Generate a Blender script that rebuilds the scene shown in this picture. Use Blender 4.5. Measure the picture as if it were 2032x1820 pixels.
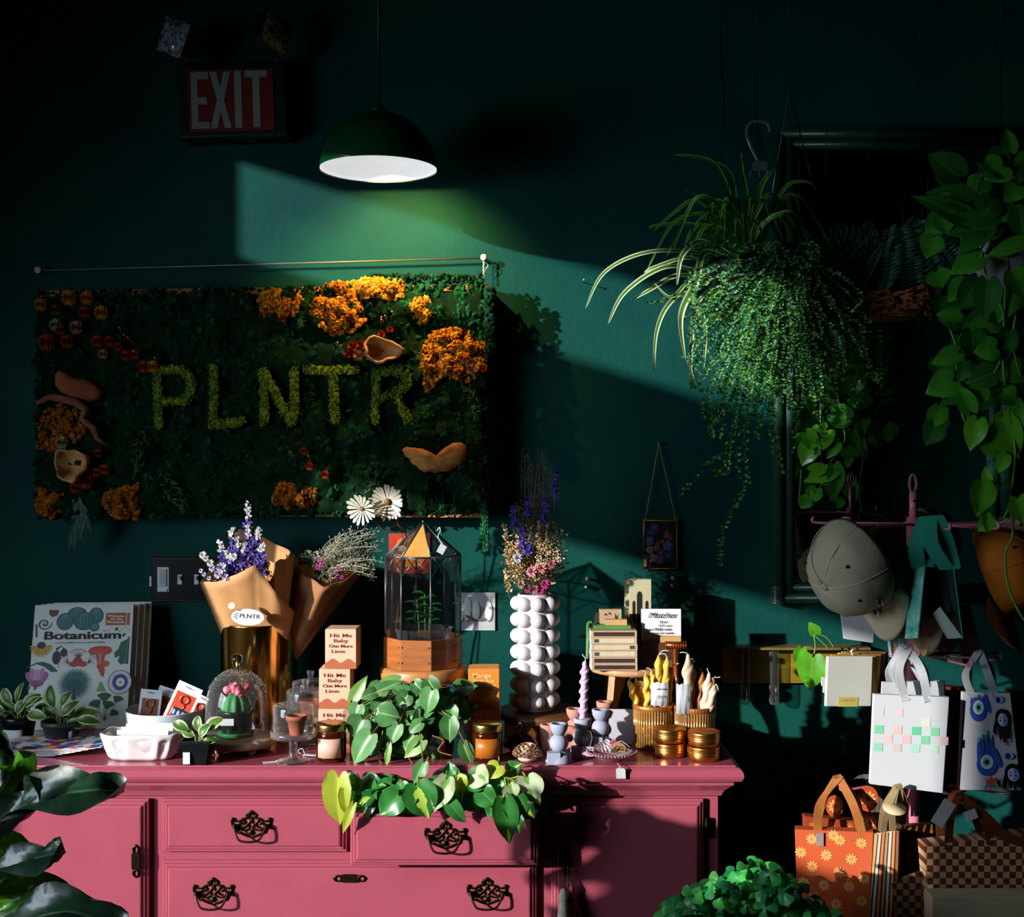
import bpy, math, random
from mathutils import Vector as V, Matrix as M, noise as NZ
for o in list(bpy.data.objects): bpy.data.objects.remove(o)
SC = bpy.context.scene
COL = SC.collection
PI = math.pi
CAMZ = 1.57; FPX = 2450.0
# ---------------------------------------------------------------- camera
cd = bpy.data.cameras.new('camera'); cam = bpy.data.objects.new('camera', cd); COL.objects.link(cam)
cam.location = (0, 0, CAMZ); cam.rotation_euler = (PI/2, 0, 0)
cd.sensor_width = 36; cd.lens = 36*FPX/2032; cd.clip_start = .05; SC.camera = cam
# ---------------------------------------------------------------- world, sun, window light, exposure
w = bpy.data.worlds.new('world'); SC.world = w; w.use_nodes = True
w.node_tree.nodes['Background'].inputs[0].default_value = (.42, .58, .8, 1)
w.node_tree.nodes['Background'].inputs[1].default_value = .12
SUN = V((1.3, 1.0, -.394))
sl = bpy.data.lights.new('sun', 'SUN'); sl.energy = 8.6; sl.angle = math.radians(.8); sl.color = (1, .95, .88)
so = bpy.data.objects.new('sun', sl); COL.objects.link(so)
so.rotation_euler = SUN.to_track_quat('-Z', 'Y').to_euler(); so.location = (-4, -1, 4)
def area(name, loc, sx, sy, e, col, d):
    l = bpy.data.lights.new(name, 'AREA'); l.shape = 'RECTANGLE'; l.size = sx; l.size_y = sy; l.energy = e; l.color = col; l.spread = 1.95
    o = bpy.data.objects.new(name, l); COL.objects.link(o); o.location = loc
    o.rotation_euler = V(d).to_track_quat('-Z', 'Y').to_euler(); return o
area('window_daylight', (-2.27, 1.5, 1.5), 1.2, 1.0, 17, (.74, .87, 1), (1, .40, -.40))
area('window_daylight', (-2.27, .63, 1.8), .6, .6, 7.5, (.74, .87, 1), (1, .6, -.42))
area('window_daylight', (-2.27, 1.2, 2.69), .28, 1.8, .12, (.72, .86, 1), (1, .5, -.3))
vs = SC.view_settings; vs.view_transform = 'Standard'; vs.look = 'None'; vs.exposure = 0; vs.gamma = 1; vs.use_curve_mapping = False
SC.cycles.max_bounces = 8; SC.cycles.transparent_max_bounces = 16; SC.cycles.caustics_reflective = False; SC.cycles.caustics_refractive = False
SC.cycles.sample_clamp_indirect = 3
# ---------------------------------------------------------------- helpers
RN = random.Random(11)
def U(a, b): return RN.uniform(a, b)
def at(px, py, Y): return V(((px-1016)*Y/FPX, Y, CAMZ-(py-910)*Y/FPX))
TT = .882
def lin(h):
    h = h.lstrip('#'); r = [int(h[i:i+2], 16)/255 for i in (0, 2, 4)]
    return tuple(c/12.92 if c <= .04045 else ((c+.055)/1.055)**2.4 for c in r)
_MC = {}
def mat(col, rough=.6, metal=0, var=.15, ns=25, bump=0, bs=90, trans=0, ior=1.45, emit=0, coat=0, sss=0, transl=0, col2=None, stretch=None, kind=None, spec=.5):
    key = (col, rough, metal, var, ns, bump, bs, trans, ior, emit, coat, sss, transl, col2, stretch, kind, spec)
    if key in _MC: return _MC[key]
    m = bpy.data.materials.new('material'); m.use_nodes = True; N = m.node_tree.nodes; L = m.node_tree.links
    b = N['Principled BSDF']; c = lin(col)
    b.inputs['Roughness'].default_value = rough; b.inputs['Metallic'].default_value = metal
    b.inputs['Transmission Weight'].default_value = trans; b.inputs['IOR'].default_value = ior
    b.inputs['Coat Weight'].default_value = coat; b.inputs['Specular IOR Level'].default_value = spec
    c2 = lin(col2) if col2 else tuple(x*(1-var) for x in c)
    tc = N.new('ShaderNodeTexCoord'); mp = N.new('ShaderNodeMapping'); L.new(tc.outputs['Object'], mp.inputs[0])
    if stretch: mp.inputs['Scale'].default_value = stretch
    nz = N.new('ShaderNodeTexNoise'); nz.inputs['Scale'].default_value = ns; nz.inputs['Detail'].default_value = 5
    L.new(mp.outputs[0], nz.inputs['Vector'])
    rp = N.new('ShaderNodeValToRGB'); rp.color_ramp.elements[0].position = .35; rp.color_ramp.elements[1].position = .65
    rp.color_ramp.elements[0].color = (*c2, 1); rp.color_ramp.elements[1].color = (*c, 1)
    L.new(nz.outputs[0], rp.inputs[0]); cout = rp.outputs[0]
    if kind == 'checker':
        ck = N.new('ShaderNodeTexChecker'); ck.inputs['Scale'].default_value = ns
        ck.inputs['Color1'].default_value = (*c, 1); ck.inputs['Color2'].default_value = (*lin(col2), 1)
        mp.inputs['Location'].default_value = (.0003, .5003, .0003); mp.inputs['Scale'].default_value = (1, 0, 1)
        L.new(mp.outputs[0], ck.inputs['Vector']); cout = ck.outputs[0]
    if kind in ('rib', 'edge', 'stripe', 'splash'):   # leaf patterns along the leaf's own width
        uv = N.new('ShaderNodeUVMap'); sp = N.new('ShaderNodeSeparateXYZ'); L.new(uv.outputs[0], sp.inputs[0])
        ab = N.new('ShaderNodeMath'); ab.operation = 'ABSOLUTE'; L.new(sp.outputs[0], ab.inputs[0])
        r2 = N.new('ShaderNodeValToRGB'); E = r2.color_ramp.elements
        src = ab.outputs[0]
        if kind == 'splash':
            ad = N.new('ShaderNodeMath'); ad.operation = 'MULTIPLY_ADD'; L.new(nz.outputs[0], ad.inputs[0]); ad.inputs[1].default_value = 1.6; L.new(src, ad.inputs[2]); src = ad.outputs[0]
        L.new(src, r2.inputs[0])
        st = {'rib': (.02, .09, 1, 0), 'edge': (.6, .75, 0, 1), 'stripe': (.45, .6, 0, 1), 'splash': (.95, 1.25, 1, 0)}[kind]
        E[0].position = st[0]; E[1].position = min(st[1], 1); E[0].color = (st[2],)*3+(1,); E[1].color = (st[3],)*3+(1,)
        if kind == 'splash': E[0].position = .98; E[1].position = 1.08
        mx = N.new('ShaderNodeMix'); mx.data_type = 'RGBA'; L.new(r2.outputs[0], mx.inputs[0])
        rp.color_ramp.elements[0].color = (*tuple(x*(1-var) for x in c), 1)
        L.new(rp.outputs[0], mx.inputs[6]); mx.inputs[7].default_value = (*lin(col2), 1); cout = mx.outputs[2]
    L.new(cout, b.inputs['Base Color'])
    if bump:
        n2 = N.new('ShaderNodeTexNoise'); n2.inputs['Scale'].default_value = bs; n2.inputs['Detail'].default_value = 6; L.new(mp.outputs[0], n2.inputs['Vector'])
        bp = N.new('ShaderNodeBump'); bp.inputs['Strength'].default_value = bump; bp.inputs['Distance'].default_value = .004
        L.new(n2.outputs[0], bp.inputs['Height']); L.new(bp.outputs[0], b.inputs['Normal'])
    if sss: b.inputs['Subsurface Weight'].default_value = sss; b.inputs['Subsurface Radius'].default_value = (.01, .006, .004)
    if emit: L.new(cout, b.inputs['Emission Color']); b.inputs['Emission Strength'].default_value = emit
    if transl:
        t = N.new('ShaderNodeBsdfTranslucent'); L.new(cout, t.inputs[0]); mxs = N.new('ShaderNodeMixShader'); mxs.inputs[0].default_value = transl
        L.new(b.outputs[0], mxs.inputs[1]); L.new(t.outputs[0], mxs.inputs[2]); L.new(mxs.outputs[0], N['Material Output'].inputs[0])
    _MC[key] = m; return m
def glass(col='ffffff', rough=.02, tint=.93, spec=1.0, milk=.22):
    """thin window-like glass: mostly see-through with a glossy coat"""
    key = ('g', col, rough, tint, spec, milk)
    if key in _MC: return _MC[key]
    m = bpy.data.materials.new('glass'); m.use_nodes = True; N = m.node_tree.nodes; L = m.node_tree.links; N.remove(N['Principled BSDF'])
    t = N.new('ShaderNodeBsdfTransparent'); g = N.new('ShaderNodeBsdfGlossy'); g.inputs['Roughness'].default_value = rough
    nz = N.new('ShaderNodeTexNoise'); nz.inputs['Scale'].default_value = 40; rp = N.new('ShaderNodeValToRGB'); c = lin(col)
    rp.color_ramp.elements[0].color = (*[x*tint*.97 for x in c], 1); rp.color_ramp.elements[1].color = (*[x*tint for x in c], 1)
    L.new(nz.outputs[0], rp.inputs[0]); L.new(rp.outputs[0], t.inputs[0])
    lw = N.new('ShaderNodeLayerWeight'); lw.inputs[0].default_value = .25
    mu = N.new('ShaderNodeMath'); mu.operation = 'MULTIPLY_ADD'; L.new(lw.outputs['Facing'], mu.inputs[0]); mu.inputs[1].default_value = .55*spec; mu.inputs[2].default_value = .05*spec
    x = N.new('ShaderNodeMixShader'); L.new(mu.outputs[0], x.inputs[0]); df = N.new('ShaderNodeBsdfDiffuse'); df.inputs[0].default_value = (.75, .78, .8, 1); gd = N.new('ShaderNodeMixShader'); gd.inputs[0].default_value = milk; L.new(g.outputs[0], gd.inputs[1]); L.new(df.outputs[0], gd.inputs[2]); L.new(t.outputs[0], x.inputs[1]); L.new(gd.outputs[0], x.inputs[2]); L.new(x.outputs[0], N['Material Output'].inputs[0])
    _MC[key] = m; return m
class MB:
    def __init__(s): s.v = []; s.f = []; s.mi = []; s.uv = []; s.mats = []; s.sm = []
    def slot(s, m):
        if m not in s.mats: s.mats.append(m)
        return s.mats.index(m)
    def add(s, vs, fs, m, X=None, smooth=True, uv=None):
        n = len(s.v); k = s.slot(m)
        for i, p in enumerate(vs):
            p = V(p)
            if X is not None: p = X @ p
            s.v.append(p); s.uv.append(uv[i] if uv else (0, 0))
        for f in fs: s.f.append([n+i for i in f]); s.mi.append(k); s.sm.append(smooth)
        return s
    def box(s, c, d, m, X=None):
        c = V(c); h = V(d)/2; vs = [c+V((a*h.x, b*h.y, e*h.z)) for a in (-1, 1) for b in (-1, 1) for e in (-1, 1)]
        return s.add(vs, [(0, 1, 3, 2), (4, 6, 7, 5), (0, 4, 5, 1), (2, 3, 7, 6), (0, 2, 6, 4), (1, 5, 7, 3)], m, X, False)
    def lathe(s, prof, m, c=(0, 0, 0), n=32, X=None, smooth=True, closed=False):
        c = V(c); vs = []; fs = []
        for r, z in prof:
            for i in range(n): a = 2*PI*i/n; vs.append(c+V((r*math.cos(a), r*math.sin(a), z)))
        for j in range(len(prof)-1):
            for i in range(n):
                k = (i+1) % n; fs.append((j*n+i, j*n+k, (j+1)*n+k, (j+1)*n+i))
        if not closed:
            if prof[0][0] > 1e-6: fs.append(tuple(range(n))[::-1])
            if prof[-1][0] > 1e-6: fs.append(tuple((len(prof)-1)*n+i for i in range(n)))
        return s.add(vs, fs, m, X, smooth)
    def cyl(s, a, b, r, m, r2=None, n=16, smooth=True):
        a = V(a); b = V(b); d = b-a; q = d.to_track_quat('Z', 'Y').to_matrix().to_4x4(); L = d.length
        return s.lathe([(r, 0), (r if r2 is None else r2, L)], m, (0, 0, 0), n, M.Translation(a) @ q, smooth)
    def tube(s, pts, r, m, n=8, closed=False, flat=None, caps=True):
        pts = [V(p) for p in pts]; L = len(pts); rr = r if isinstance(r, (list, tuple)) else [r]*L; vs = []; fs = []; up = None
        for i, p in enumerate(pts):
            if closed: d = (pts[(i+1) % L]-pts[i-1])
            else: d = pts[min(i+1, L-1)]-pts[max(i-1, 0)]
            if d.length < 1e-9: d = V((0, 0, 1))
            d.normalize()
            if up is None: up = d.orthogonal().normalized() if flat is None else V(flat)
            up = (up-d*up.dot(d)); up = up.normalized() if up.length > 1e-6 else d.orthogonal().normalized(); sd = d.cross(up)
            fl = .45 if flat is not None else 1
            for k in range(n): a = 2*PI*k/n; vs.append(p+(up*math.cos(a)*fl+sd*math.sin(a))*rr[i])
        for i in range(L if closed else L-1):
            j = (i+1) % L
            for k in range(n): l = (k+1) % n; fs.append((i*n+k, i*n+l, j*n+l, j*n+k))
        if caps and not closed: fs.append(tuple(range(n))[::-1]); fs.append(tuple((L-1)*n+k for k in range(n)))
        return s.add(vs, fs, m)
    def sph(s, c, r, m, n=12, h=8, X=None):
        if not hasattr(r, '__len__'): r = (r, r, r)
        vs = [V((0, 0, -1))]; fs = []
        for j in range(1, h):
            t = PI*j/h
            for i in range(n): a = 2*PI*i/n; vs.append(V((math.sin(t)*math.cos(a), math.sin(t)*math.sin(a), -math.cos(t))))
        vs.append(V((0, 0, 1)))
        for i in range(n): k = (i+1) % n; fs.append((0, 1+k, 1+i)); fs.append((len(vs)-1, 1+(h-2)*n+i, 1+(h-2)*n+k))
        for j in range(h-2):
            for i in range(n): k = (i+1) % n; fs.append((1+j*n+i, 1+j*n+k, 1+(j+1)*n+k, 1+(j+1)*n+i))
        c = V(c); vs = [c+V((p.x*r[0], p.y*r[1], p.z*r[2])) for p in vs]
        return s.add(vs, fs, m, X)
    def prism(s, poly, d, m, X=None, smooth=False):
        """poly in local XZ-like (u,v) -> (u, 0, v), thickness d towards -Y"""
        n = len(poly); vs = [V((u, 0, v)) for u, v in poly]+[V((u, -d, v)) for u, v in poly]
        fs = [tuple(range(n)), tuple(range(n, 2*n))[::-1]]+[(i, (i+1) % n, n+(i+1) % n, n+i)[::-1] for i in range(n)]
        return s.add(vs, fs, m, X, smooth)
    def poly(s, poly, m, y=0, X=None):
        return s.add([V((u, y, v)) for u, v in poly], [tuple(range(len(poly)))], m, X, False)
    def ribbon(s, pts, wd, side, m, th=.0008):
        pts = [V(p) for p in pts]; L = len(pts); ww = wd if isinstance(wd, (list, tuple)) else [wd]*L; vs = []; uv = []; side = side if isinstance(side, list) else V(side).normalized()
        for i, p in enumerate(pts):
            sd = side[min(i, len(side)-1)] if isinstance(side, list) else side
            d = (pts[min(i+1, L-1)]-pts[max(i-1, 0)]); nn = d.cross(sd)
            nn = nn.normalized()*th/2 if nn.length > 1e-9 else V((0, th/2, 0))
            for a, b in ((-1, 1), (1, 1), (1, -1), (-1, -1)): vs.append(p+sd*a*ww[i]/2+nn*b); uv.append((a, i/L))
        fs = [(0, 1, 2, 3), ((L-1)*4+3, (L-1)*4+2, (L-1)*4+1, (L-1)*4)]
        for i in range(L-1):
            for k in range(4): l = (k+1) % 4; fs.append((i*4+k, (i+1)*4+k, (i+1)*4+l, i*4+l))
        return s.add(vs, fs, m, uv=uv, smooth=False)
    def leaf(s, p, d, n, L, W, m, shape='heart', droop=.6, fold=.25, ns=7, twist=0, curl=0):
        """p base, d direction, n face normal; one blade with its own curvature"""
        p = V(p); d = V(d).normalized(); n = V(n); n = (n-d*n.dot(d)); n = n.normalized() if n.length > 1e-5 else d.orthogonal().normalized()
        sd = d.cross(n); vs = []; uv = []; fs = []; us = (-1, -.86, -.6, -.3, 0, .3, .6, .86, 1) if (shape == 'heart' and ns > 3) else ((-1, -.55, 0, .55, 1) if ns > 3 else (-1, 0, 1))
        pos = p.copy(); st = L/ns
        for i in range(ns+1):
            t = i/ns
            if shape == 'heart': wv = [0.78, .98, 1, .92, .77, .54, .26, .0][min(7, int(round(t*7)))] if ns == 7 else (math.sin(PI*min(1, .18+t*.82))**.8)
            elif shape == 'blade': wv = min(1, .55+t*2)*(1-t**3)**.8
            elif shape == 'oval': wv = math.sin(PI*(t*.94+.04))**.75
            elif shape == 'lance': wv = math.sin(PI*t**.8)**.9 if 0 < t < 1 else .02
            elif shape == 'wedge': wv = .12+.88*t if t < .8 else (.9 if t < .95 else .5)
            else: wv = math.sin(PI*t)
            rot = M.Rotation(droop*(t)*1.0/ns*1.6, 3, sd) if False else None
            dd = (d*math.cos(droop*t)-n*math.sin(droop*t)); nn = (n*math.cos(droop*t)+d*math.sin(droop*t))
            if i: pos = pos+dd*st
            if twist: q = M.Rotation(twist*t, 3, dd); s2 = q @ sd; nn = q @ nn
            else: s2 = sd
            for u in us:
                back = -.17*L*(math.sin(PI*min(1, abs(u)*.98))**.8)*max(0, 1-t*3.0) if shape == 'heart' else 0
                wave = curl*math.sin(t*9+u*2)*abs(u)*W
                vs.append(pos+s2*u*wv*W/2+nn*(fold*abs(u)*wv*W/2+wave)+dd*back); uv.append((u, t))
        k = len(us)
        for i in range(ns):
            for j in range(k-1): fs.append((i*k+j, i*k+j+1, (i+1)*k+j+1, (i+1)*k+j))
        return s.add(vs, fs, m, uv=uv)
    def obj(s, name, parent=None, bevel=0, sub=0, loc=None, X=None, solid=0, seg=2):
        me = bpy.data.meshes.new(name); me.from_pydata([tuple(p) for p in s.v], [], s.f)
        for m in s.mats: me.materials.append(m)
        me.polygons.foreach_set('material_index', s.mi); me.polygons.foreach_set('use_smooth', s.sm)
        if any(u != (0, 0) for u in s.uv):
            ul = me.uv_layers.new(name='UVMap'); idx = [0]*len(me.loops); me.loops.foreach_get('vertex_index', idx)
            ul.data.foreach_set('uv', [c for i in idx for c in s.uv[i]])
        me.update(); o = bpy.data.objects.new(name, me); COL.objects.link(o)
        if parent: o.parent = parent
        if loc is not None: o.location = loc
        if X is not None: o.matrix_local = X
        if solid: md = o.modifiers.new('s', 'SOLIDIFY'); md.thickness = solid; md.offset = 0
        if bevel: md = o.modifiers.new('b', 'BEVEL'); md.width = bevel; md.segments = seg; md.limit_method = 'ANGLE'; md.angle_limit = .7
        if sub: md = o.modifiers.new('u', 'SUBSURF'); md.levels = sub; md.render_levels = sub
        return o
def thing(name, label, cat, loc=(0, 0, 0), rz=0, group=None):
    o = bpy.data.objects.new(name, None); COL.objects.link(o); o.location = loc; o.rotation_euler = (0, 0, rz)
    o.empty_display_size = .02; return tag(o, label, cat, group)
def tag(o, label, cat, group=None):
    o['label'] = label; o['category'] = cat
    if group: o['group'] = group
    return o
def struct(o): o['kind'] = 'structure'; return o
def dup(root, loc=None, rz=None, label=None, group=None, scale=None):
    r = root.copy(); COL.objects.link(r)
    if loc is not None: r.location = loc
    if rz is not None: r.rotation_euler = (r.rotation_euler[0], r.rotation_euler[1], rz)
    if label: r['label'] = label
    if group: r['group'] = group
    if scale: r.scale = (scale,)*3
    for ch in list(root.children):
        c = ch.copy(); COL.objects.link(c); c.parent = r
        for g in list(ch.children): e = g.copy(); COL.objects.link(e); e.parent = c
    return r
RX = M.Rotation(PI/2, 4, 'X')
def text(s, h, m, loc, parent, name='lettering', width=None, bold=0, shear=0, ext=.0002, rot=0, X=None, align='CENTER'):
    """lettering facing -Y, its cap height near h, centred on loc in the parent's frame"""
    cu = bpy.data.curves.new('t', 'FONT'); cu.body = s; cu.size = h*1.35; cu.extrude = ext; cu.offset = bold; cu.shear = shear; cu.align_x = align; cu.align_y = 'CENTER'
    o = bpy.data.objects.new('t', cu); COL.objects.link(o); dg = bpy.context.evaluated_depsgraph_get(); dg.update()
    me = bpy.data.meshes.new_from_object(o.evaluated_get(dg)); bpy.data.objects.remove(o); bpy.data.curves.remove(cu)
    me.name = name; me.materials.clear(); me.materials.append(m); sx = 1
    if width and me.vertices:
        xs = [v.co.x for v in me.vertices]; sx = width/max(1e-6, max(xs)-min(xs))
    t = bpy.data.objects.new(name, me); COL.objects.link(t)
    if parent: t.parent = parent
    A = M.Translation(loc) @ (X if X is not None else M.Identity(4)) @ RX @ M.Rotation(rot, 4, 'Z') @ M.Diagonal((sx, 1, 1, 1))
    t.matrix_local = A; return t
def circ(cx, cy, rx, ry=None, n=20, a0=0, a1=2*PI, rot=0):
    ry = rx if ry is None else ry; out = []
    for i in range(n):
        a = a0+(a1-a0)*i/(n if a1-a0 > 6.28 else n-1); x = rx*math.cos(a); y = ry*math.sin(a)
        out.append((cx+x*math.cos(rot)-y*math.sin(rot), cy+x*math.sin(rot)+y*math.cos(rot)))
    return out
def bez(pts, n=12):
    """Catmull-Rom through the points"""
    P = [V(p) if len(p) == 3 else V((*p, 0)) for p in pts]; out = []
    for i in range(len(P)-1):
        a = P[max(i-1, 0)]; b = P[i]; c = P[i+1]; d = P[min(i+2, len(P)-1)]
        for k in range(n):
            t = k/n; out.append(.5*((2*b)+(c-a)*t+(2*a-5*b+4*c-d)*t*t+(3*b-a-3*c+d)*t**3))
    out.append(P[-1]); return out
def ink(parent, name, layers, X, y0=-.0004, dy=-.00012):
    """printed artwork: flat coloured shapes lying on their sheet; layers = [(hex, poly), ...]"""
    mb = MB()
    for i, (c, p) in enumerate(layers): mb.poly(p, mat(c, .5) if isinstance(c, str) else c, y0+dy*i)
    return mb.obj(name, parent, X=X)
# ================================================================ the room
teal = mat('06423a', .7, var=.2, ns=3, bump=.3, bs=70, col2='043434', spec=.12)
XL = -2.2; YB = 3.35; XR = 2.3; YF = -2.0; ZC = 3.15
mb = MB(); mb.box(((XL+XR)/2, YB+.05, ZC/2), (XR-XL+.2, .1, ZC), teal); struct(mb.obj('wall_back'))
mb = MB(); mb.box((XR+.05, (YB+YF)/2, ZC/2), (.1, YB-YF, ZC), teal); struct(mb.obj('wall_right'))
mb = MB(); mb.box(((XL+XR)/2, YF-.05, ZC/2), (XR-XL+.2, .1, ZC), teal); struct(mb.obj('wall_front'))
blk = mat('0b0c0d', .7, var=.2, ns=5); fl = mat('241a14', .45, var=.4, ns=6, stretch=(1, 12, 1))
mb = MB(); mb.box(((XL+XR)/2, (YB+YF)/2, ZC+.05), (XR-XL+.2, YB-YF, .1), blk); struct(mb.obj('ceiling'))
mb = MB(); mb.box(((XL+XR)/2, (YB+YF)/2, -.05), (XR-XL+.2, YB-YF, .1), fl); struct(mb.obj('floor'))
# left wall built around three openings: (y0,y1,z0,z1)
WIN = [(.90, 1.96, .86, 2.07), (.33, .90, 1.50, 2.07), (.57, 2.24, 2.555, 2.83)]
ys = sorted({YF, YB, *[a for w_ in WIN for a in w_[:2]]}); zs = sorted({0, ZC, *[a for w_ in WIN for a in w_[2:]]})
mb = MB(); TH = .05
for i in range(len(ys)-1):
    for j in range(len(zs)-1):
        yc = (ys[i]+ys[i+1])/2; zc = (zs[j]+zs[j+1])/2
        if any(a < yc < b and c < zc < d for a, b, c, d in WIN): continue
        mb.box((XL-TH/2, yc, zc), (TH, ys[i+1]-ys[i], zs[j+1]-zs[j]), teal)
struct(mb.obj('wall_left'))
wh = mat('cfd2cf', .5)
for k, (a, b, c, d) in enumerate(WIN):
    mb = MB(); t = .03
    tl = .001 if k == 0 else t; tr = .001 if k == 1 else t
    for (y0, y1, z0, z1) in ((a-tl, b+tr, c-t, c), (a-tl, b+tr, d, d+t), (a-tl, a, c, min(d, 1.47) if k == 0 else d), (b, b+tr, c, d)):
        mb.box((XL+.01, (y0+y1)/2, (z0+z1)/2), (.02, y1-y0, z1-z0), wh)
    struct(mb.obj('window_%d' % (k+1)))
mb = MB(); mb.box(((XL+XR)/2, YB-.008, .06), (XR-XL, .016, .12), teal); struct(mb.obj('baseboard_back'))

# ================================================================ dresser
DC = -.3665; DF = 2.80; DB = 3.33; HW = .834
pink = mat('964656', .27, var=.06, ns=12, bump=.10, bs=60, coat=.8)
brass = mat('3a2c18', .38, metal=.9, var=.4, ns=60); iron = mat('15110d', .45, metal=.7)
dr = thing('dresser', 'long pink painted wooden dresser with doors and drawers against the dark wall', 'dresser', (DC, DF, 0))
def px2(px, py, Y=DF): p = at(px, py, Y); return p.x-DC, p.z
mb = MB(); zb = .84
mb.box((0, (DB-DF)/2+.002, zb/2+.03), (2*HW, DB-DF-.004, zb-.06), pink)
mb.box((0, .03, .04), (2*HW, .05, .08), pink)
# crown moulding under the top: stepped cove on front and the two sides
prof = [(.0, zb-.035), (.006, zb-.033), (.008, zb-.028), (.012, zb-.02), (.02, zb-.012), (.026, zb-.006), (.030, zb-.004), (.030, zb+.004), (.036, zb+.006)]
def crown(mb, prof, m):
    rings = []
    for o, z in prof: rings.append([V((-HW-o, DB-DF, z)), V((-HW-o, -o, z)), V((HW+o, -o, z)), V((HW+o, DB-DF, z))])
    vs = [p for r in rings for p in r]; fs = []
    for j in range(len(prof)-1):
        for k in range(3): fs.append((j*4+k, j*4+k+1, (j+1)*4+k+1, (j+1)*4+k))
    mb.add(vs, fs, m, smooth=False)
crown(mb, prof, pink); mb.obj('carcass', dr)
mb = MB(); tp = [(.030, zb+.005), (.036, zb+.0052), (.044, zb+.008), (.048, zb+.014), (.05, zb+.02), (.049, zb+.027), (.045, zb+.034), (.039, zb+.038), (.034, zb+.039), (.033, TT)]
crown(mb, tp, pink); o = HW+.033
mb.add([(-o, DB-DF, TT), (-o, -.033, TT), (o, -.033, TT), (o, DB-DF, TT)], [(0, 1, 2, 3)], pink, smooth=False)
mb.add([(-o, DB-DF, zb+.004), (-o, -.033, zb+.004), (o, -.033, zb+.004), (o, DB-DF, zb+.004)], [(3, 2, 1, 0)], pink, smooth=False)
mb.obj('worktop', dr)
def moulded(mb, x0, z0, x1, z1, m, y=0, depth=.018):
    pr = [(0, 0), (0, -.005)]+[(.0035*(1-math.cos(a)), -.005-.0035*math.sin(a)) for a in (.4, .8, 1.2, 1.57)]+[(.0055, -.0082), (.006, -.0078)]+[(.006+.0045*(1-math.cos(a)), -.0085-.0045*math.sin(a)) for a in (.3, .7, 1.1, 1.57)]+[(.0125, -.0125), (.013, -.012)]+[(.013+.006*(1-math.cos(a)), -.0125-.0055*math.sin(a)) for a in (.3, .6, .9, 1.2, 1.57)]+[(.022, -.018)]
    k = depth/.018; vs = []; fs = []
    for i, h in pr: vs += [(x0+i, y+h*k, z0+i), (x1-i, y+h*k, z0+i), (x1-i, y+h*k, z1-i), (x0+i, y+h*k, z1-i)]
    for j in range(len(pr)-1):
        for q in range(4): r = (q+1) % 4; fs.append((j*4+q, j*4+r, (j+1)*4+r, (j+1)*4+q))
    n = (len(pr)-1)*4; fs.append((n, n+1, n+2, n+3)); mb.add(vs, fs, m, smooth=False)
def handle(parent, x, z, y):
    mb = MB(); s = .0115; P = lambda pts: [V((x+a*s, y-.003, z+b*s)) for a, b in pts]
    T = lambda pts, r=.0021: mb.tube(bez([tuple(p) for p in P(pts)], 6), r, brass, 6, flat=(0, 1, 0))
    for q in (-1, 1):
        T([(0, 1.9), (q*.5, 2.3), (0, 2.9), (-q*.5, 2.3), (0, 1.9)])
        T([(0, 3.05), (q*.9, 2.45), (q*.6, 1.9), (q*1.6, 1.7), (q*2.3, 1.25), (q*2.9, 1.2), (q*3.7, 1.3)], .0026)
        T([(q*3.7, 1.6), (q*3.75, .9), (q*3.5, .2), (q*3.0, -.2), (q*2.6, -1.0), (q*1.8, -1.2)], .0024)
        T([(-q*.3, 1.8), (q*.4, .9), (q*1.3, .1), (q*2.2, -.2), (q*2.6, .4), (q*2.0, .9), (q*1.5, .5)])
        T([(q*1.6, 1.7), (q*1.2, 1.0), (q*.6, .5), (0, -.4), (-q*.5, -1.2)])
        T([(q*2.6, -.3), (q*1.4, -.6), (q*.5, -.3), (0, -.9)])
        T([(q*2.4, -.9), (q*1.2, -1.5), (0, -1.9)], .0026)
        mb.sph((x+q*3.1*s, y-.008, z+.3*s), (.0058, .009, .0058), brass)
        mb.sph((x+q*3.6*s, y-.004, z+1.55*s), (.004, .003, .005), brass)
    mb.sph((x, y-.003, z+3.0*s), (.004, .003, .004), brass); mb.sph((x, y-.003, z-1.0*s), (.0045, .003, .006), brass)
    h = mb.obj('handle', parent); mb = MB()
    mb.tube(bez([(x+a*s, y-b, z+c*s) for a, b, c in ((-3.1, .014, .25), (-2.7, .02, -.8), (-1.9, .026, -1.9), (-.6, .028, -2.2), (.6, .028, -2.2), (1.9, .026, -1.9), (2.7, .02, -.8), (3.1, .014, .25))], 6), [.0018]+[.0026]*40+[.0018]*2, brass, 8) if False else \
        mb.tube(bez([(x+a*s, y-b, z+c*s) for a, b, c in ((-3.1, .014, .25), (-2.7, .02, -.8), (-1.9, .026, -1.9), (-.6, .028, -2.2), (.6, .028, -2.2), (1.9, .026, -1.9), (2.7, .02, -.8), (3.1, .014, .25))], 6), .0025, brass, 8)
    mb.obj('bail', h)
def escutcheon(parent, x, z, y, vert=True):
    mb = MB(); R_ = M.Rotation(0 if vert else PI/2, 4, 'Y'); X = M.Translation((x, y, z)) @ R_
    mb.prism([(-.008, -.019), (.008, -.019), (.0092, -.012), (.0092, .012), (.008, .019), (-.008, .019), (-.0092, .012), (-.0092, -.012)], .0035, brass, X)
    for q in (-1, 1):
        mb.tube([X @ V((.0062*math.cos(a), -.002, q*.0265+.0075*math.sin(a))) for a in [2*PI*i/12 for i in range(12)]], .0022, brass, 6, closed=True)
        mb.sph(X @ V((0, -.002, q*.0355)), (.0025, .002, .0025), brass, 8, 6)
    mb.prism(circ(0, .003, .0022, n=10), .0039, iron, X); mb.prism([(-.001, .003), (.001, .003), (.0018, -.006), (-.0018, -.006)], .0039, iron, X)
    return mb.obj('lock_plate', parent)
doors = []
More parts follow.
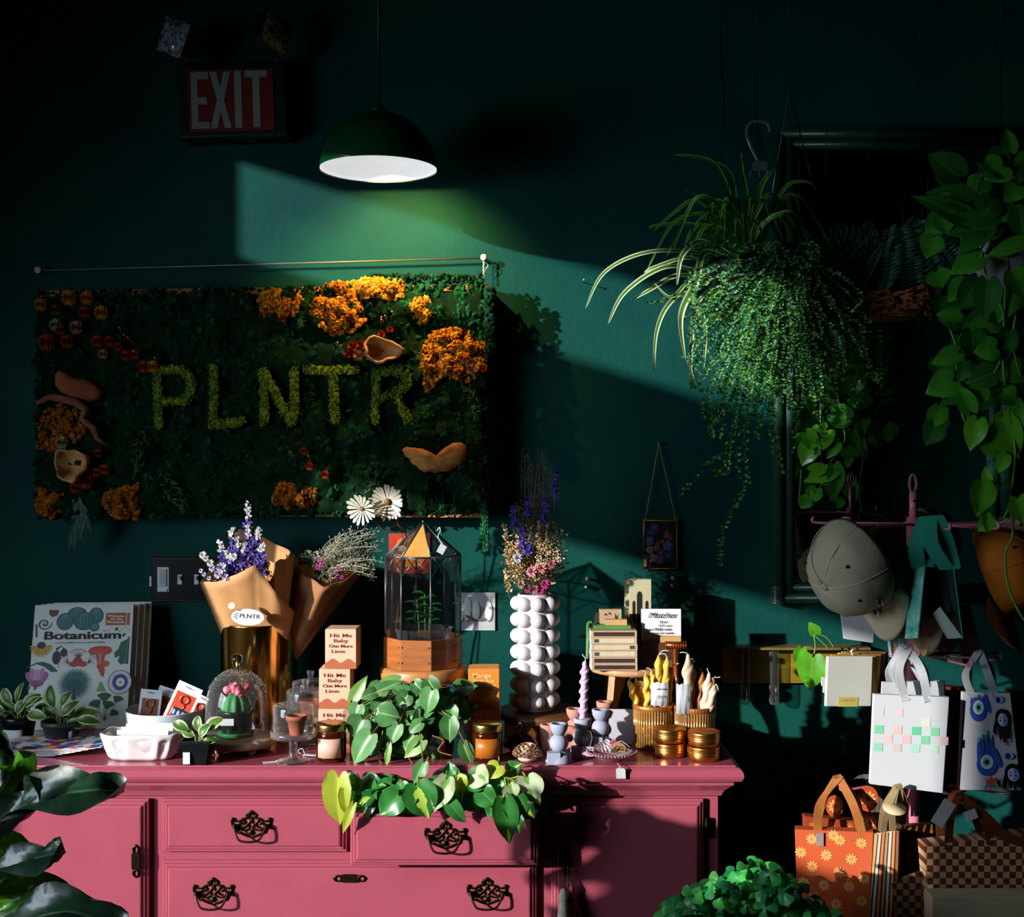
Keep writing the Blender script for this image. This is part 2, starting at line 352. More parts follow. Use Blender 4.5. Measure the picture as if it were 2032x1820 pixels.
for x0, x1, hx in ((-5, 298, 283), (1093, 1395, 1120)):
    mb = MB(); a, zt = px2(x0, 1583); b, _ = px2(x1, 1583)
    moulded(mb, a, .10, b, zt, pink, -.002); d = mb.obj('door', dr); doors.append(d)
escutcheon(doors[0], *[px2(275, 1703)[i] for i in (0, 1)], -.02); escutcheon(doors[1], *px2(1121, 1698), -.02)
for px_ in (3, 1401):
    mb = MB(); x, z = px2(px_, 1640); mb.cyl((x, -.008, z-.022), (x, -.008, z+.022), .0045, iron, n=10); mb.box((x+.006, -.003, z), (.012, .003, .04), iron)
    mb.obj('hinge', doors[0 if px_ < 500 else 1])
mb = MB(); a, zt = px2(325, 1583); b, z0 = px2(690, 1688); moulded(mb, a, z0, b, zt, pink, -.002); d = mb.obj('drawer', dr); handle(d, *px2(502, 1636), -.02)
mb = MB(); moulded(mb, a, .40, px2(1065, 1700)[0], px2(325, 1705)[1], pink, -.002); d = mb.obj('drawer', dr)
handle(d, *px2(427, 1768), -.02); handle(d, *px2(966, 1768), -.02); escutcheon(d, *px2(696, 1737), -.02, False)
# open drawer, pulled 10 cm
wood = mat('8a4a35', .6, var=.3, ns=20)
mb = MB(); xa, xb = -.354-DC, .0573-DC; z0, zt = .679, .801; moulded(mb, xa, z0, xb, zt, pink, -.09)
mb.add([(xa, -.09, z0), (xb, -.09, z0), (xb, -.09, zt), (xa, -.09, zt)], [(3, 2, 1, 0)], pink, smooth=False)
dd = mb.obj('drawer', dr); mb = MB()
for sx in (xa+.02, xb-.02): mb.box((sx, .015, (z0+zt)/2-.004), (.012, .21, zt-z0-.02), pink)
mb.box(((xa+xb)/2, .015, z0+.012), (xb-xa-.05, .21, .008), wood); mb.obj('drawer_box', dd)
handle(dd, (xa+xb)/2+.002, (z0+zt)/2+.003, -.108)
# tassels hanging from the key of the right door
x, z = px2(1121, 1700); kx = at(1121, 1700, DF-.03)
t = thing('key_tassel', 'cream and brown double tassel hanging from the lock of the right dresser door', 'tassel', (kx.x, DF-.036, kx.z))
cord = mat('6b4a32', .8); cream = mat('d8d2c2', .85, var=.25, ns=80, bump=.5, bs=200); rust = mat('6e3020', .85)
mb = MB(); mb.tube(bez([(0, .012, .0), (-.004, -.004, -.03), (-.004, -.006, -.065), (-.001, -.006, -.075), (.005, -.006, -.06), (.006, -.004, -.03), (.001, .012, 0)], 6), .0012, cord, 6)
mb.tube(bez([(.001, .01, 0), (.009, -.002, -.04), (.014, -.004, -.062)], 6), .0012, cord, 6); mb.obj('cord', t)
mb = MB(); mb.lathe([(.001, 0), (.006, -.003), (.009, -.012), (.011, -.018), (.0105, -.03), (.013, -.06), (.015, -.09), (.013, -.11), (.002, -.112)], cream, (-.004, -.008, -.066), 14); mb.obj('cream_tassel', t)['label'] = 'cream tassel'
mb = MB(); mb.lathe([(.001, 0), (.005, -.004), (.007, -.012), (.004, -.016)], rust, (.014, -.002, -.06), 12)
for i in range(50):
    a = U(0, 6.28); r = U(.3, 1); mb.tube(bez([(.014+.004*math.cos(a), -.002+.004*math.sin(a)*r, -.073), (.016+.012*r*math.cos(a), -.002+.007*r*math.sin(a), -.10), (.022+.017*r*math.cos(a), -.002+.01*r*math.sin(a), -.125-U(0, .012))], 3), .0006, rust, 4)
mb.obj('brown_tassel', t)['label'] = 'brown fringe tassel'
# ================================================================ things on the wall
# ---- exit sign with two emergency lamp heads
Y = 3.26; c = at(463, 198, Y)
ex = thing('exit_sign', 'dark box exit sign with red panel and pale letters under two emergency lamps', 'exit sign', (c.x, YB, c.z))
mm = Y/FPX; dk = mat('14181f', .35, var=.2); zc = 0
X0 = M.Rotation(-.03, 4, 'Y')
mb = MB(); mb.box((0, -.045, 0), (215*mm, .088, 148*mm), dk, X0); mb.obj('housing', ex, bevel=.008)
mb = MB(); fr = [(-96, -62), (96, -62), (96, 64), (-96, 64)]
mb.box((-4*mm, -.0905, -1*mm), (168*mm, .003, 122*mm), mat('6c1814', .4, var=.1), X0); pn = mb.obj('panel', ex)
for k, (tx, g) in enumerate(zip((-61, -21, 14, 50), 'EXIT')):
    mb = MB(); q = [(a*mm, b*mm) for a, b in {
     'E': [(-18, -56), (17, -56), (17, -43), (-5, -43), (-5, -8), (13, -8), (13, 6), (-5, 6), (-5, 42), (17, 42), (17, 56), (-18, 56)],
     'X': [(-21, -56), (-7, -56), (0, -22), (7, -56), (21, -56), (7, 0), (21, 56), (7, 56), (0, 24), (-7, 56), (-21, 56), (-7, 0)],
     'I': [(-7, -56), (7, -56), (7, 56), (-7, 56)], 'T': [(-7, -56), (7, -56), (7, 43), (22, 43), (22, 56), (-22, 56), (-22, 43), (-7, 43)]}[g]]
    mb.prism(q, .0012, mat('7c8a80', .5, var=.1), X0 @ M.Translation((tx*mm-4*mm, -.092, 0))); mb.obj('letter', pn)
lens = mat('a8b8c8', .16, metal=.0, var=.5, ns=90, bump=1.0, bs=220, coat=1, col2='2a3038'); lens2 = mat('6e7348', .25, var=.5, ns=90, bump=1.0, bs=220, col2='14160e')
for k, (px, py, rz_, tl, sz, lm) in enumerate(((345, 74, .42, .25, 74, lens), (549, 64, .30, .95, 70, lens2))):
    p = at(px, py, Y-.06)-V((c.x, YB, c.z)); mb = MB(); r = sz*mm/2
    X = M.Translation(p) @ M.Rotation(-.5 if k == 0 else .85, 4, 'Z') @ M.Rotation(rz_, 4, 'Y')
    mb.box((0, .022, 0), (2*r, .045, 2*r), dk, X); h = mb.obj('lamp_head', ex, bevel=.012, seg=3)
    mb = MB(); n = 18
    vs = [X @ V((((i/n)*2-1)*r*.92, -.003-.014*(1-((i/n)*2-1)**4)*(1-((j/n)*2-1)**4)-.0016*math.sin(i*3.1), ((j/n)*2-1)*r*.92)) for i in range(n+1) for j in range(n+1)]
    mb.add(vs, [(i*(n+1)+j, i*(n+1)+j+1, (i+1)*(n+1)+j+1, (i+1)*(n+1)+j) for i in range(n) for j in range(n)], lm, smooth=False); mb.obj('lens', h)
    mb = MB(); mb.tube([p+V((0, .03, 0)), p+V((.01 if k == 0 else -.01, .06, -.05)), V(((-1 if k == 0 else 1)*40*mm, -.045, 74*mm))], .008, dk); mb.obj('neck', ex)
# ---- pendant lamp
Y = 3.02; c = at(751, 337, Y); r = 117*Y/FPX
lp = thing('pendant_lamp', 'green dome pendant lamp with a glowing white underside hanging above the moss panel', 'lamp', (c.x, Y, c.z))
enam = mat('063c1c', .25, var=.1, coat=.6); prof = [(r*math.cos(a), r*.98*math.sin(a)) for a in [i*PI/2/14 for i in range(14)]]+[(.022, r*1.0), (.018, r*1.04), (.006, r*1.13)]
mb = MB(); mb.lathe(prof+[(.0, r*1.14)], enam, n=56, closed=True); mb.obj('shade', lp)
mb = MB(); mb.lathe([(r*.985, .002), (r*.97, .01), (0, .012)], mat('dfe4ea', .4, emit=.78, var=.02), n=48, closed=True); mb.obj('diffuser', lp)['label'] = 'glowing white diffuser'
mb = MB(); mb.cyl((0, 0, r*1.1), (0, 0, ZC-c.z), .003, dk, n=8); mb.obj('cord', lp)
mb = MB(); mb.lathe([(.05, 0), (.05, -.012), (.012, -.03), (.01, -.031)], dk, (0, 0, ZC-c.z), 24); mb.obj('canopy', lp)
l = bpy.data.lights.new('lamp_light', 'SPOT'); l.energy = 24; l.color = (1, .58, .16); l.spot_size = 1.9; l.spot_blend = .7; l.shadow_soft_size = .004
o = bpy.data.objects.new('lamp_light', l); COL.objects.link(o); o.parent = lp; o.location = (.02, .03, -.012); o.rotation_euler = V((.02, 1, -.75)).to_track_quat('-Z', 'Y').to_euler()
# ---- steel wire strung between two eye screws, and its tie
steel = mat('8b949a', .35, metal=.8)
a = at(78, 537, 3.325); b = at(960, 512, 3.325)
wr = thing('hanging_wire', 'grey wire strung between two eye screws above the moss panel', 'wire', b)
mb = MB(); mb.tube([a-b, b-b], .0026, mat('70797c', .5, metal=.5)); mb.obj('wire', wr)
for p in (a-b, b-b):
    mb = MB(); mb.cyl(p+V((0, .024, 0)), p+V((0, -.012, 0)), .0035, steel, n=8); mb.lathe([(.004, 0), (.009, .001), (.009, .004), (.003, .005)], mat('c9c2b4', .5), n=16, X=M.Translation(p+V((0, -.008, 0))) @ RX); mb.obj('eye_screw', wr)
mb = MB(); mb.tube([V((.001*math.sin(i*1.5), -.004+.001*math.cos(i*1.5), -.004-i*.0025)) for i in range(24)], .0022, mat('b8b2a4', .7)); mb.tube(bez([(.0, -.004, -.012), (.012, -.004, -.02), (.002, -.004, -.036)], 5), .0014, steel); mb.obj('tie', wr)
# ---- framed moss panel
PY = 3.265
mp = thing('moss_panel', 'large framed moss wall panel with dried flowers, fungi and pale green moss letters', 'wall art', at(522, 797, YB))
PX = mp.location.copy(); 
def pp(px, py, y=PY):
    q = at(px, py, y)-PX; return V((q.x, y-YB, q.z))
def tilt(px): return (px-522)*-.014
oak = mat('a8763c', .6, var=.3, ns=30, stretch=(1, 1, 8))
mb = MB(); q = [pp(76, 576), pp(968, 563), pp(968, 1028), pp(78, 1022)]; 
vs = [V((p.x, -.002, p.z)) for p in q]+[V((p.x, -.075, p.z)) for p in q]
mb.add(vs, [(0, 1, 2, 3), (7, 6, 5, 4), (0, 4, 5, 1), (1, 5, 6, 2), (2, 6, 7, 3), (3, 7, 4, 0)], oak, smooth=False); mb.obj('frame', mp)
def tuft(mb, p, s, m, ncv=0):
    """small ragged tuft facing the room"""
    vs = [p]; k = 5; a0 = U(0, 6.28)
    for i in range(k):
        a = a0+2*PI*i/k; rr = s*U(.55, 1.1); vs.append(p+V((math.cos(a)*rr, -s*U(.1, .9), math.sin(a)*rr)))
    vs.append(p+V((U(-.3, .3)*s, -s*U(.7, 1.5), U(-.3, .3)*s)))
    mb.add(vs, [(6, 1+i, 1+(i+1) % k) for i in range(k)]+[(0, 1+(i+1) % k, 1+i) for i in range(k)], m, smooth=False)
mg = [mat('0b3012', .95, var=.6, ns=60, spec=.1), mat('08220f', .95, var=.5, ns=60, spec=.1), mat('124a24', .95, var=.5, spec=.1), mat('0c3524', .95, var=.4, spec=.1)]
mb = MB(); nx, nz = 110, 60
def mh(x, z): return .018+.026*NZ.noise(V((x*15, z*15, 1)))+.020*abs(NZ.noise(V((x*38, z*38, 4))))
vs = []
for i in range(nx+1):
    for j in range(nz+1):
        px = 76+892*i/nx; q = pp(px, 576+tilt(px)+7+440*j/nz, PY); e = min(i, nx-i, j, nz-j); h = mh(q.x, q.z) if e > 0 else 0; vs.append(V((q.x, PY-YB-h-.004, q.z)))
mb.add(vs, [(i*(nz+1)+j, (i+1)*(nz+1)+j, (i+1)*(nz+1)+j+1, i*(nz+1)+j+1) for i in range(nx) for j in range(nz)], mg[1])
for i in range(13500):
    px = U(78, 966); q = pp(px, 573+tilt(px)+U(0, 452)); h = mh(q.x, q.z); kk = mg[0 if NZ.noise(V((q.x*6, 0, q.z*6))) > 0 else 3] if RN.random() < .8 else mg[RN.choice((1, 2))]
    if px > 800 and q.z > .15: kk = mg[2]
    tuft(mb, V((q.x, PY-YB-h+.004, q.z)), U(.004, .009)*(1.5 if NZ.noise(V((q.x*30, 5, q.z*30))) > .1 else .8), kk)
mb.obj('green_moss', mp)['label'] = 'dark green moss'
def inside(p, poly):
    x, y = p; c_ = False; n = len(poly)
    for i in range(n):
        x1, y1 = poly[i]; x2, y2 = poly[(i+1) % n]
        if (y1 > y) != (y2 > y) and x < (x2-x1)*(y-y1)/(y2-y1)+x1: c_ = not c_
    return c_
def patch(name, poly, ms, n, s=(.004, .008), hh=.045, lab=None, y=PY):
    xs = [p[0] for p in poly]; zs_ = [p[1] for p in poly]; mb = MB(); cx = sum(xs)/len(xs); cz = sum(zs_)/len(zs_); k = 0
    RX_ = (max(xs)-min(xs))/2; RZ_ = (max(zs_)-min(zs_))/2
    while k < n:
        px = U(min(xs), max(xs)); py = U(min(zs_), max(zs_))
        if not inside((px, py), poly): continue
        d = ((px-cx)/RX_)**2+((py-cz)/RZ_)**2; q = pp(px, py, y); h = .012+hh*math.sqrt(max(0, 1-min(1, d)*.8)); h *= (.7+.5*NZ.noise(V((px*.05, py*.05, 7))))
        tuft(mb, V((q.x, y-YB-h, q.z)), U(*s), RN.choice(ms)); k += 1
    core = [pp(cx+(p[0]-cx)*.93, cz+(p[1]-cz)*.93, y) for p in poly]
    mb.add([V((p.x, y-YB-.012, p.z)) for p in core]+[V((pp(cx, cz, y).x, y-YB-.012-hh*.75, pp(cx, cz, y).z))], [(i, (i+1) % len(core), len(core)) for i in range(len(core))], ms[0])
    o = mb.obj(name, mp)
    if lab: o['label'] = lab
    return o
og = [mat('b8701c', .9, var=.45, ns=90, spec=.1), mat('8a4712', .9, var=.4, ns=90, spec=.1), mat('c98e2c', .9, var=.4, ns=90, spec=.1)]
oy = [mat('c8932a', .9, var=.4, ns=90, spec=.1), mat('b8701c', .9, var=.45, ns=90, spec=.1)]; od = [mat('7a4210', .9, var=.4, ns=90, spec=.1), mat('a05c16', .9, var=.4, spec=.1)]
for poly, ms, n in (
    ([(516, 600), (530, 582), (560, 576), (600, 588), (616, 604), (600, 628), (560, 632), (520, 628)], og, 500),
    ([(645, 570), (680, 560), (705, 575), (722, 620), (728, 640), (700, 662), (660, 668), (640, 650), (615, 622), (625, 600), (640, 590)], og, 950),
    ([(690, 565), (730, 552), (770, 552), (802, 562), (803, 590), (780, 600), (750, 590), (715, 600), (702, 588)], oy, 620),
    ([(808, 620), (830, 590), (850, 592), (862, 612), (850, 640), (838, 648)], oy, 260),
    ([(842, 690), (855, 660), (900, 652), (935, 655), (962, 680), (968, 720), (955, 745), (930, 760), (880, 748), (860, 770), (852, 785), (840, 760), (828, 720)], og, 1300),
    ([(545, 1000), (550, 965), (560, 955), (600, 962), (630, 970), (643, 995), (610, 1008), (560, 1012)], od, 520),
    ([(205, 990), (225, 972), (280, 960), (287, 1000), (275, 1030), (230, 1025)], od, 420),
    ([(80, 820), (130, 805), (175, 820), (185, 850), (150, 885), (85, 900)], od, 420), ([(80, 960), (135, 970), (145, 1000), (110, 1030), (82, 1015)], od, 320)):
    patch('reindeer_moss', poly, ms, n, lab='golden brown moss clump')
# letters
lg = [mat('5c7420', .95, var=.4, ns=70, spec=.1), mat('6d8428', .95, var=.4, ns=70, spec=.1), mat('465c18', .95, var=.4, ns=70, spec=.1)]
STR = {'P': [[(322, 738), (322, 790), (324, 845)], [(322, 738), (360, 735), (384, 750), (388, 775), (372, 795), (325, 800)]],
       'L': [[(432, 735), (432, 790), (430, 840)], [(432, 842), (460, 842), (485, 838)]],
       'N': [[(528, 740), (530, 790), (530, 838)], [(532, 745), (556, 790), (582, 838)], [(588, 740), (590, 790), (586, 838)]],
       'T': [[(617, 738), (660, 738), (710, 736)], [(667, 745), (667, 790), (669, 836)]],
       'R': [[(750, 745), (750, 790), (748, 836)], [(750, 742), (785, 738), (810, 750), (800, 775), (750, 795)], [(790, 785), (800, 810), (814, 836)]]}
for g, sts in STR.items():
    mb = MB()
    for st in sts:
        for p in bez([(a, b) for a, b in st], 7):
            q = pp(p.x+U(-1, 1), p.y+U(-2, 2)); yy = PY-YB-.036
            mb.sph(V((q.x, yy, q.z)), (.0125*U(.8, 1.1), .012, .0125*U(.8, 1.1)), RN.choice(lg), 8, 6)
            for _ in range(12): tuft(mb, V((q.x+U(-.012, .012), yy-U(.003, .011), q.z+U(-.012, .012))), U(.0025, .0045), RN.choice(lg))
    mb.obj('letter', mp)
# dried flower heads
def pom(px, py, r, ms, lab=None, y=PY-.045, n=46, name='dried_flower'):
    mb = MB(); q = pp(px, py, y); c_ = V((q.x, y-YB, q.z)); r *= .00133
    mb.sph(c_, (r*.6, r*.4, r*.6), ms[0], 10, 6)
    for i in range(n):
        f = (i+.5)/n; ph = math.acos(1-f*1.1); a = i*2.39996; d = V((math.sin(ph)*math.cos(a), -math.cos(ph), math.sin(ph)*math.sin(a)))
        mb.leaf(c_+d*r*.35, d, V((0, -1, 0)), r*.75, r*.35, ms[i % len(ms)], 'lance', droop=-.5, fold=.3, ns=3)
    o = mb.obj(name, mp); 
    if lab: o['label'] = lab
ye = [mat('b06a12', .8, spec=.1), mat('c88a20', .8, spec=.1)]; rd = [mat('8a2c12', .8, spec=.1), mat('a8481c', .8, spec=.1)]; pk = [mat('9c6350', .8, spec=.1), mat('b98a70', .8, spec=.1)]; wt = [mat('a89c88', .8, spec=.1), mat('8c8272', .8, spec=.1)]
for a in ((82, 605, 13, ye), (138, 592, 16, ye), (173, 592, 14, ye), (202, 621, 15, ye), (111, 645, 13, wt), (152, 650, 14, pk), (168, 620, 12, rd), (94, 680, 18, rd), (134, 678, 14, rd), (194, 678, 13, rd), (218, 677, 11, rd), (205, 703, 10, pk), (110, 615, 11, od), (235, 688, 9, rd), (250, 706, 11, rd), (268, 704, 11, rd), (285, 728, 13, rd), (303, 728, 13, ye), (124, 878, 13, wt), (110, 866, 8, pk), (208, 932, 11, rd), (190, 938, 10, rd), (195, 900, 9, rd), (170, 955, 17, rd), (150, 968, 12, rd), (717, 685, 11, rd), (700, 688, 11, rd), (712, 706, 12, pk), (690, 702, 10, rd), (560, 632, 8, rd), (568, 618, 7, rd), (935, 733, 12, pk), (960, 733, 7, rd), (603, 895, 8, rd), (614, 925, 9, rd), (645, 942, 9, rd), (757, 663, 8, rd), (774, 654, 7, rd), (120, 655, 11, rd)):
    pom(*a)
bt = mat('a4722c', .7)
for px, py in ((238, 650), (247, 665), (255, 670), (267, 697), (308, 710), (670, 680), (677, 686), (757, 635), (764, 627), (778, 619), (757, 630), (577, 897), (612, 905)):
    q = pp(px, py, PY-.05); mb = MB(); mb.sph(V((q.x, PY-.055-YB, q.z)), (.0028, .002, .0028), bt, 8, 6); mb.tube([V((q.x, PY-.052-YB, q.z)), V((q.x+U(-.01, .01), PY-YB-.02, q.z-.02))], .0006, bt, 4); mb.obj('button_flower', mp)
# bracket fungi and wooden pods
fn = mat('b07a44', .8, var=.4, ns=25, bump=.6, bs=60, stretch=(1, 1, 1), col2='7a4a26', spec=.1)
def fungus(poly, m, dep, name, lab, y=PY-.03, lip=0):
    mb = MB(); P_ = [pp(a, b, y) for a, b in poly]; cx = sum(p.x for p in P_)/len(P_); cz = sum(p.z for p in P_)/len(P_)
    rings = [(1, -.0), (1.0, -.010), (.93, -.018), (.7, -.018-dep*.4), (.35, -.018-dep*.8)]
    vs = []; n = len(P_)
    for sc, h in rings: vs += [V((cx+(p.x-cx)*sc, y-YB+h-.0035*(i % 2)*(.3 < sc < 1), cz+(p.z-cz)*sc)) for i, p in enumerate(P_)]
    vs.append(V((cx, y-YB-.018-dep, cz)))
    fs = [(j*n+i, j*n+(i+1) % n, (j+1)*n+(i+1) % n, (j+1)*n+i) for j in range(4) for i in range(n)]+[(4*n+i, 4*n+(i+1) % n, 5*n) for i in range(n)]
    mb.add(vs, fs, m); o = mb.obj(name, mp); o['label'] = lab
fungus([(799, 892), (806, 887), (822, 888), (838, 890), (852, 896), (866, 905), (872, 898), (884, 888), (900, 879), (914, 878), (924, 884), (928, 900), (925, 915), (916, 924), (906, 929), (898, 933), (888, 937), (876, 936), (864, 939), (852, 936), (842, 938), (832, 932), (824, 924), (816, 918), (813, 910), (805, 906)], fn, .02, 'bracket_fungus', 'fan shaped brown bracket fungus')
fungus([(112, 745), (118, 735), (135, 740), (150, 750), (175, 752), (195, 765), (208, 780), (200, 793), (180, 797), (150, 790), (125, 780), (112, 765)], mat('8a4f32', .8, var=.4, ns=20, bump=.5, spec=.1), .015, 'bark_slice', 'reddish brown bark slice')
def podbowl(px, py, w_, h_, rot, m, lab):
    mb = MB(); q = pp(px, py, PY-.05); k = 22; vs = []; X = M.Translation((q.x, PY-.03-YB, q.z)) @ M.Rotation(rot, 4, 'Y')
    for j, (s, d) in enumerate(((.05, .0), (.6, -.004), (1.0, -.025), (1.05, -.045), (.92, -.055), (.86, -.045), (.5, -.018), (.05, -.012))):
        for i in range(k):
            a = 2*PI*i/k; rr = s*(1+.13*math.sin(3*a+1)*(j > 1)+.06*math.sin(7*a)); vs.append(V((w_*rr*math.cos(a), d-.010*(j in (3, 4))*math.sin(4*a), h_*rr*math.sin(a))))
    mb.add(vs, [(j*k+i, j*k+(i+1) % k, (j+1)*k+(i+1) % k, (j+1)*k+i) for j in range(7) for i in range(k)], m, X)
    mb.obj('wooden_pod', mp)['label'] = lab
pod = mat('b88a58', .7, var=.35, ns=18, bump=.4, spec=.15)
podbowl(760, 696, .05, .032, .15, pod, 'open tan seed pod'); podbowl(146, 922, .042, .042, -.2, pod, 'open tan seed pod')
mb = MB(); dw = mat('7a4a38', .85, var=.4, ns=40, bump=.6, spec=.1)
mb.tube([V((pp(a, b).x, PY-YB-.035-h, pp(a, b).z)) for a, b, h in ((82, 802, 0), (110, 790, .01), (135, 793, .02), (165, 800, .02), (185, 815, .02), (178, 832, .025), (200, 850, .02), (205, 870, .015), (225, 885, .01))], [.006, .009, .011, .012, .011, .008, .01, .007, .003], dw)
mb.obj('driftwood', mp)
# sprigs
sg = [mat('2c5c22', .7, transl=.2), mat('1d4a24', .7, transl=.2)]
for bx, by, tx, ty, n in ((300, 940, 372, 1012, 34), (330, 935, 378, 1000, 26), (300, 850, 268, 905, 18), (600, 632, 600, 645, 22), (845, 720, 830, 700, 18), (720, 1010, 740, 935, 26), (760, 1000, 745, 940, 18), (945, 790, 920, 770, 18), (940, 800, 945, 830, 14), (275, 950, 290, 900, 16)):
    mb = MB()
    for i in range(n):
        t = i/n; q = pp(bx+(tx-bx)*t+U(-4, 4), by+(ty-by)*t+U(-4, 4)); d = V((tx-bx, 0, -(ty-by))).normalized()+V((U(-1, 1), -.5, U(-1, 1)))
        mb.leaf(V((q.x, PY-YB-.04, q.z)), d, V((0, -1, 0)), U(.012, .024), .0028, RN.choice(sg), 'lance', droop=.6, ns=3)
    mb.obj('fern_sprig', mp)
mb = MB(); euc = mat('1c4038', .6, transl=.1)
for i in range(16):
    q = pp(165+U(-12, 12), 985+i*4); d = V((U(-.5, .35), -.1, -1)); mb.leaf(V((q.x, PY-YB-.03, q.z)), d, V((0, -1, 0)), U(.05, .075), .014, euc, 'lance', droop=.3, ns=5)
mb.obj('hanging_leaves', mp)
tg = mat('1d6b3a', .8, transl=.1)
for sx, y0, y1 in ((964, 1015, 1095), (880, 1000, 1020), (902, 1000, 1018), (960, 1010, 1060)):
    mb = MB()
    for i in range(int((y1-y0)*2.2)):
        q = pp(sx+U(-5, 5), U(y0, y1)); tuft(mb, V((q.x, PY-YB-.03, q.z)), U(.002, .0045), RN.choice((tg, mg[2])))
    mb.tube([V((pp(sx, y0-25).x, PY-YB-.03, pp(sx, y0-25).z)), V((pp(sx, y1).x, PY-YB-.03, pp(sx, y1).z))], .001, tg, 5)
    mb.obj('trailing_moss', mp)
mb = MB()
for i in range(300):
    q = pp(U(730, 960), 560+tilt(850)+U(-8, 8)); tuft(mb, V((q.x, PY-YB-U(.0, .03), q.z)), U(.004, .008), RN.choice(mg))
for i in range(240):
    q = pp(968+U(-3, 12), U(575, 700)); tuft(mb, V((q.x, PY-YB-U(.02, .05), q.z)), U(.005, .011), RN.choice(mg))
mb.obj('edge_moss', mp)
# ---- light switches
c = at(368, 1150, 3.34); sw = thing('switch_plate', 'black wall plate with a white dimmer and toggle switches beside kraft bouquet', 'light switch', (c.x, YB, c.z)); mm = 3.34/FPX
mb = MB(); mb.box((0, -.005, 0), (136*mm, .01, 88*mm), mat('0d0e12', .25, var=.1, coat=.5)); mb.obj('plate', sw, bevel=.003)
cu = mat('5a3426', .35, metal=.7); mb = MB()
for z in (-1, 1): mb.box((0, -.0105, z*42*mm), (136*mm, .002, .0016), cu)
mb.obj('trim', sw)
wp = mat('c9d0d6', .35, var=.04); mb = MB(); mb.box((-44*mm, -.011, 0), (23*mm, .003, 49*mm), wp); d = mb.obj('dimmer', sw, bevel=.001)
mb = MB(); mb.box((-44*mm, -.014, 3*mm), (14*mm, .004, 34*mm), mat('a9b2ba', .4)); mb.obj('slider', d); mb = MB(); mb.box((-44*mm, -.014, -21*mm), (16*mm, .004, 5*mm), wp); mb.obj('slider', d)
for k in (-11, 22, 52):
    mb = MB(); mb.box((k*mm, -.011, 0), (9*mm, .003, 20*mm), wp); t_ = mb.obj('toggle', sw, bevel=.0008)
    mb = MB(); mb.box((k*mm, -.016, 3*mm), (6*mm, .01, 8*mm), mat('aab0b8', .3), M.Rotation(0, 4, 'X')); mb.obj('lever', t_, bevel=.001)
    mb = MB(); mb.cyl((k*mm, -.009, -22*mm), (k*mm, -.0115, -22*mm), .002, steel, n=8); mb.obj('screw', sw)
mb = MB(); mb.box((-70*mm, -.004, -4*mm), (4*mm, .008, 20*mm), wp); mb.obj('side_tab', sw)
# ---- lips print, hand print
c = at(812, 1099, 3.34); t = thing('art_print', 'small red art print of orange lips behind the glass terrarium', 'picture', (c.x, YB, c.z))
mm = 3.34/FPX; mb = MB(); mb.box((0, -.003, 0), (82*mm, .005, 80*mm), mat('a82a18', .6)); pr = mb.obj('sheet', t)
L_ = [('e07820', [(x*mm, z*mm) for x, z in [(-30, 10), (-22, 28), (-8, 33), (2, 27), (14, 33), (28, 26), (36, 10), (30, 2), (0, 6), (-24, 2)]]),
      ('f09a4c', [(x*mm, z*mm) for x, z in [(-24, 16), (-16, 26), (-6, 28), (-8, 20)]]), ('7c1c10', [(x*mm, z*mm) for x, z in [(-26, 5), (0, 9), (32, 5), (30, 1), (0, 2), (-26, 1)]]),
      ('e07820', [(x*mm, z*mm) for x, z in [(-29, 2), (0, 4), (34, 2), (36, -10), (22, -24), (0, -28), (-22, -22), (-32, -10)]]), ('f2d8c8', [(x*mm, z*mm) for x, z in [(-22, -8), (0, -3), (22, -8), (10, -12), (-12, -12)]])]
ink(pr, 'lips_artwork', L_, None, -.0058)
c = at(944, 1214, 3.34); t = thing('art_print', 'square white print of sculpted fingers on the wall beside the bubble vase', 'picture', (c.x, YB, c.z))
mb = MB(); mb.box((0, -.003, 0), (77*mm, .005, 75*mm), mat('b9bfc4', .5, var=.08)); pr = mb.obj('sheet', t)
L_ = [('8d949b', [(x*mm, z*mm) for x, z in [(-37, 8), (38, 8), (38, 10), (38, -36), (-37, -36)]]), ('a7adb3', [(x*mm, z*mm) for x, z in [(-37, -12), (38, -20), (38, -36), (-37, -36)]])]
for fx, fz, ht, r_ in ((-30, 4, 24, 7), (-17, 6, 24, 8), (0, 2, 20, 8), (25, 2, 20, 7)):
    L_.append(('6a6055', [((fx+a+2)*mm, (fz+b-3)*mm) for a, b in circ(0, 0, r_, ht)])); L_.append(('d9dde0', [((fx+a)*mm, (fz+b)*mm) for a, b in circ(0, 0, r_, ht)])); L_.append(('eef1f3', [((fx+a-2)*mm, (fz+b+3)*mm) for a, b in circ(0, 0, r_*.45, ht*.75)]))
L_.append(('5c5348', [(x*mm, z*mm) for x, z in [(-22, -6), (-8, -10), (0, -16), (14, -12), (24, -16), (14, -20), (-4, -20), (-18, -12)]]))
ink(pr, 'hand_artwork', L_, None, -.0058)
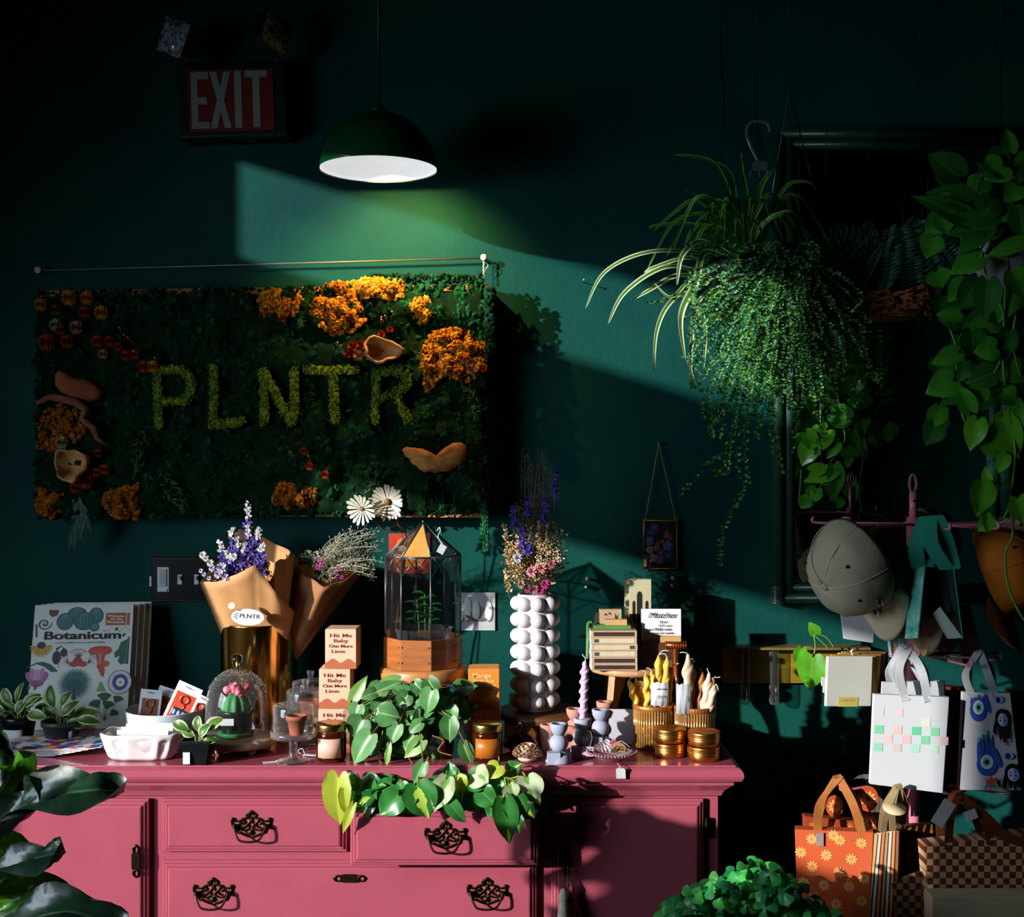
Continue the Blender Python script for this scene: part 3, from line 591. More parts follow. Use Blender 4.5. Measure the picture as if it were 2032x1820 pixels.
# ---- pressed flower frame on a chain
c = at(1311, 1081, 3.335); mm = 3.335/FPX; gold = mat('8a7038', .35, metal=.9, var=.2)
t = thing('pressed_flower_frame', 'small gold rimmed glass frame of pressed purple flowers hanging on a chain', 'picture frame', (c.x, YB-.006, c.z))
mb = MB(); hw, hh_ = 33*mm, 48*mm
mb.tube([(-hw, -.006, -hh_), (hw, -.006, -hh_), (hw, -.006, hh_), (-hw, -.006, hh_)], .0035, gold, 6, closed=True); mb.obj('rim', t)
mb = MB(); mb.box((0, -.006, 0), (2*hw, .002, 2*hh_), mat('06080a', .3)); bd = mb.obj('backing', t)
mb = MB()
pc = ['3a2f8a', '4a3fa0', '6f78b8', '8a5fa8', '8c2848', 'b8bad8', '5a50a8']
for px, py, r_, ci in ((1293, 1058, 12, 0), (1300, 1048, 10, 1), (1290, 1075, 11, 2), (1330, 1067, 9, 4), (1326, 1084, 12, 2), (1302, 1088, 10, 4), (1328, 1104, 12, 0), (1310, 1112, 10, 3), (1296, 1108, 11, 5), (1312, 1098, 10, 6), (1290, 1092, 9, 5), (1285, 1108, 8, 6)):
    q = at(px, py, 3.32)-c
    for i in range(5): a = i*1.257+px; mb.poly(circ(q.x+math.cos(a)*r_*.5*mm, q.z+math.sin(a)*r_*.5*mm, r_*.42*mm, r_*.36*mm, 8, rot=a), mat(pc[ci], .6, var=.3, ns=200), -.0075-.0002*i)
    mb.poly(circ(q.x, q.z, r_*.15*mm, n=6), mat('c8b040', .6), -.009)
for i in range(40):
    q = at(1300+i*.7+U(-4, 4), 1092-i*.9+U(-4, 4), 3.32)-c; mb.poly(circ(q.x, q.z, .0022, n=6), mat('b08a28', .6), -.0088)
mb.obj('pressed_flowers', bd)
mb = MB(); mb.box((0, -.011, 0), (2*hw, .0012, 2*hh_), glass(tint=.97)); mb.obj('glass_pane', t)
mb = MB(); nail = at(1307, 880, 3.34)-c; ch = mat('b8a070', .35, metal=.8)
for sx in (-1, 1):
    e = V((sx*30*mm, -.006, 50*mm)); n = 58
    for i in range(n): p = V(nail)*(1-i/n)+e*i/n; p.y = -.006; mb.sph(p, .0016, ch, 6, 4)
    mb.tube([e+V((.004*math.cos(a), 0, .004*math.sin(a))) for a in [k*PI/4 for k in range(8)]], .0009, ch, 5, closed=True)
mb.obj('chain', t); mb = MB(); mb.cyl((nail.x, .006, nail.z), (nail.x, -.016, nail.z), .002, ch, n=8); mb.obj('nail', t)
mb = MB(); mb.prism([(-.004, 0), (.004, 0), (.004, -.022), (-.004, -.022)], .001, mat('b08a4c', .7), M.Translation((-31*mm, -.012, -28*mm))); mb.obj('price_tag', t)
# ---- bare wall screws and pegs
for px, py, r_, lab in ((1166, 1149, .0065, 'clear glass peg in the wall, upper of the left pair above match boxes'), (1163, 1165, .005, 'white screw in the wall, lower of the left pair above match boxes'), (1335, 1147, .006, 'round silver peg in the wall below the pressed flower frame'), (1333, 1162, .005, 'small screw in the wall under the silver peg')):
    p = at(px, py, 3.33); t = thing('wall_peg', lab, 'peg', (p.x, YB, p.z), group=None); mb = MB()
    mb.cyl((0, 0, 0), (0, -.02, 0), r_*.45, steel, n=10); mb.obj('shank', t); mb = MB(); mb.sph((0, -.024, 0), (r_, r_*.7, r_), mat('b8c0c4', .2, metal=.6), 12, 8); mb.obj('head', t)
p = at(1157, 560, 3.35); t = thing('nail', 'thin nail casting a long shadow on the sunlit wall left of spider plant', 'nail', (p.x, YB, p.z)); mb = MB()
mb.cyl((0, 0, 0), (0, -.045, 0), .0011, steel, n=8); mb.obj('shank', t); mb = MB(); mb.cyl((0, -.045, 0), (0, -.047, 0), .0028, mat('b8c0c4', .3, metal=.6), n=10); mb.obj('head', t)
# ================================================================ things on the dresser
kraft = mat('b0784a', .75, var=.2, ns=40, bump=.25, bs=30); paper = mat('bec2c6', .7, var=.04); soil = mat('1c130d', .95, var=.4, ns=90, bump=.8)
plast = mat('101214', .3, var=.2); terr = mat('a0583a', .8, var=.2); ink1 = mat('1a1c24', .6)
def S(Y): return Y/FPX
def pot_root(name, label, cat, px, Y, z=TT, group=None, rz=0): p = at(px, 910, Y); return thing(name, label, cat, (p.x, Y, z), rz, group)
# ---- wrapping-paper like floral sheets, fanned
def confetti():
    m = mat('f4f1ee', .5, var=.01); m = m.copy(); N = m.node_tree.nodes; L = m.node_tree.links; b = N['Principled BSDF']
    tc = N.new('ShaderNodeTexCoord'); v = N.new('ShaderNodeTexVoronoi'); v.inputs['Scale'].default_value = 55; v.inputs['Randomness'].default_value = 1; nz = N.new('ShaderNodeTexNoise'); nz.inputs['Scale'].default_value = 30
    ad = N.new('ShaderNodeMix'); ad.data_type = 'RGBA'; ad.inputs[0].default_value = .02; L.new(tc.outputs['Object'], ad.inputs[6]); L.new(nz.outputs['Color'], ad.inputs[7]); L.new(ad.outputs[2], v.inputs['Vector'])
    sp = N.new('ShaderNodeSeparateColor'); L.new(v.outputs['Color'], sp.inputs[0]); rp = N.new('ShaderNodeValToRGB'); rp.color_ramp.interpolation = 'CONSTANT'; E = rp.color_ramp.elements
    cs = ['e8e6ea', '7b4fa0', 'e8e6ea', 'd02e6e', 'f0a020', 'e8e6ea', '1f8f80', '2a4f9a', 'e8e6ea', 'e06aa0', '50a0c8', '2a2030']
    E[0].color = (*lin(cs[0]), 1); E[1].position = 1/12; E[1].color = (*lin(cs[1]), 1)
    for i in range(2, 12): e = E.new(i/12); e.color = (*lin(cs[i]), 1)
    L.new(sp.outputs[0], rp.inputs[0]); L.new(rp.outputs[0], b.inputs['Base Color']); return m
cf = confetti(); shw = mat('e6e4e6', .5, var=.03)
c = at(112, 1500, 2.93)
LBL = ['topmost', 'second from top', 'third from top', 'fourth from top', 'fifth from top', 'sixth from top', 'seventh from top', 'bottom']
for i in range(8):
    k = 7-i; a = -.18+.045*i+U(-.02, .02); t = thing('floral_paper', 'bright floral printed paper, %s of the fanned pile beside the fig leaves' % LBL[k], 'paper', (c.x-.012*k+.02, 2.915+.004*k-.012, TT+.0012+i*.0027), a, 'floral printed papers on the dresser')
    mb = MB(); w_, h_ = .215, .150; n = 10; vs = []
    for j in range(n+1):
        for q in range(3): x = -w_/2+w_*j/n; vs.append((x, (q-1)*h_/2, .0012+.010*max(0, (abs(x)/w_*2-.6))**2*(1.5 if x > 0 else 1)))
    nv = len(vs); vs += [(a_, b_, d_-.0009) for a_, b_, d_ in vs]
    fs = [(j*3+q, (j+1)*3+q, (j+1)*3+q+1, j*3+q+1) for j in range(n) for q in range(2)]
    mb.add(vs[:nv], fs, cf, smooth=False); mb.add(vs[nv:], [f[::-1] for f in fs], shw, smooth=False)
    mb.add([vs[j*3] for j in range(n+1)]+[vs[nv+j*3] for j in range(n+1)], [(j, n+1+j, n+2+j, j+1) for j in range(n)], shw, smooth=False)
    mb.obj('sheet', t)
# ---- books
cov = mat('ccd3d0', .4, var=.04, ns=8); pages = mat('a88a4c', .7, var=.5, ns=60, stretch=(1, 60, 1)); spine = mat('bcc4be', .5)
bw, bh, bt_ = .252, .318, .0165; lean = .28
book = thing('book', 'white picture book with plant drawings, foremost of the row leaning on the wall', 'book', (0, 0, 0), 0, 'leaning botanical books')
mb = MB()
mb.box((0, .0012, bh/2), (bw, .0024, bh), cov); mb.box((0, bt_-.0012, bh/2), (bw, .0024, bh), cov); mb.box((-bw/2+.0012, bt_/2, bh/2), (.0024, bt_, bh), spine); mb.obj('cover', book)
cvr = book.children[0]
# fix cover front at y=0 plane
mb = MB(); mb.box((.001, bt_/2, bh/2), (bw-.006, bt_-.005, bh-.008), pages); mb.obj('pages', book)
FY = 0
def K(px, py):  # cover drawing coordinates: pixels of the zoomed cover -> metres
    return ((px-690)*.000318, (1270-py)*.000283+.0)
def cp(poly): return [K(a, b) for a, b in poly]
def blob(cx, cy, rx, ry, n=16, rot=0, **k): return [K(a, b) for a, b in circ(cx, cy, rx, ry, n, rot=rot)]
Ls = []
for cx, cy, rx, ry in ((640, 230, 75, 60), (790, 250, 58, 75), (548, 300, 66, 78), (700, 300, 84, 82), (782, 355, 38, 38)):
    Ls.append(('123f48', blob(cx, cy, rx+3, ry+3))); Ls.append(('1f6468', blob(cx, cy, rx, ry)))
    for q in (-.7, -.35, 0, .35, .7): Ls.append(('7fb4a4', cp([(cx+q*rx*.3-1.5, cy-ry*.85), (cx+q*rx*.3+1.5, cy-ry*.85), (cx+q*rx+2, cy), (cx+q*rx*.5, cy+ry*.9), (cx+q*rx-1, cy)])))
Ls += [('a8542a', cp([(870, 225), (1030, 225), (1030, 340), (870, 340)])), ('a8542a', cp([(1038, 228), (1062, 228), (1062, 340), (1038, 340)])), ('6e3c22', cp([(415, 190), (495, 195), (485, 240), (445, 260), (420, 235)]))]
for i in range(14):  # rudbeckia
    a = PI*(.02+i/13*.96); Ls.append((('b88a28', 'c9a038')[i % 2], [K(375+math.cos(a+d)*r_, 520+math.sin(a+d)*r_*1.1) for r_, d in ((25, -.1), (70, -.13), (100, 0), (70, .13), (25, .1))]))
Ls += [('24283a', blob(375, 515, 34, 32)), ('14231c', blob(500, 630, 34, 62)), ('1c2130', blob(498, 628, 30, 58)), ('1c2130', blob(556, 585, 28, 38)), ('1c2130', cp([(490, 545), (530, 520), (560, 550), (553, 553), (530, 528), (495, 570)]))]
for cx, cy, a0 in ((670, 640, -PI/2), (600, 690, -2.6), (745, 690, -.5)):
    for i in range(9): a = a0+(i-4)*.2; Ls.append(('7c2430', [K(cx+math.cos(a)*r_+dx, cy+math.sin(a)*r_) for r_, dx in ((10, -2), (88, 0), (10, 3))])); Ls.append(('9c3038', blob(cx+math.cos(a)*84, cy+math.sin(a)*84, 5, 7, 6)))
Ls += [('96303a', blob(668, 665, 36, 40)), ('a83c40', blob(640, 690, 40, 26)), ('a83c40', blob(705, 690, 40, 26))]
Ls += [('b8403a', cp([(745, 580), (765, 545), (810, 530), (870, 528), (920, 540), (935, 575), (915, 600), (880, 610), (868, 690), (885, 740), (880, 810), (860, 800), (825, 720), (822, 650), (810, 610), (770, 605)])), ('c85a4a', blob(890, 690, 28, 30)), ('d4786a', cp([(830, 600), (860, 600), (850, 700), (835, 700)]))]
for i in range(5): Ls.append(('e09a88', cp([(770+i*32, 560), (774+i*32, 560), (835+i*6, 610), (832+i*6, 610)])))
Ls += [('1f5c4c', cp([(1068, 440), (1050, 470), (1000, 500), (985, 560), (955, 590), (960, 640), (1000, 620), (985, 670), (1010, 700), (1045, 690), (1066, 700)])), ('4f8c74', cp([(1060, 460), (1066, 460), (1040, 700), (1034, 700)]))]
for dx, dy, rx, ry, rot, cc in ((-50, 10, 28, 60, -.5, '9c5f98'), (50, 10, 28, 60, .5, '9c5f98'), (-28, -10, 26, 70, -.25, 'b078a8'), (28, -10, 26, 70, .25, 'b078a8'), (0, 0, 28, 70, 0, 'c496bc'), (0, 60, 55, 30, 0, '8c4a86')): Ls.append((cc, blob(356+dx, 800+dy, rx, ry, rot=rot)))
Ls += [('6e3a68', cp([(335, 870), (375, 870), (352, 920), (345, 920)])), ('1f4c36', cp([(275, 710), (350, 670), (400, 665), (460, 690), (520, 755), (470, 760), (410, 710), (350, 685), (280, 716)]))]
for i in range(44): a = 2*PI*i/44; Ls.append((('1b5a60', '2a7272')[i % 2], [K(655+math.cos(a+d)*r_*1.0, 870+math.sin(a+d)*r_) for r_, d in ((10, -.2), (90, -.07), (150, 0), (90, .07), (10, .2))]))
Ls += [('16484c', blob(655, 880, 60, 60)), ('15343a', cp([(648, 900), (665, 900), (668, 1050), (690, 1270), (610, 1270), (645, 1050)])), ('6f9a54', cp([(860, 845), (885, 900), (905, 940), (830, 942), (840, 900)])), ('8a7f78', blob(1010, 860, 95, 110, 28)), ('c8c8d8', blob(1012, 860, 88, 102, 28)), ('4b4a92', blob(1014, 860, 62, 74, 24)), ('d8dccc', blob(1016, 860, 34, 40, 18)), ('8a8a70', blob(1016, 860, 12, 14, 10))]
for i in range(14): a = 2*PI*i/14; Ls.append(('2c2a60', [K(1014+math.cos(a+d)*r_, 860+math.sin(a+d)*r_*1.18) for r_, d in ((38, -.1), (60, -.06), (60, .06), (38, .1))]))
for cx, cy, s_, rt in ((895, 1000, 62, 0), (840, 1060, 60, -.6), (925, 1070, 55, .2), (995, 1020, 50, .5), (820, 1165, 60, -.9), (970, 1140, 45, .9)):
    Ls.append(('1a5a3a', [K(cx+math.sin(a+rt)*s_*1.0, cy-math.cos(a+rt)*s_*.8) for a in [-1.1+.22*i for i in range(11)]]+[K(cx-math.sin(rt)*s_*.6, cy+math.cos(rt)*s_*.6)]))
    Ls.append(('2c5a40', [K(cx-1, cy+s_*.5), K(cx+2, cy+s_*.5), K(910, 1200), K(906, 1200)]))
for i in range(30):  # curly fern and vine
    a = i*.33; r_ = 56-i*1.7; Ls.append(('21503a', blob(385+math.cos(a)*r_, 320+math.sin(a)*r_, 7, 7, 6)))
for i in range(14): Ls.append(('21503a', blob(322+i*.6, 330+i*8, 6, 8, 6)))
for i in range(34): a = i*.4; Ls.append(('6c7478', blob(850+i*6.6, 380+math.sin(a)*16, 3, 2.5, 5)))
for cx, cy in ((1020, 430), (960, 375), (300, 900), (320, 960), (290, 1020)): Ls.append(('24343a', blob(cx, cy, 8, 18, 8, rot=.5)))
for i in range(12): Ls.append(('2a3440', cp([(270+i*8, 1000+U(-80, 60)), (275+i*8, 990), (300+U(-20, 20), 1090), (294, 1090)])))
for i in range(9): Ls.append(('3a2c28', cp([(700+i*16, 1270), (690+i*14+U(-30, 30), 1120+U(0, 60)), (706+i*16, 1270)])))
for i in range(7): a = PI+PI*i/6; Ls.append(('b07a34', [K(800+math.cos(a+d)*r_, 1265+math.sin(a+d)*r_) for r_, d in ((8, -.2), (44, -.12), (44, .12), (8, .2))]))
Xc = M.Translation((0, FY-.0002, 0))
ink(cvr, 'cover_artwork', Ls, Xc, -.0001, -.000006)
text('Botanicum', .021, ink1, (.001, FY-.0022, K(0, 432)[1]), cvr, 'title', width=.192, bold=.0006)
text('curated by KATIE SCOTT and KATHY WILLIS', .0042, mat('4a4e5a', .6), (-.004, FY-.0016, K(0, 496)[1]), cvr, 'author_line', width=.124)
for i, s_ in enumerate(('Welcome', 'to the', 'Museum')): text(s_, .0062, mat('efe6da', .6), (K(952, 0)[0]+(.002 if i == 1 else 0), FY-.0020, K(0, 256+i*28)[1]), cvr, 'badge_lettering', width=(.043, .030, .044)[i], bold=.0002, rot=-.02)
c = at(163, 1460, 3.13)
def bookpose(o, k, rz, dx=0): o.location = (c.x-.018+.006*k+dx, 3.135+.0185*k, TT+.0008); o.rotation_euler = (-lean, 0, rz)
bookpose(book, 0, .10)
for k, lb in ((1, 'white picture book right behind the front book of the leaning row'), (2, 'third white picture book in the row, gilt page edge showing'), (3, 'rearmost white picture book touching the wall behind the others')):
    b2 = dup(book, label=lb)
    for ch in list(b2.children):   # the copies show only their edges
        if ch.name.startswith('cover'):
            for g in list(ch.children): bpy.data.objects.remove(g)
    bookpose(b2, k, .10, .004*k)
# ---- nursery pots with variegated leaves
vleaf = mat('3f6e2c', .4, var=.35, ns=40, transl=.25, col2='b9c48a', kind='edge'); vleaf2 = mat('587f3a', .4, var=.3, transl=.25, col2='c9cfa2', kind='edge'); vstem = mat('7f9450', .6, transl=.1)
def nursery(name, label, px, Y, r, h, m, leaves, tagc=None, square=False, lh=.07):
    t = pot_root(name, label, 'potted plant', px, Y); mb = MB()
    if square:
        q = r*.70; vs = []; pr = [(q, 0), (r, h*.86), (r*1.06, h*.86), (r*1.06, h), (r*.96, h), (r*.9, h*.8), (0.001, h*.8)]
        for a, z in pr: vs += [(-a, -a, z), (a, -a, z), (a, a, z), (-a, a, z)]
        mb.add(vs, [(j*4+i, j*4+(i+1) % 4, (j+1)*4+(i+1) % 4, (j+1)*4+i) for j in range(6) for i in range(4)]+[(3, 2, 1, 0)], m, smooth=False)
        pt = mb.obj('pot', t, bevel=.0015)
    else: mb.lathe([(r*.74, 0), (r*.95, h*.8), (r*1.04, h*.8), (r*1.05, h), (r*.97, h), (r*.93, h*.86)], m, n=28, closed=True); mb.lathe([(0, 0), (r*.74, 0)], m, closed=True, n=28); pt = mb.obj('pot', t)
    mb = MB(); mb.lathe([(0, h*.88), (r*.93, h*.84)], soil, n=20 if not square else 4, closed=True, X=M.Rotation(PI/4, 4, 'Z') if square else None); mb.obj('soil', t)
    mb = MB(); ms = MB()
    for (dx, dz, L, W, ang, m_) in leaves:
        b = V((dx*.25, U(-.01, .01), h*.85)); tip = V((dx, U(-.03, .01), h+dz)); ms.tube(bez([b, (b+tip)/2+V((0, 0, .01)), tip], 4), .0013, vstem, 6)
        d = V((math.sin(ang), -.25, math.cos(ang))); mb.leaf(tip, d, V((-math.cos(ang)*.25, -1, .55)), L, W, m_, 'oval', droop=.9, fold=.35, ns=7, curl=.04)
    ms.obj('stems', t); mb.obj('foliage', t)
    if tagc:
        mb = MB(); x, z, w_, h_ = tagc; yy = -(r*1.0 if not square else r*.86)
        if square: mb.box((x, yy-.003, z), (w_, .0008, h_), paper)
        else:
            rr = r*.9; aa = [x/rr+(k/6-.5)*w_/rr for k in range(7)]
            mb.add([V((math.sin(a)*rr*(1.0 if zz < 0 else 1.05)*1.02, -math.cos(a)*rr*(1.0 if zz < 0 else 1.05)*1.02, z+zz)) for zz in (-h_/2, h_/2) for a in aa], [(k, k+1, 8+k, 7+k) for k in range(6)], paper)
        mb.obj('price_label', pt, solid=.0006)['label'] = 'white price label'
    return t
nursery('potted_plant', 'small cream edged plant in a black round pot at the dresser end, white price label', 38, 2.99, .041, .066, plast, [(-.03, .012, .05, .03, -1.2, vleaf), (-.015, .03, .045, .028, -.5, vleaf2), (0, .035, .05, .018, .1, vleaf), (.02, .025, .05, .03, .7, vleaf), (.03, .01, .05, .028, 1.3, vleaf2), (-.03, .0, .045, .026, -1.7, vleaf2), (.005, .01, .04, .028, .4, vleaf), (-.01, .01, .05, .03, -1.0, vleaf), (.03, .03, .04, .022, .9, vleaf)], (-.004, .024, .05, .028))
nursery('potted_plant', 'small cream edged plant in a grey round pot standing before the leaning books', 122, 2.965, .045, .060, mat('2c3234', .5, var=.2), [(-.02, .03, .055, .036, -.3, vleaf), (-.03, .01, .05, .03, -1.2, vleaf2), (.01, .015, .05, .03, .6, vleaf), (.03, .01, .06, .032, 1.2, vleaf2), (.045, .005, .055, .026, 1.5, vleaf), (0, .035, .04, .028, .4, vleaf), (-.01, .005, .05, .03, -.8, vleaf), (.02, .0, .04, .024, 1.8, vleaf)], (.034, .028, .008, .022))
nursery('potted_plant', 'little cream edged plant in a black square pot in front of the glass cloche', 393, 2.79, .033, .056, plast, [(-.022, .02, .04, .026, -1.0, vleaf), (.0, .015, .035, .024, -.2, vleaf2), (.022, .02, .045, .03, .7, vleaf2), (.012, .01, .035, .024, .4, vleaf), (-.01, .005, .03, .022, -1.0, vleaf2), (.02, .0, .03, .02, 1.3, vleaf)], (-.018, .018, .015, .026), square=True)
# ---- white pottery
glaze = mat('cfc9cb', .18, var=.04, coat=.6)
t = pot_root('ceramic_basket', 'white ridged ceramic berry basket holding price cards at the dresser front', 'basket', 284, 2.845); mb = MB(); n = 96; vs = []
pr = [(.70, .002, 0), (.78, .0, 0), (.88, .008, .3), (.97, .026, .9), (1.03, .044, 1), (1.06, .052, .2), (1.08, .060, 0), (1.05, .063, 0), (1.02, .060, 0), (.96, .045, 0), (.80, .010, 0), (.0, .008, 0)]
for s_, z, rg in pr:
    for i in range(n):
        a = 2*PI*i/n; e = .62; x = .088*s_*math.copysign(abs(math.cos(a))**e, math.cos(a)); y = .050*s_*math.copysign(abs(math.sin(a))**e, math.sin(a)); q = 1-rg*.15*(.5+.5*math.cos(a*13)); dz = -.004*(.5+.5*math.cos(6*a)) if s_ in (1.08, 1.05, 1.06) else 0
        vs.append((x*q, y*q, z+dz))
mb.add(vs, [(j*n+i, j*n+(i+1) % n, (j+1)*n+(i+1) % n, (j+1)*n+i) for j in range(len(pr)-1) for i in range(n)], glaze); mb.obj('bowl', t)
lbs = ['white printed card standing at the front of the ceramic basket', 'white card behind the front card in the ceramic basket', 'rearmost white card in the ceramic basket']
for k in range(3):
    q = thing('price_card', lbs[k], 'card', (t.location.x+.006*k, 2.835+.016*k, TT+.012), .04*k, 'cards in the ceramic basket'); mb = MB(); mb.box((0, 0, .026+.002*k), (.118, .0012, .052+.004*k), paper, M.Rotation(-.12, 4, 'X')); cdo = mb.obj('sheet', q)
    if k == 0:
        for z_ in (.04, .035): text('small print', .003, ink1, (-.035, -.002-z_*.12+.0066, z_), cdo, width=.03)
t = pot_root('bowl', 'white round ceramic bowl with keyring cards behind the ridged basket', 'bowl', 328, 2.985); mb = MB()
mb.lathe([(0, 0), (.078, 0), (.084, .004), (.088, .02), (.091, .06), (.0935, .082), (.0925, .085), (.090, .083), (.086, .05), (.083, .008), (0, .006)], mat('b9bcc2', .2, var=.05, coat=.5), n=48, closed=True); mb.obj('basin', t); bx = t.location
red = mat('b83418', .5, var=.1)
def keycard(label, px, py, Y, rot, w_, h_, full):
    p = at(px, py, Y); q = thing('keyring_card', label, 'card', p, 0, 'keyring cards in the white bowl'); q.rotation_euler = (-.10, rot, 0); mb = MB(); mb.box((0, 0, 0), (w_, .0014, h_), mat('d9dce2', .5, var=.03)); cdo = mb.obj('sheet', q)
    mb = MB(); mb.box((0, -.0012, -.008), (w_*.78, .0004, h_*.7), red if full else mat('8a4a3a', .5)); b = mb.obj('printed_panel', cdo)
    text('Lucida', .0055, mat('7c8490', .6), (0, -.0012, h_*.42), cdo, width=w_*.36, shear=.35) if False else text('Double or', .005, mat('7c8490', .6), (0, -.0012, h_*.42), cdo, width=w_*.42, shear=.35)
    mb = MB(); gm = mat('c88a4a', .3, metal=.9); mb.tube([(.010*math.cos(a)+.0, -.0045, .012+.010*math.sin(a)) for a in [2*PI*i/16 for i in range(16)]], .0013, gm, 6, closed=True)
    mb.tube([(0.004, -.004, .003), (.006, -.004, -.006), (.003, -.004, -.012)], .0012, gm, 6); kr = mb.obj('ring', q)
    if full:
        mb = MB(); mb.box((0, -.0045, -.022), (.036, .003, .020), mat('1c2c48', .3, coat=.5)); ch = mb.obj('charm', q, bevel=.002)
        mb = MB()
        for dx in (-.011, 0, .011): mb.prism(circ(dx, -.022, .0042, .0075, 12), .0008, mat('3a7fc0', .4), M.Translation((0, -.0062, 0))); mb.prism([(dx-.0016, -.027), (dx+.0016, -.027), (dx+.0016, -.019), (dx, -.0155), (dx-.0016, -.019)], .0006, mat('d8d8c8', .4), M.Translation((0, -.0072, 0)))
        mb.obj('charm_artwork', ch)
    return q
keycard('white keyring card with brown panel, leftmost in the white bowl', 297, 1405, 3.00, .10, .052, .088, False)
keycard('white keyring card half hidden behind the red panel card', 325, 1402, 3.02, .32, .052, .092, False)
keycard('white card with red panel and blue keyring charm standing tallest in the bowl', 362, 1398, 2.975, .42, .062, .100, True)
keycard('white keyring card behind the blue charm card against the cloche', 392, 1412, 3.03, .5, .052, .080, True)
# ---- cloche on footed board
t = pot_root('cloche_stand', 'pale round footed wooden board under the glass cloche', 'board', 476, 2.915); bd = mat('b8a48c', .7, var=.3, ns=14, stretch=(1, 6, 1), bump=.3); mb = MB()
mb.lathe([(.080, .014), (.088, .017), (.090, .024), (.088, .031), (.082, .033)], bd, n=48); mb.obj('board', t)
for a in (-2.2, -.9, .9, 2.4): mb = MB(); mb.sph((.062*math.cos(a), .062*math.sin(a), .0075), (.010, .010, .008), bd, 12, 8); mb.obj('foot', t)
gl = glass(tint=.94, spec=.9); gl2 = glass(tint=.97, spec=1.1); cz = TT+.0335
t = thing('glass_cloche', 'round glass cloche with a knob covering a potted pink cactus', 'cloche', (at(470, 910, 2.915).x, 2.915, cz)); mb = MB()
frost = mat('d8d4c8', .35, trans=.0, var=.3)
mb.lathe([(.072, 0), (.0735, .003), (.073, .05), (.071, .09), (.064, .115), (.052, .134), (.035, .148), (.016, .155), (.0, .157)], gl, n=56, closed=True); mb.obj('dome', t)
mb = MB(); mb.lathe([(.008, .156), (.007, .162), (.012, .170), (.0155, .180), (.012, .190), (.0, .195)], mat('e8eef0', .03, trans=1, ior=1.45, var=0), n=24, closed=True); mb.obj('knob', t)
mb = MB()
for i in range(420):   # condensation droplets on the inside
    a = U(0, 6.28); z = .157-abs(RN.gauss(0, .035)); 
    if z < .02: continue
    r_ = .070 if z < .09 else .070*math.sqrt(max(0, 1-((z-.09)/.068)**2)); mb.sph((r_*math.cos(a), r_*math.sin(a), z), U(.0002, .0007), mat('e8e4d8', .15, var=.1, spec=.8), 5, 3)
mb.obj('droplets', t)['kind'] = 'stuff'
t = thing('potted_cactus', 'grafted cactus with pink crown in a green and black pot inside the cloche', 'cactus', (at(468, 910, 2.915).x, 2.915, cz)); mb = MB()
mb.lathe([(.040, 0), (.043, .008), (.043, .010)], mat('1d6b3c', .5), n=28); mb.obj('saucer', t); mb = MB(); mb.lathe([(.032, .003), (.038, .055), (.040, .055), (.040, .062), (.036, .062), (.034, .05)], plast, n=28, closed=True); mb.obj('pot', t)
mb = MB(); gcac = mat('2f7a44', .6, var=.3)
vs = []; n = 36
for j in range(9):
    for i in range(n): a = 2*PI*i/n; r_ = (.028, .030, .030, .029, .028, .026, .022, .014, .002)[j]*(1+.16*math.cos(9*a)); vs.append((r_*math.cos(a), r_*math.sin(a), .055+j*.006))
mb.add(vs, [(j*n+i, j*n+(i+1) % n, (j+1)*n+(i+1) % n, (j+1)*n+i) for j in range(8) for i in range(n)], gcac); mb.obj('cactus_body', t)
mb = MB(); pk1 = mat('c84a6c', .6, var=.3); pk2 = mat('e08a9c', .6)
for i in range(26): a = U(0, 6.28); r_ = .026*math.sqrt(RN.random()); mb.sph((r_*math.cos(a)+.004, r_*math.sin(a), .104+.012*(1-r_/.03)+U(-.006, .008)), (U(.006, .010),)*3, RN.choice((pk1, pk1, pk2)), 8, 6)
mb.obj('pink_crown', t); mb = MB(); mb.prism([(-.016, 0), (.016, 0), (.016, .016), (-.016, .016)], .0008, paper, M.Translation((-.012, -.0395, .032))); mb.obj('label_strip', t)
# ---- brass vase and wrapped bouquets
gv = mat('c8964c', .16, metal=1, var=.12, ns=8, bump=.06, bs=12)
VY = 3.14; vx = at(514, 910, VY).x
t = thing('metal_vase', 'tall shiny gold cylinder vase holding two kraft wrapped bouquets', 'vase', (vx, VY, TT)); mb = MB()
mb.lathe([(0, .002), (.088, 0), (.093, .006), (.095, .02), (.096, .27), (.0965, .274), (.0945, .274), (.093, .26), (.092, .02), (0, .012)], gv, n=64, closed=True); mb.obj('body', t)
def wrap(label, base, sheets):
    """folded kraft sheets lofted from the vase mouth to a ragged top edge; sheets = [(name, top [(px,py,Y)], bottom [(px,py,Y)], bulge, material)]"""
    t = thing('bouquet', label, 'bouquet', base)
    for nm, top, bot, bul, m in sheets:
        A = []; n = 36; J = 12; vs = []
        def along(P_, u):
            P_ = [at(*p)-t.location for p in P_]; L = [(P_[i+1]-P_[i]).length for i in range(len(P_)-1)]; d = u*sum(L)
            for i, l in enumerate(L):
                if d <= l+1e-9: return P_[i].lerp(P_[i+1], d/l)
                d -= l
            return P_[-1]
        for j in range(J+1):
            for i in range(n+1):
                u = i/n; v = j/J; p = along(bot, u).lerp(along(top, u), v); w_ = math.sin(PI*u)**.8; p = p+V((0, bul*w_*(.12+.88*v**1.4)+.0035*math.sin(u*17+v*3)*v, .002*math.sin(u*23)*v)); vs.append(p)
        mb = MB(); mb.add(vs, [(j*(n+1)+i, j*(n+1)+i+1, (j+1)*(n+1)+i+1, (j+1)*(n+1)+i) for j in range(J) for i in range(n)], m); mb.obj(nm, t, solid=.0009)
    return t
kr = mat('c08d5c', .7, var=.12, ns=25, bump=.35, bs=22, transl=.15)
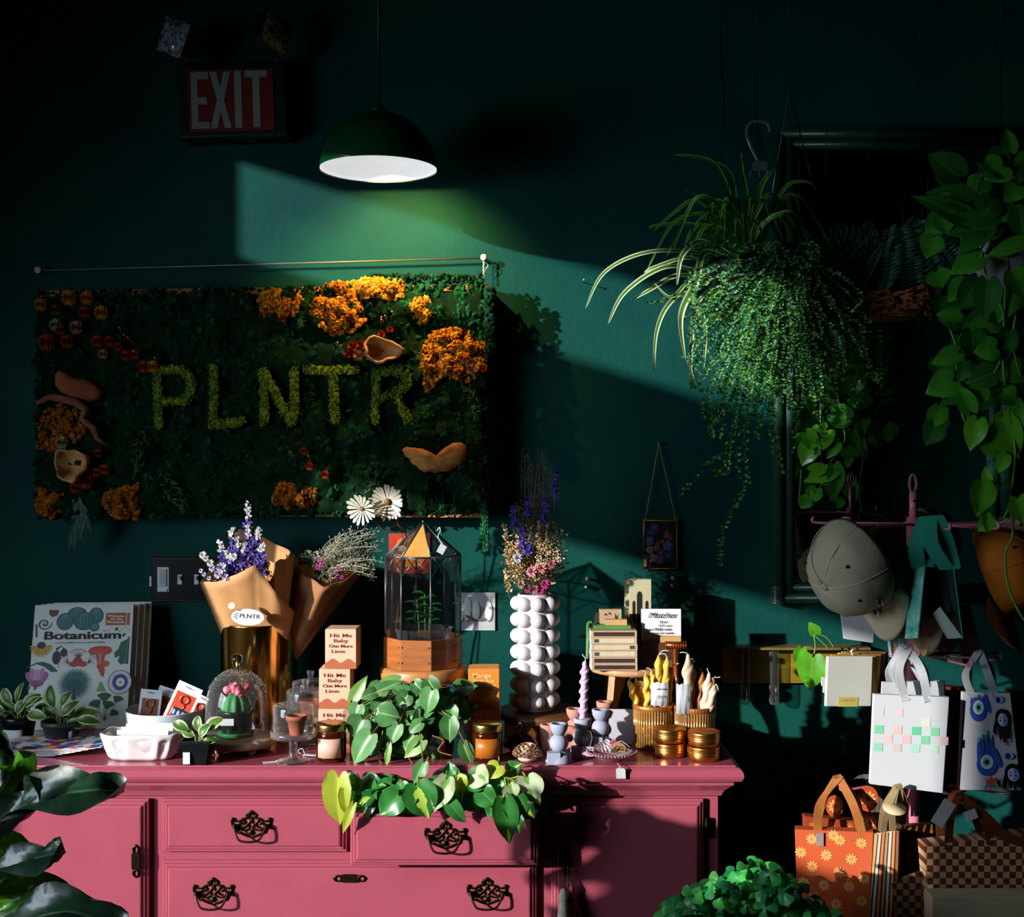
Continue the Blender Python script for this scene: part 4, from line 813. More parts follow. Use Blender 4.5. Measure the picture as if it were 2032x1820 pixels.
b0 = V((vx-.012, VY-.005, 1.06)); bt0 = [(452, 1330, 3.10), (510, 1340, 3.10), (560, 1330, 3.10)]
bq = wrap('dried bouquet with purple larkspur in kraft paper bearing an oval sticker', b0, [
 ('back_sheet', [(397, 1157, 3.07), (440, 1092, 3.11), (463, 1050, 3.12), (498, 1066, 3.13), (535, 1080, 3.13), (585, 1101, 3.08)], [(472, 1340, 3.12), (556, 1340, 3.12)], .075, kr),
 ('front_sheet', [(399, 1156, 3.07), (430, 1152, 3.05), (478, 1138, 3.04), (514, 1115, 3.04), (552, 1168, 3.05), (584, 1214, 3.07)], [(472, 1340, 3.12), (556, 1340, 3.12)], -.06, kr),
 ('side_sheet', [(512, 1113, 3.05), (548, 1114, 3.03), (585, 1101, 3.07)], [(530, 1340, 3.12), (556, 1340, 3.12)], -.02, kr)])
def loc_(o, px, py, Y): return at(px, py, Y)-o.location
pur = [mat('3c2c92', .8), mat('2c2070', .8), mat('54409c', .8)]; wht = [mat('c9c6bc', .8, transl=.1), mat('a9a8b4', .8)]; stg = mat('6d6a40', .8); mauve = [mat('7c4a64', .8), mat('a87890', .8)]; lil = [mat('8e86a8', .8), mat('b8b2c8', .8)]
def spike(mb, a, b, r, ms, n, tipms=None, leafy=.006):
    a = V(a); b = V(b); mb.tube([a, (a+b)/2+V((U(-.004, .004), 0, 0)), b], .0009, stg, 5)
    for i in range(n):
        t_ = .25+.75*i/n; p = a.lerp(b, t_); rr = r*(1.15-t_*.8); m_ = RN.choice(tipms if (tipms and t_ > .8) else ms); p += V((U(-rr, rr), U(-rr, rr), 0)); d = V((U(-1, 1), U(-1, .2), U(-.2, 1)))
        mb.leaf(p, d, V((0, -1, 0)), leafy*U(.8, 1.3), leafy*.8, m_, 'oval', droop=.5, fold=.4, ns=3)
mb = MB()
for x0, y0, x1, y1, n in ((495, 1135, 490, 998, 60), (500, 1140, 494, 1045, 90), (508, 1135, 512, 1050, 80), (465, 1140, 460, 1048, 70), (470, 1140, 472, 1070, 70), (450, 1150, 437, 1075, 60), (455, 1150, 452, 1095, 60), (515, 1135, 520, 1080, 60), (462, 1155, 458, 1105, 50), (480, 1145, 484, 1080, 50)):
    spike(mb, loc_(bq, x0, y0+25, 3.03), loc_(bq, x1, y1, 3.01), .011, pur, int(n*1.5), wht, .008)
mb.obj('larkspur', bq)['label'] = 'deep purple larkspur'
def puff(mb, c, r, ms, n):
    for i in range(n):
        f = (i+.5)/n; ph = math.acos(1-2*f); a = i*2.39996; d = V((math.sin(ph)*math.cos(a), math.sin(ph)*math.sin(a), math.cos(ph))); mb.leaf(V(c)+d*r*.3, d, V((0, -1, .3)), r*.8, r*.4, ms[i % len(ms)], 'lance', droop=.3, fold=.3, ns=3)
mb = MB()
for px, py, r_ in ((403, 1102, .010), (409, 1108, .009), (418, 1118, .010), (421, 1128, .009), (440, 1128, .015), (433, 1140, .011), (399, 1133, .006), (405, 1140, .006), (447, 1145, .010), (465, 1105, .009), (415, 1148, .006)): puff(mb, loc_(bq, px, py, 3.0), r_, lil if py > 1120 else wht, 26)
for px, py in ((403, 1102), (418, 1118), (399, 1133)): mb.tube([loc_(bq, px, py, 3.0), loc_(bq, 450, 1175, 3.03)], .0008, stg, 5)
mb.obj('pale_thistles', bq)['label'] = 'pale dried thistle heads'
for px, py, r_ in ((487, 1090, .012), (478, 1100, .010), (498, 1098, .011), (470, 1122, .009), (478, 1132, .012), (430, 1148, .008), (490, 1110, .013), (505, 1110, .012), (493, 1124, .012)): mb = MB(); puff(mb, loc_(bq, px, py, 3.02), r_, mauve+[mat('3c2430', .8)], 30); mb.obj('mauve_flower', bq)['label'] = 'mauve everlasting flower'
# oval sticker with shop lettering + round seal
def sticker(parent, c, w_, h_, X): 
    mb = MB(); mb.prism(circ(0, 0, w_/2, h_/2, 36), .0006, mat('c3c9d2', .35, var=.05), X); s_ = mb.obj('oval_sticker', parent); s_['label'] = 'pale oval sticker'
    text('PLNTR', .0105, ink1, (0, 0, 0), s_, width=w_*.62, X=X @ M.Translation((.005, -.0012, .002)))
    text('flowers + gifts', .003, mat('6a7078', .6), (0, 0, 0), s_, width=w_*.4, X=X @ M.Translation((.008, -.0012, -.009))) if False else None
    mb = MB(); 
    for i in range(5): mb.prism(circ(-w_*.36+(-1)**i*.0024, -.004+i*.0028, .0026, .0012, 8, rot=.5*(-1)**i), .0004, mat('23503c', .6), X @ M.Translation((0, -.0008, 0)))
    mb.obj('leaf_emblem', s_)
p = loc_(bq, 498, 1221, 3.03); sticker(bq, p, .080, .040, M.Translation(p+V((0, -.038, 0))) @ M.Rotation(.06, 4, 'Y') @ M.Rotation(-.16, 4, 'X'))
p = loc_(bq, 466, 1199, 3.02); mb = MB(); mb.prism(circ(0, 0, .0088, n=20), .0006, mat('c3b8a8', .4), M.Translation(p+V((0, -.036, 0))) @ M.Rotation(-.3, 4, 'X')); mb.obj('round_seal', bq)
b1 = V((vx+.038, VY+.005, 1.08)); kr2 = mat('96653c', .75, var=.2, bump=.3, bs=22, transl=.1)
bq2 = wrap('bouquet of wispy grass and magenta buds in kraft paper leaning right', b1, [
 ('back_sheet', [(586, 1112, 3.15), (598, 1098, 3.17), (625, 1130, 3.18), (670, 1135, 3.18), (730, 1118, 3.14)], [(556, 1300, 3.13), (590, 1310, 3.13)], .05, kr2),
 ('front_sheet', [(584, 1118, 3.13), (610, 1140, 3.11), (648, 1160, 3.10), (682, 1152, 3.11), (731, 1117, 3.13)], [(556, 1300, 3.13), (590, 1310, 3.13)], -.045, kr2)])
mb = MB(); gr = [mat('9a9a80', .8), mat('b8b8a4', .8), mat('6a7050', .8), mat('c0b8a8', .8)]
for i in range(46):
    a = loc_(bq2, 615+U(-8, 8), 1170, 3.11); e = loc_(bq2, U(655, 765), U(1048, 1150), 3.06+U(-.06, .06)); mid = (a+e)/2+V((U(-.02, .02), 0, U(.015, .045))); pth = bez([a, mid, e], 5); mb.tube(pth, .0005, gr[2 if RN.random() < .6 else 1], 4)
    for k in range(26):
        t_ = U(.42, 1); p = pth[min(len(pth)-1, int(t_*(len(pth)-1)))]; d = V((U(-.3, 1), U(-.5, .5), U(-.6, .9))); e2 = p+d*U(.006, .018); mb.leaf(e2, d, V((0, -1, 0)), .0055, .0013, RN.choice(gr), 'lance', droop=.2, ns=3); mb.tube([p, e2], .00022, gr[0], 3, caps=False)
mb.obj('wispy_grass', bq2)
mb = MB(); mgn = [mat('b01e7c', .7), mat('8c1864', .7)]
for px, py, r_ in ((635, 1112, .008), (632, 1126, .008), (678, 1146, .006), (640, 1118, .006), (672, 1128, .006)): puff(mb, loc_(bq2, px, py, 3.06), r_, mgn, 20)
mb.obj('magenta_buds', bq2)['label'] = 'magenta buds'
mb = MB()
for px, py, r_, ms in ((612, 1100, .012, [mat('7c8468', .8), mat('545c44', .8)]), (628, 1102, .012, [mat('8c9478', .8), mat('545c44', .8)]), (652, 1145, .018, [mat('5c5238', .8), mat('463c28', .8)]), (620, 1118, .018, [mat('2c3424', .8), mat('3c4430', .8)]), (636, 1138, .018, [mat('2c2c24', .8), mat('3a3428', .8)]), (664, 1140, .016, [mat('4a2434', .8), mat('6c3c54', .8)]), (600, 1112, .014, [mat('2c3424', .8), mat('503c30', .8)])): puff(mb, loc_(bq2, px, py, 3.09), r_, ms, 34)
mb.obj('dark_buds', bq2)
# ---- glass cake stands with domes
def cakestand(label, px, Y, s=1.0, inner='terr'):
    t = pot_root('glass_cake_stand', label, 'cake stand', px, Y, group='small glass cake stands'); g = gl2; mb = MB()
    mb.lathe([(0, 0), (.036, 0), (.038, .002), (.034, .005), (.014, .008), (.010, .014), (.0085, .03), (.0095, .050), (.014, .054), (.048, .056), (.051, .058), (.0515, .072), (.0495, .072), (.049, .060), (0, .059)], g, n=40, closed=True); mb.obj('stand', t)
    mb = MB(); mb.lathe([(.045, .0595), (.0455, .061), (.0455, .125), (.043, .130), (.036, .132), (.008, .134)], g, n=40, closed=True); d = mb.obj('dome', t)
    mb = MB(); mb.lathe([(.007, .134), (.006, .139), (.009, .150), (.0095, .155), (0, .156)], gl2, n=16, closed=True); mb.obj('knob', d)
    return t
cs = cakestand('clear glass cake stand with dome, front of the three beside pink candle box', 582, 2.80)
c2_ = dup(cs, (at(606, 910, 2.98).x, 2.98, TT), label='clear glass cake stand with dome, second of the three behind the front one'); dup(cs, (at(616, 910, 3.10).x, 3.10, TT+.0), label='clear glass cake stand with dome, rearmost of the three next to gold vase')
for o, lb, yy in ((cs, 'tiny terracotta pot under the front glass dome', 2.80), (c2_, 'tiny terracotta pot under the second glass dome', 2.98)):
    q = thing('terracotta_pot', lb, 'pot', o.location+V((.006, .008, .0595))); mb = MB(); mb.lathe([(.015, 0), (.021, .035), (.024, .035), (.025, .045), (.022, .045), (.020, .03), (0, .02)], terr, n=24, closed=True); mb.obj('pot', q)
q = thing('price_tag', 'white string price tag lying at the foot of the front glass cake stand', 'tag', at(553, 1514, 2.80)*1.0); q.location.z = TT; mb = MB(); mb.box((-.02, -.004, .0015), (.030, .014, .001), paper, M.Rotation(.3, 4, 'Z')); mb.obj('tag', q); mb = MB(); mb.tube(bez([(-.006, 0, .002), (.008, .0, .006), (.018, .012, .004), (.03, .02, .006)], 5), .0008, paper, 5); mb.obj('string', q)
q = thing('price_tag', 'white string price tag between the glass stand and the amber jar', 'tag', at(612, 1490, 2.86)); q.location.z = TT; mb = MB(); mb.box((.008, -.006, .003), (.034, .014, .001), paper, M.Rotation(-.3, 4, 'Z')); mb.obj('tag', q); mb = MB(); mb.tube(bez([(-.008, 0, .003), (-.016, .008, .014), (-.026, .012, .008), (-.018, .0, .003)], 5), .0008, paper, 5); mb.obj('string', q)
# ---- candle boxes
def cbox(label, px, Y, z, base, side, wave, lines, icol, rz=0, group=None):
    t = thing('candle_box', label, 'box', (at(px, 910, Y).x, Y, z), rz, group); w_, h_ = .074, .0935; mb = MB(); mb.box((0, .037, h_/2), (w_, w_, h_), base); b = mb.obj('carton', t, bevel=.0012)
    mb = MB(); mb.box((0, .037, h_+.0002), (w_*.94, w_*.94, .0004), side); mb.obj('lid_flap', b)
    wv = [(-w_/2, .0)]+[(w_/2, 0)]+[(w_/2-w_*i/24, .019+.005*math.cos(i/24*4*PI+PI)) for i in range(25)]; ink(b, 'wave_print', [(wave, wv)], None, -.0006)
    for i, (s_, hgt, wd, dx) in enumerate(lines): text(s_, hgt, mat(icol, .6), (dx, -.0008, h_*.84-i*.0125), b, width=wd, bold=.0001)
    text('hand poured soy candle', .0028, mat(icol, .6), (0, -.0008, .029), b, width=.056) if False else None
    return t
HL = [('Hit Me', .0095, .052, 0), ('Baby', .0085, .034, 0), ('One More', .0080, .056, 0), ('Lime', .0085, .032, -.006)]
for k, (px, lb) in enumerate(((663, 'bottom pink candle box of the stack, mostly behind the amber jar'), (664, 'middle pink lettered candle box in the stack of three'), (676, 'top pink lettered candle box on the stack beside the gold vase'))):
    cbox(lb, px, 2.93, TT+.0945*k, mat('d9a78c', .6, var=.05), mat('dcae96', .6), 'a85a3c', HL, '6e2430', rz=(.02, 0, -.03)[k], group='pink candle boxes')
MLN = [('Mango', .0095, .044, -.004), ('Sticky Rice', .0075, .050, 0), ('& Everything', .0080, .056, 0), ('Nice', .0090, .030, .002)]
for k, lb in enumerate(('lower orange candle box, mostly behind amber jar', 'orange lettered candle box on top, right of the wooden stool')):
    cbox(lb, 960+(1-k)*2, 2.93, TT+.0945*k, mat('c8741c', .6, var=.05), mat('dc9a4c', .6), '9c4c20', MLN, 'f0cf8a', group='orange candle boxes')
amber = mat('7a3408', .08, trans=.85, ior=1.4, var=.1); lidg = mat('c8a45c', .25, metal=1, var=.1)
def jar(label, px, Y, lab, lc, lines):
    t = pot_root('candle_jar', label, 'candle', px, Y); mb = MB(); r = .0345
    mb.lathe([(0, .001), (.028, 0), (.033, .004), (r, .010), (r, .060), (.033, .065), (.0305, .069), (.0305, .072)], amber, n=40); b = mb.obj('jar', t)
    mb = MB(); mb.lathe([(0, .006), (.031, .006), (.031, .048), (0, .049)], mat('d09040', .5, sss=.2), n=28, closed=True); mb.obj('wax', t)
    mb = MB(); mb.lathe([(.0345, .070), (.0352, .072), (.0345, .075), (.0352, .078), (.0345, .081), (.0345, .084), (.033, .086), (0, .086)], lidg, n=40, closed=True); mb.obj('lid', t)
    mb = MB(); n = 14; rr = r+.0004; aa = [(-.85+1.7*i/n) for i in range(n+1)]
    mb.add([V((rr*math.sin(a), -rr*math.cos(a), z)) for z in (.012, .055) for a in aa], [(i, i+1, n+2+i, n+1+i) for i in range(n)], lc); l_ = mb.obj('label', t, solid=.0005)
    for i, (s_, w_) in enumerate(lines):
        text(s_, .0058, mat(lab, .6), (0, 0, 0), l_, width=w_, X=M.Translation((0, -rr-.0006, .046-.009*i)))
        o = l_.children[-1]
        for v in o.data.vertices:   # wrap the lettering around the jar
            p = o.matrix_local @ v.co; a = p.x/rr; d = rr+.0005+(-(p.y)-rr-.0006); q_ = V((math.sin(a)*(rr+.0008), -math.cos(a)*(rr+.0008), p.z)); v.co = o.matrix_local.inverted() @ q_
    return t
jar('amber glass candle jar with a pink label in front of the pink boxes', 657, 2.815, '5c2430', mat('d2a594', .45, var=.08), [('Hit Me Baby', .048), ('One More Lime', .052)])
jar('amber glass candle jar with gold lid in front of the orange boxes', 967, 2.815, 'e0b070', mat('a85f18', .4, var=.15), [('Mango Sticky Rice', .052), ('& Everything Nice', .052)])
# ---- terrarium on wooden stool
TY = 3.02; tx = at(840, 910, TY).x; stw = mat('b07840', .45, var=.35, ns=10, stretch=(1, 1, 7), bump=.1, coat=.2); stw2 = mat('9c5a28', .4, var=.35, ns=9, stretch=(1, 1, 9), bump=.12, coat=.3)
t = thing('wooden_stool', 'small round wooden stool under the glass terrarium', 'stool', (tx, TY, TT)); mb = MB(); mb.lathe([(.098, .148), (.104, .150), (.106, .158), (.106, .176), (.103, .181), (.098, .183)], stw, n=48); mb.obj('seat', t)
for a in (-2.5, -.65, .9, 2.3): mb = MB(); mb.cyl((.055*math.cos(a), .055*math.sin(a), .149), (.085*math.cos(a), .085*math.sin(a), 0), .013, stw2, r2=.010, n=12); mb.obj('leg', t)
zt0 = TT+.1835; t = thing('terrarium', 'octagonal glass terrarium with pointed roof on a wooden base atop the stool', 'terrarium', (tx, TY, zt0))
lead = mat('5c6268', .38, metal=.8, var=.3); RA = .098
def oc(k, r=RA): a = math.radians(-75+90*0+45*k); a = -PI/2+math.radians(15+45*k); return V((r*math.cos(a), r*math.sin(a), 0))
hb = .072; mb = MB(); cs_ = [oc(k) for k in range(8)]
vs = [p+V((0, 0, z)) for z in (0, hb) for p in cs_]+[p*.9+V((0, 0, z)) for z in (hb, .01) for p in cs_]
mb.add(vs, [(k, (k+1) % 8, 8+(k+1) % 8, 8+k) for k in range(8)]+[(8+k, 8+(k+1) % 8, 16+(k+1) % 8, 16+k) for k in range(8)]+[(16+k, 16+(k+1) % 8, 24+(k+1) % 8, 24+k) for k in range(8)]+[tuple(range(8))[::-1], tuple(range(24, 32))], stw2, smooth=False); wb = mb.obj('wooden_base', t, bevel=.001)
for k in (0, 1, 7, 6):
    a = oc(k); b = oc(k+1)
    for f in (.07, .93):
        for z in (.018, .055): mb = MB(); p = a.lerp(b, f)*1.003+V((0, 0, z)); mb.box(p, (.0015, .0015, .005), iron); mb.obj('nail', wb)
ht = .268; ap = V((0, 0, .350)); RG = .093
mb = MB(); g3 = glass('dfe9ee', tint=.8, spec=.8, rough=.01, milk=.03)
for k in range(8): a = oc(k, RG); b = oc(k+1, RG); mb.add([a+V((0, 0, hb)), b+V((0, 0, hb)), b+V((0, 0, ht)), a+V((0, 0, ht))], [(0, 1, 2, 3)], g3, smooth=False)
mb.obj('glass_sides', t)
g4 = glass('ffc27a', tint=.8, spec=1.6, rough=.2)
mb = MB()
for k in range(7): a = oc(k, RG)+V((0, 0, ht)); b = oc(k+1, RG)+V((0, 0, ht)); mb.add([a, b, ap], [(0, 1, 2)], g3, smooth=False)
mb.obj('glass_roof', t); mb = MB(); a = oc(7, RG)+V((0, 0, ht)); b = oc(8, RG)+V((0, 0, ht)); mb.add([a, b, ap], [(0, 1, 2)], mat('d0904a', .35, var=.15), smooth=False); mb.obj('roof_pane', t)['label'] = 'roof pane with a painted orange reflection'  # front roof pane is opaque orange: a warm reflection painted into its colour
mb = MB()
for k in range(8):
    a = oc(k, RG); b = oc(k+1, RG); T = lambda p, q, r_=.0016: mb.tube([p, q], r_, lead, 6)
    T(a+V((0, 0, hb-.004)), a+V((0, 0, ht)), .0022); T(a+V((0, 0, ht)), b+V((0, 0, ht)), .0026); T(a+V((0, 0, ht)), ap, .0022)
    m_ = a.lerp(b, .5)+V((0, 0, ht-.004)); T(a+V((0, 0, ht-.046)), m_, .0014); T(b+V((0, 0, ht-.046)), m_, .0014)
mb.sph(ap, .004, lead, 8, 6); mb.obj('lead_frame', t)
q = thing('price_tag', 'white price tag hooked on the terrarium roof', 'tag', V((tx, TY, zt0))+V((.042, -.078, .30))); mb = MB(); mb.tube(bez([(-.004, .01, .032), (.002, .006, .04), (.004, .002, .03), (-.001, -.002, .02), (.004, -.005, .008), (.010, -.006, .0)], 5), .0012, mat('b8c0c4', .3), 5); mb.obj('wire', q); mb = MB(); mb.box((.012, -.006, -.006), (.017, .001, .022), mat('a8aab8', .6), M.Rotation(.5, 4, 'Y')); mb.obj('tag', q)
gle = [mat('2a8a30', .45, transl=.3), mat('1d6e2a', .45, transl=.3)]
t = thing('seedling', 'bright green seedling in a clear tray inside the terrarium', 'potted plant', (tx+.002, TY-.01, zt0+.0105)); mb = MB(); mb.lathe([(.05, .0), (.056, .001), (.068, .078), (.070, .082)], glass('d8dcf4', tint=.95, spec=1.5), n=36, closed=True); mb.obj('clear_tray', t)
mb = MB(); mb.lathe([(.03, 0), (.036, .045), (.032, .045), (0, .042)], soil, n=20, closed=True); mb.obj('soil_block', t)
mb = MB(); ml = MB()
for sx, tz in ((-.008, .150), (.004, .165), (.012, .135)):
    p = V((sx, 0, .043)); e = V((sx*1.6-.004, -.005, tz)); mb.tube([p, (p+e)/2, e], .0015, mat('8a8a48', .6), 6)
    for k in range(7):
        b = p.lerp(e, .5+.08*k); a = k*2.4+sx*300; ml.leaf(b, V((math.cos(a), -abs(math.sin(a))*.6, .7)), V((0, -.3, 1)), .034, .014, gle[k % 2], 'lance', droop=.9, fold=.4, ns=5)
mb.obj('stems', t); ml.obj('foliage', t)
# ---- dried daisies in a slim bottle
q0 = at(782, 910, 3.20); t = thing('dried_flowers', 'two cream dried daisies rising left of the terrarium peak', 'flowers', (q0.x, 3.20, TT))
mb = MB(); mb.lathe([(0, 0), (.02, 0), (.022, .01), (.02, .08), (.009, .12), (.009, .16), (.008, .16), (.007, .12), (0, .11)], mat('20281f', .2), n=20, closed=True); mb.obj('bottle', t)
brn = mat('6e3a22', .7); F1 = at(769, 996, 3.12)-t.location; F2 = at(719, 1010, 3.10)-t.location
mb = MB(); mb.tube(bez([(0, 0, .02), (.0, .0, .2), at(806, 1080, 3.18)-t.location, at(790, 1040, 3.16)-t.location, F1+V((0, .012, 0))], 8), .0022, brn, 6); mb.tube(bez([(0, 0, .02), at(800, 1075, 3.19)-t.location, at(760, 1050, 3.17)-t.location, F2+V((0, .012, 0))], 8), .0016, brn, 6); mb.obj('stems', t)
pe = mat('dcd6c6', .8, var=.15, transl=.2); pe2 = mat('b8945c', .8, transl=.2)
for c_, r_, n_, tz, tl, lb in ((F1, .042, 26, -.1, .1, 'large'), (F2, .036, 17, -.35, .25, 'small')):
    mb = MB(); X = M.Rotation(tz, 4, 'Z') @ M.Rotation(tl, 4, 'X')
    for i in range(n_):
        a = 2*PI*i/n_+U(-.06, .06); d = X @ V((math.cos(a), -.15, math.sin(a))); mb.leaf(c_+d*.006, d, X @ V((0, -1, 0)), r_*U(.85, 1.08), .0105, pe2 if (lb == 'large' and 3.4 < a < 4.9 and i % 2) else pe, 'wedge', droop=-.25, fold=.25, ns=5, twist=.3)
    f_ = mb.obj('petals', t); mb = MB(); mb.sph(c_+V((0, -.004, 0)), (.0085 if lb == 'large' else .004,)*3, mat('8a6236' if lb == 'large' else 'c8923c', .9, var=.5, ns=300), 10, 8)
    for i in range(40 if lb == 'large' else 8): f = (i+.5)/40; a = i*2.4; mb.sph(c_+V((.009*math.sqrt(f)*math.cos(a), -.011+.006*f, .009*math.sqrt(f)*math.sin(a))), .0009, brn, 5, 4)
    mb.obj('flower_centre', t)
# ---- round dark riser and bubble vase with dried flowers
BY = 3.06; bxx = at(1062, 910, BY).x
t = thing('wooden_riser', 'round dark wooden riser under the white bubble vase', 'riser', (at(1076, 910, BY).x, BY, TT)); dwd = mat('5a3318', .5, var=.35, ns=12, stretch=(1, 5, 1)); mb = MB()
mb.lathe([(.092, 0), (.094, .003), (.094, .038), (.104, .046), (.112, .050), (.113, .062), (.110, .066)], dwd, n=56); mb.obj('top', t)
zv = TT+.0665; t = thing('bubble_vase', 'tall white vase covered in rows of round bubbles on a dark riser', 'vase', (bxx, BY, zv)); cer = mat('b9b6ba', .42, var=.03, ns=6); mb = MB()
mb.lathe([(0, 0), (.044, 0), (.046, .004), (.044, .01), (.044, .283), (.042, .287), (.039, .287), (.038, .27), (.038, .02), (0, .015)], cer, n=40, closed=True)
for j in range(7):
    for i in range(8): a = 2*PI*(i+.15)/8; z = .024+j*.0400; mb.sph((.0445*math.cos(a), .0445*math.sin(a), z), (.0182, .0182, .0182), cer, 20, 14)
mb.obj('body', t)
t = thing('dried_flowers', 'mixed dried flower bunch of tan, purple and pink blooms standing in the bubble vase', 'flowers', (bxx, BY, zv+.02))
def lo(px, py, dy=0): return at(px, py, BY+dy)-t.location
tan = [mat('b89868', .8, transl=.1), mat('8a6a3c', .8), mat('cdb890', .8), mat('6c4c28', .8)]; golds = [mat('9c8048', .8), mat('6e5828', .8), mat('b09c68', .8)]
mb = MB()
for i in range(60):
    px = U(1005, 1118); e = lo(px, U(1040, 1120), U(-.05, .05)); b = lo(1062+(px-1062)*.35, 1190, U(-.02, .02)); mb.tube([b, (b+e)/2+V((U(-.004, .004), 0, 0)), e], .0007, golds[1], 4)
    for k in range(34): t_ = U(.45, 1.05); p = b.lerp(e, t_)+V((U(-.014, .014), U(-.01, .01), U(-.006, .006)))*(.5+t_*.6); mb.leaf(p, V((U(-1, 1), U(-1, .3), U(-.3, 1))), V((0, -1, 0)), U(.004, .008), U(.002, .005), RN.choice(tan), 'oval', droop=.4, ns=3, fold=.4)
mb.obj('tan_filler', t)['label'] = 'tan seeded filler stems'
mb = MB()
for i in range(44):
    px = U(1005, 1100) if RN.random() < .7 else U(1040, 1100); e = lo(px, U(870, 1010) if px > 1035 else U(985, 1050), U(-.04, .04)); b = lo(1062+(px-1062)*.4, 1120); pth = bez([b, (b+e)/2+V((U(-.01, .01), 0, 0)), e], 4); mb.tube(pth, .0004, golds[1], 4)
    for k in range(20): p = b.lerp(e, U(.45, 1))+V((U(-.012, .012), U(-.01, .01), 0)); mb.leaf(p, V((U(-1, 1), U(-.5, .5), U(0, 1))), V((0, -1, 0)), .0055, .0014, RN.choice([mat('4c3a24', .8), mat('7a6440', .8), mat('3a2c40', .8)]), 'lance', ns=3, droop=.2)
mb.obj('wispy_grass', t)
mb = MB()
for x0, y0, x1, y1, n in ((1038, 1105, 1036, 1045, 160), (1046, 1110, 1048, 1080, 80), (1020, 1060, 1018, 1005, 60), (1078, 1060, 1082, 985, 70), (1100, 1010, 1105, 930, 40), (1050, 1040, 1046, 990, 60)): spike(mb, lo(x0, y0, -.05), lo(x1, y1, -.05), .009, pur, n*2, None, .006)
mb.obj('larkspur', t)['label'] = 'purple larkspur'
mb = MB()
for i in range(420): 
    a = U(0, 6.28); p = lo(1088+26*math.sqrt(RN.random())*math.cos(a), 1105+30*math.sin(a)*math.sqrt(RN.random()), U(-.06, 0)); mb.sph(p, U(.0012, .0022), RN.choice([mat('d8cdb8', .8), mat('b8a078', .8)]), 6, 4)
mb.obj('baby_breath', t)['label'] = 'cream pearl flowers'
for px, py, r_, ms in ((1056, 1135, .014, [mat('b06a78', .8), mat('c88c90', .8)]), (1075, 1128, .014, [mat('c07868', .8), mat('a85c68', .8)]), (1082, 1160, .012, [mat('a01c6c', .8), mat('8c1458', .8)]), (1074, 1175, .009, [mat('982060', .8)]), (1062, 1170, .010, [mat('8c4c58', .8), mat('a86468', .8)]), (1028, 1108, .012, [mat('8e8aa4', .8), mat('b0acc0', .8)]), (1096, 1120, .011, [mat('9c4c5c', .8), mat('6c2c40', .8)]), (1035, 1160, .011, [mat('9c8870', .8), mat('6c5040', .8)]), (1048, 1168, .010, [mat('7c3044', .8)]), (1092, 1060, .006, [mat('8c3c58', .8)]), (1100, 1045, .005, [mat('8c3c58', .8)])): mb = MB(); puff(mb, lo(px, py, -.055), r_, ms, 40); mb.obj('everlasting_bloom', t)
mb = MB()
for x0, y0, x1, y1 in ((1015, 1150, 1000, 1040), (1025, 1170, 1012, 1090), (1012, 1190, 1003, 1130), (1035, 1150, 1025, 1060), (1070, 1110, 1070, 1035), (1085, 1120, 1085, 1035)): spike(mb, lo(x0, y0, -.045), lo(x1, y1, -.045), .007, tan, 70, None, .006)
mb.obj('wheat_stems', t)
# ---- flower ornaments
def ruff(label, px, Y, r, ms, z=TT, n=70, rz=0):
    t = pot_root('flower_ornament', label, 'ornament', px, Y, z, 'ruffled flower ornaments'); mb = MB()
    for i in range(n):
        f = (i+.5)/n; ph = math.acos(1-f*.95); a = i*2.39996; d = V((math.sin(ph)*math.cos(a), math.sin(ph)*math.sin(a), max(.12, math.cos(ph)*.8))); mb.leaf(V((0, 0, r*.25))+d*r*.35, d, V((0, -.3, 1)), r*.62, r*.5, ms[i % len(ms)], 'wedge', droop=-.3, fold=.3, ns=4, curl=.15)
    mb.sph((0, 0, r*.28), (r*.6, r*.6, r*.28), ms[0], 12, 8); mb.obj('petals', t); return t
ruff('cream ruffled flower ornament at the dresser edge right of the amber jar', 1046, 2.80, .038, [mat('cdb8a2', .6, transl=.2), mat('c49a78', .6, transl=.2)])
o = ruff('dusky mauve ruffled flower ornament behind the cream one, brown tag', 1030, 2.885, .042, [mat('7c4a58', .7, transl=.1), mat('5c3040', .7)])
q = thing('price_tag', 'brown kraft tag on string over the mauve flower ornament', 'tag', o.location+V((-.012, -.006, .052))); mb = MB(); mb.box((-.004, 0, .002), (.030, .0012, .022), mat('6a4a2c', .8)); mb.obj('tag', q); mb = MB(); mb.tube(bez([(.008, -.001, .012), (.014, -.002, .020), (.018, -.003, .012), (.014, -.004, .0), (.016, -.006, -.012)], 5), .0008, mat('a8906c', .8), 5); mb.obj('string', q)
# ---- pottery candle holders
hb_ = mat('8d93a8', .75, var=.05, ns=40); hp_ = mat('b07a6c', .75, var=.06, ns=40)
def holder(label, px, Y, m, rz=0, sc=1.0):
    t = pot_root('candle_holder', label, 'candle holder', px, Y, rz=rz, group='totem candle holders'); mb = MB()
    mb.lathe([(0, 0), (.030, 0), (.0305, .003), (.028, .014), (.022, .022), (.012, .026)], m, n=32, closed=True); b = mb.obj('base', t)
    mb = MB(); mb.box((-.012, -.017, .013), (.030, .022, .026), m); mb.obj('base_block', t, bevel=.001)
    mb = MB(); mb.sph((0, 0, .043), (.0215, .0215, .0215), m, 28, 18); mb.obj('ball', t)
    mb = MB(); mb.lathe([(.009, .060), (.014, .064), (.0195, .074), (.0215, .086), (.021, .0875), (.011, .0875), (.0105, .074), (0, .074)], m, n=32, closed=True); mb.obj('cup', t)
    if sc != 1: t.scale = (sc,)*3
    return t
h1 = holder('empty pale blue totem candle holder nearest the cream flower', 1109, 2.80, hb_)
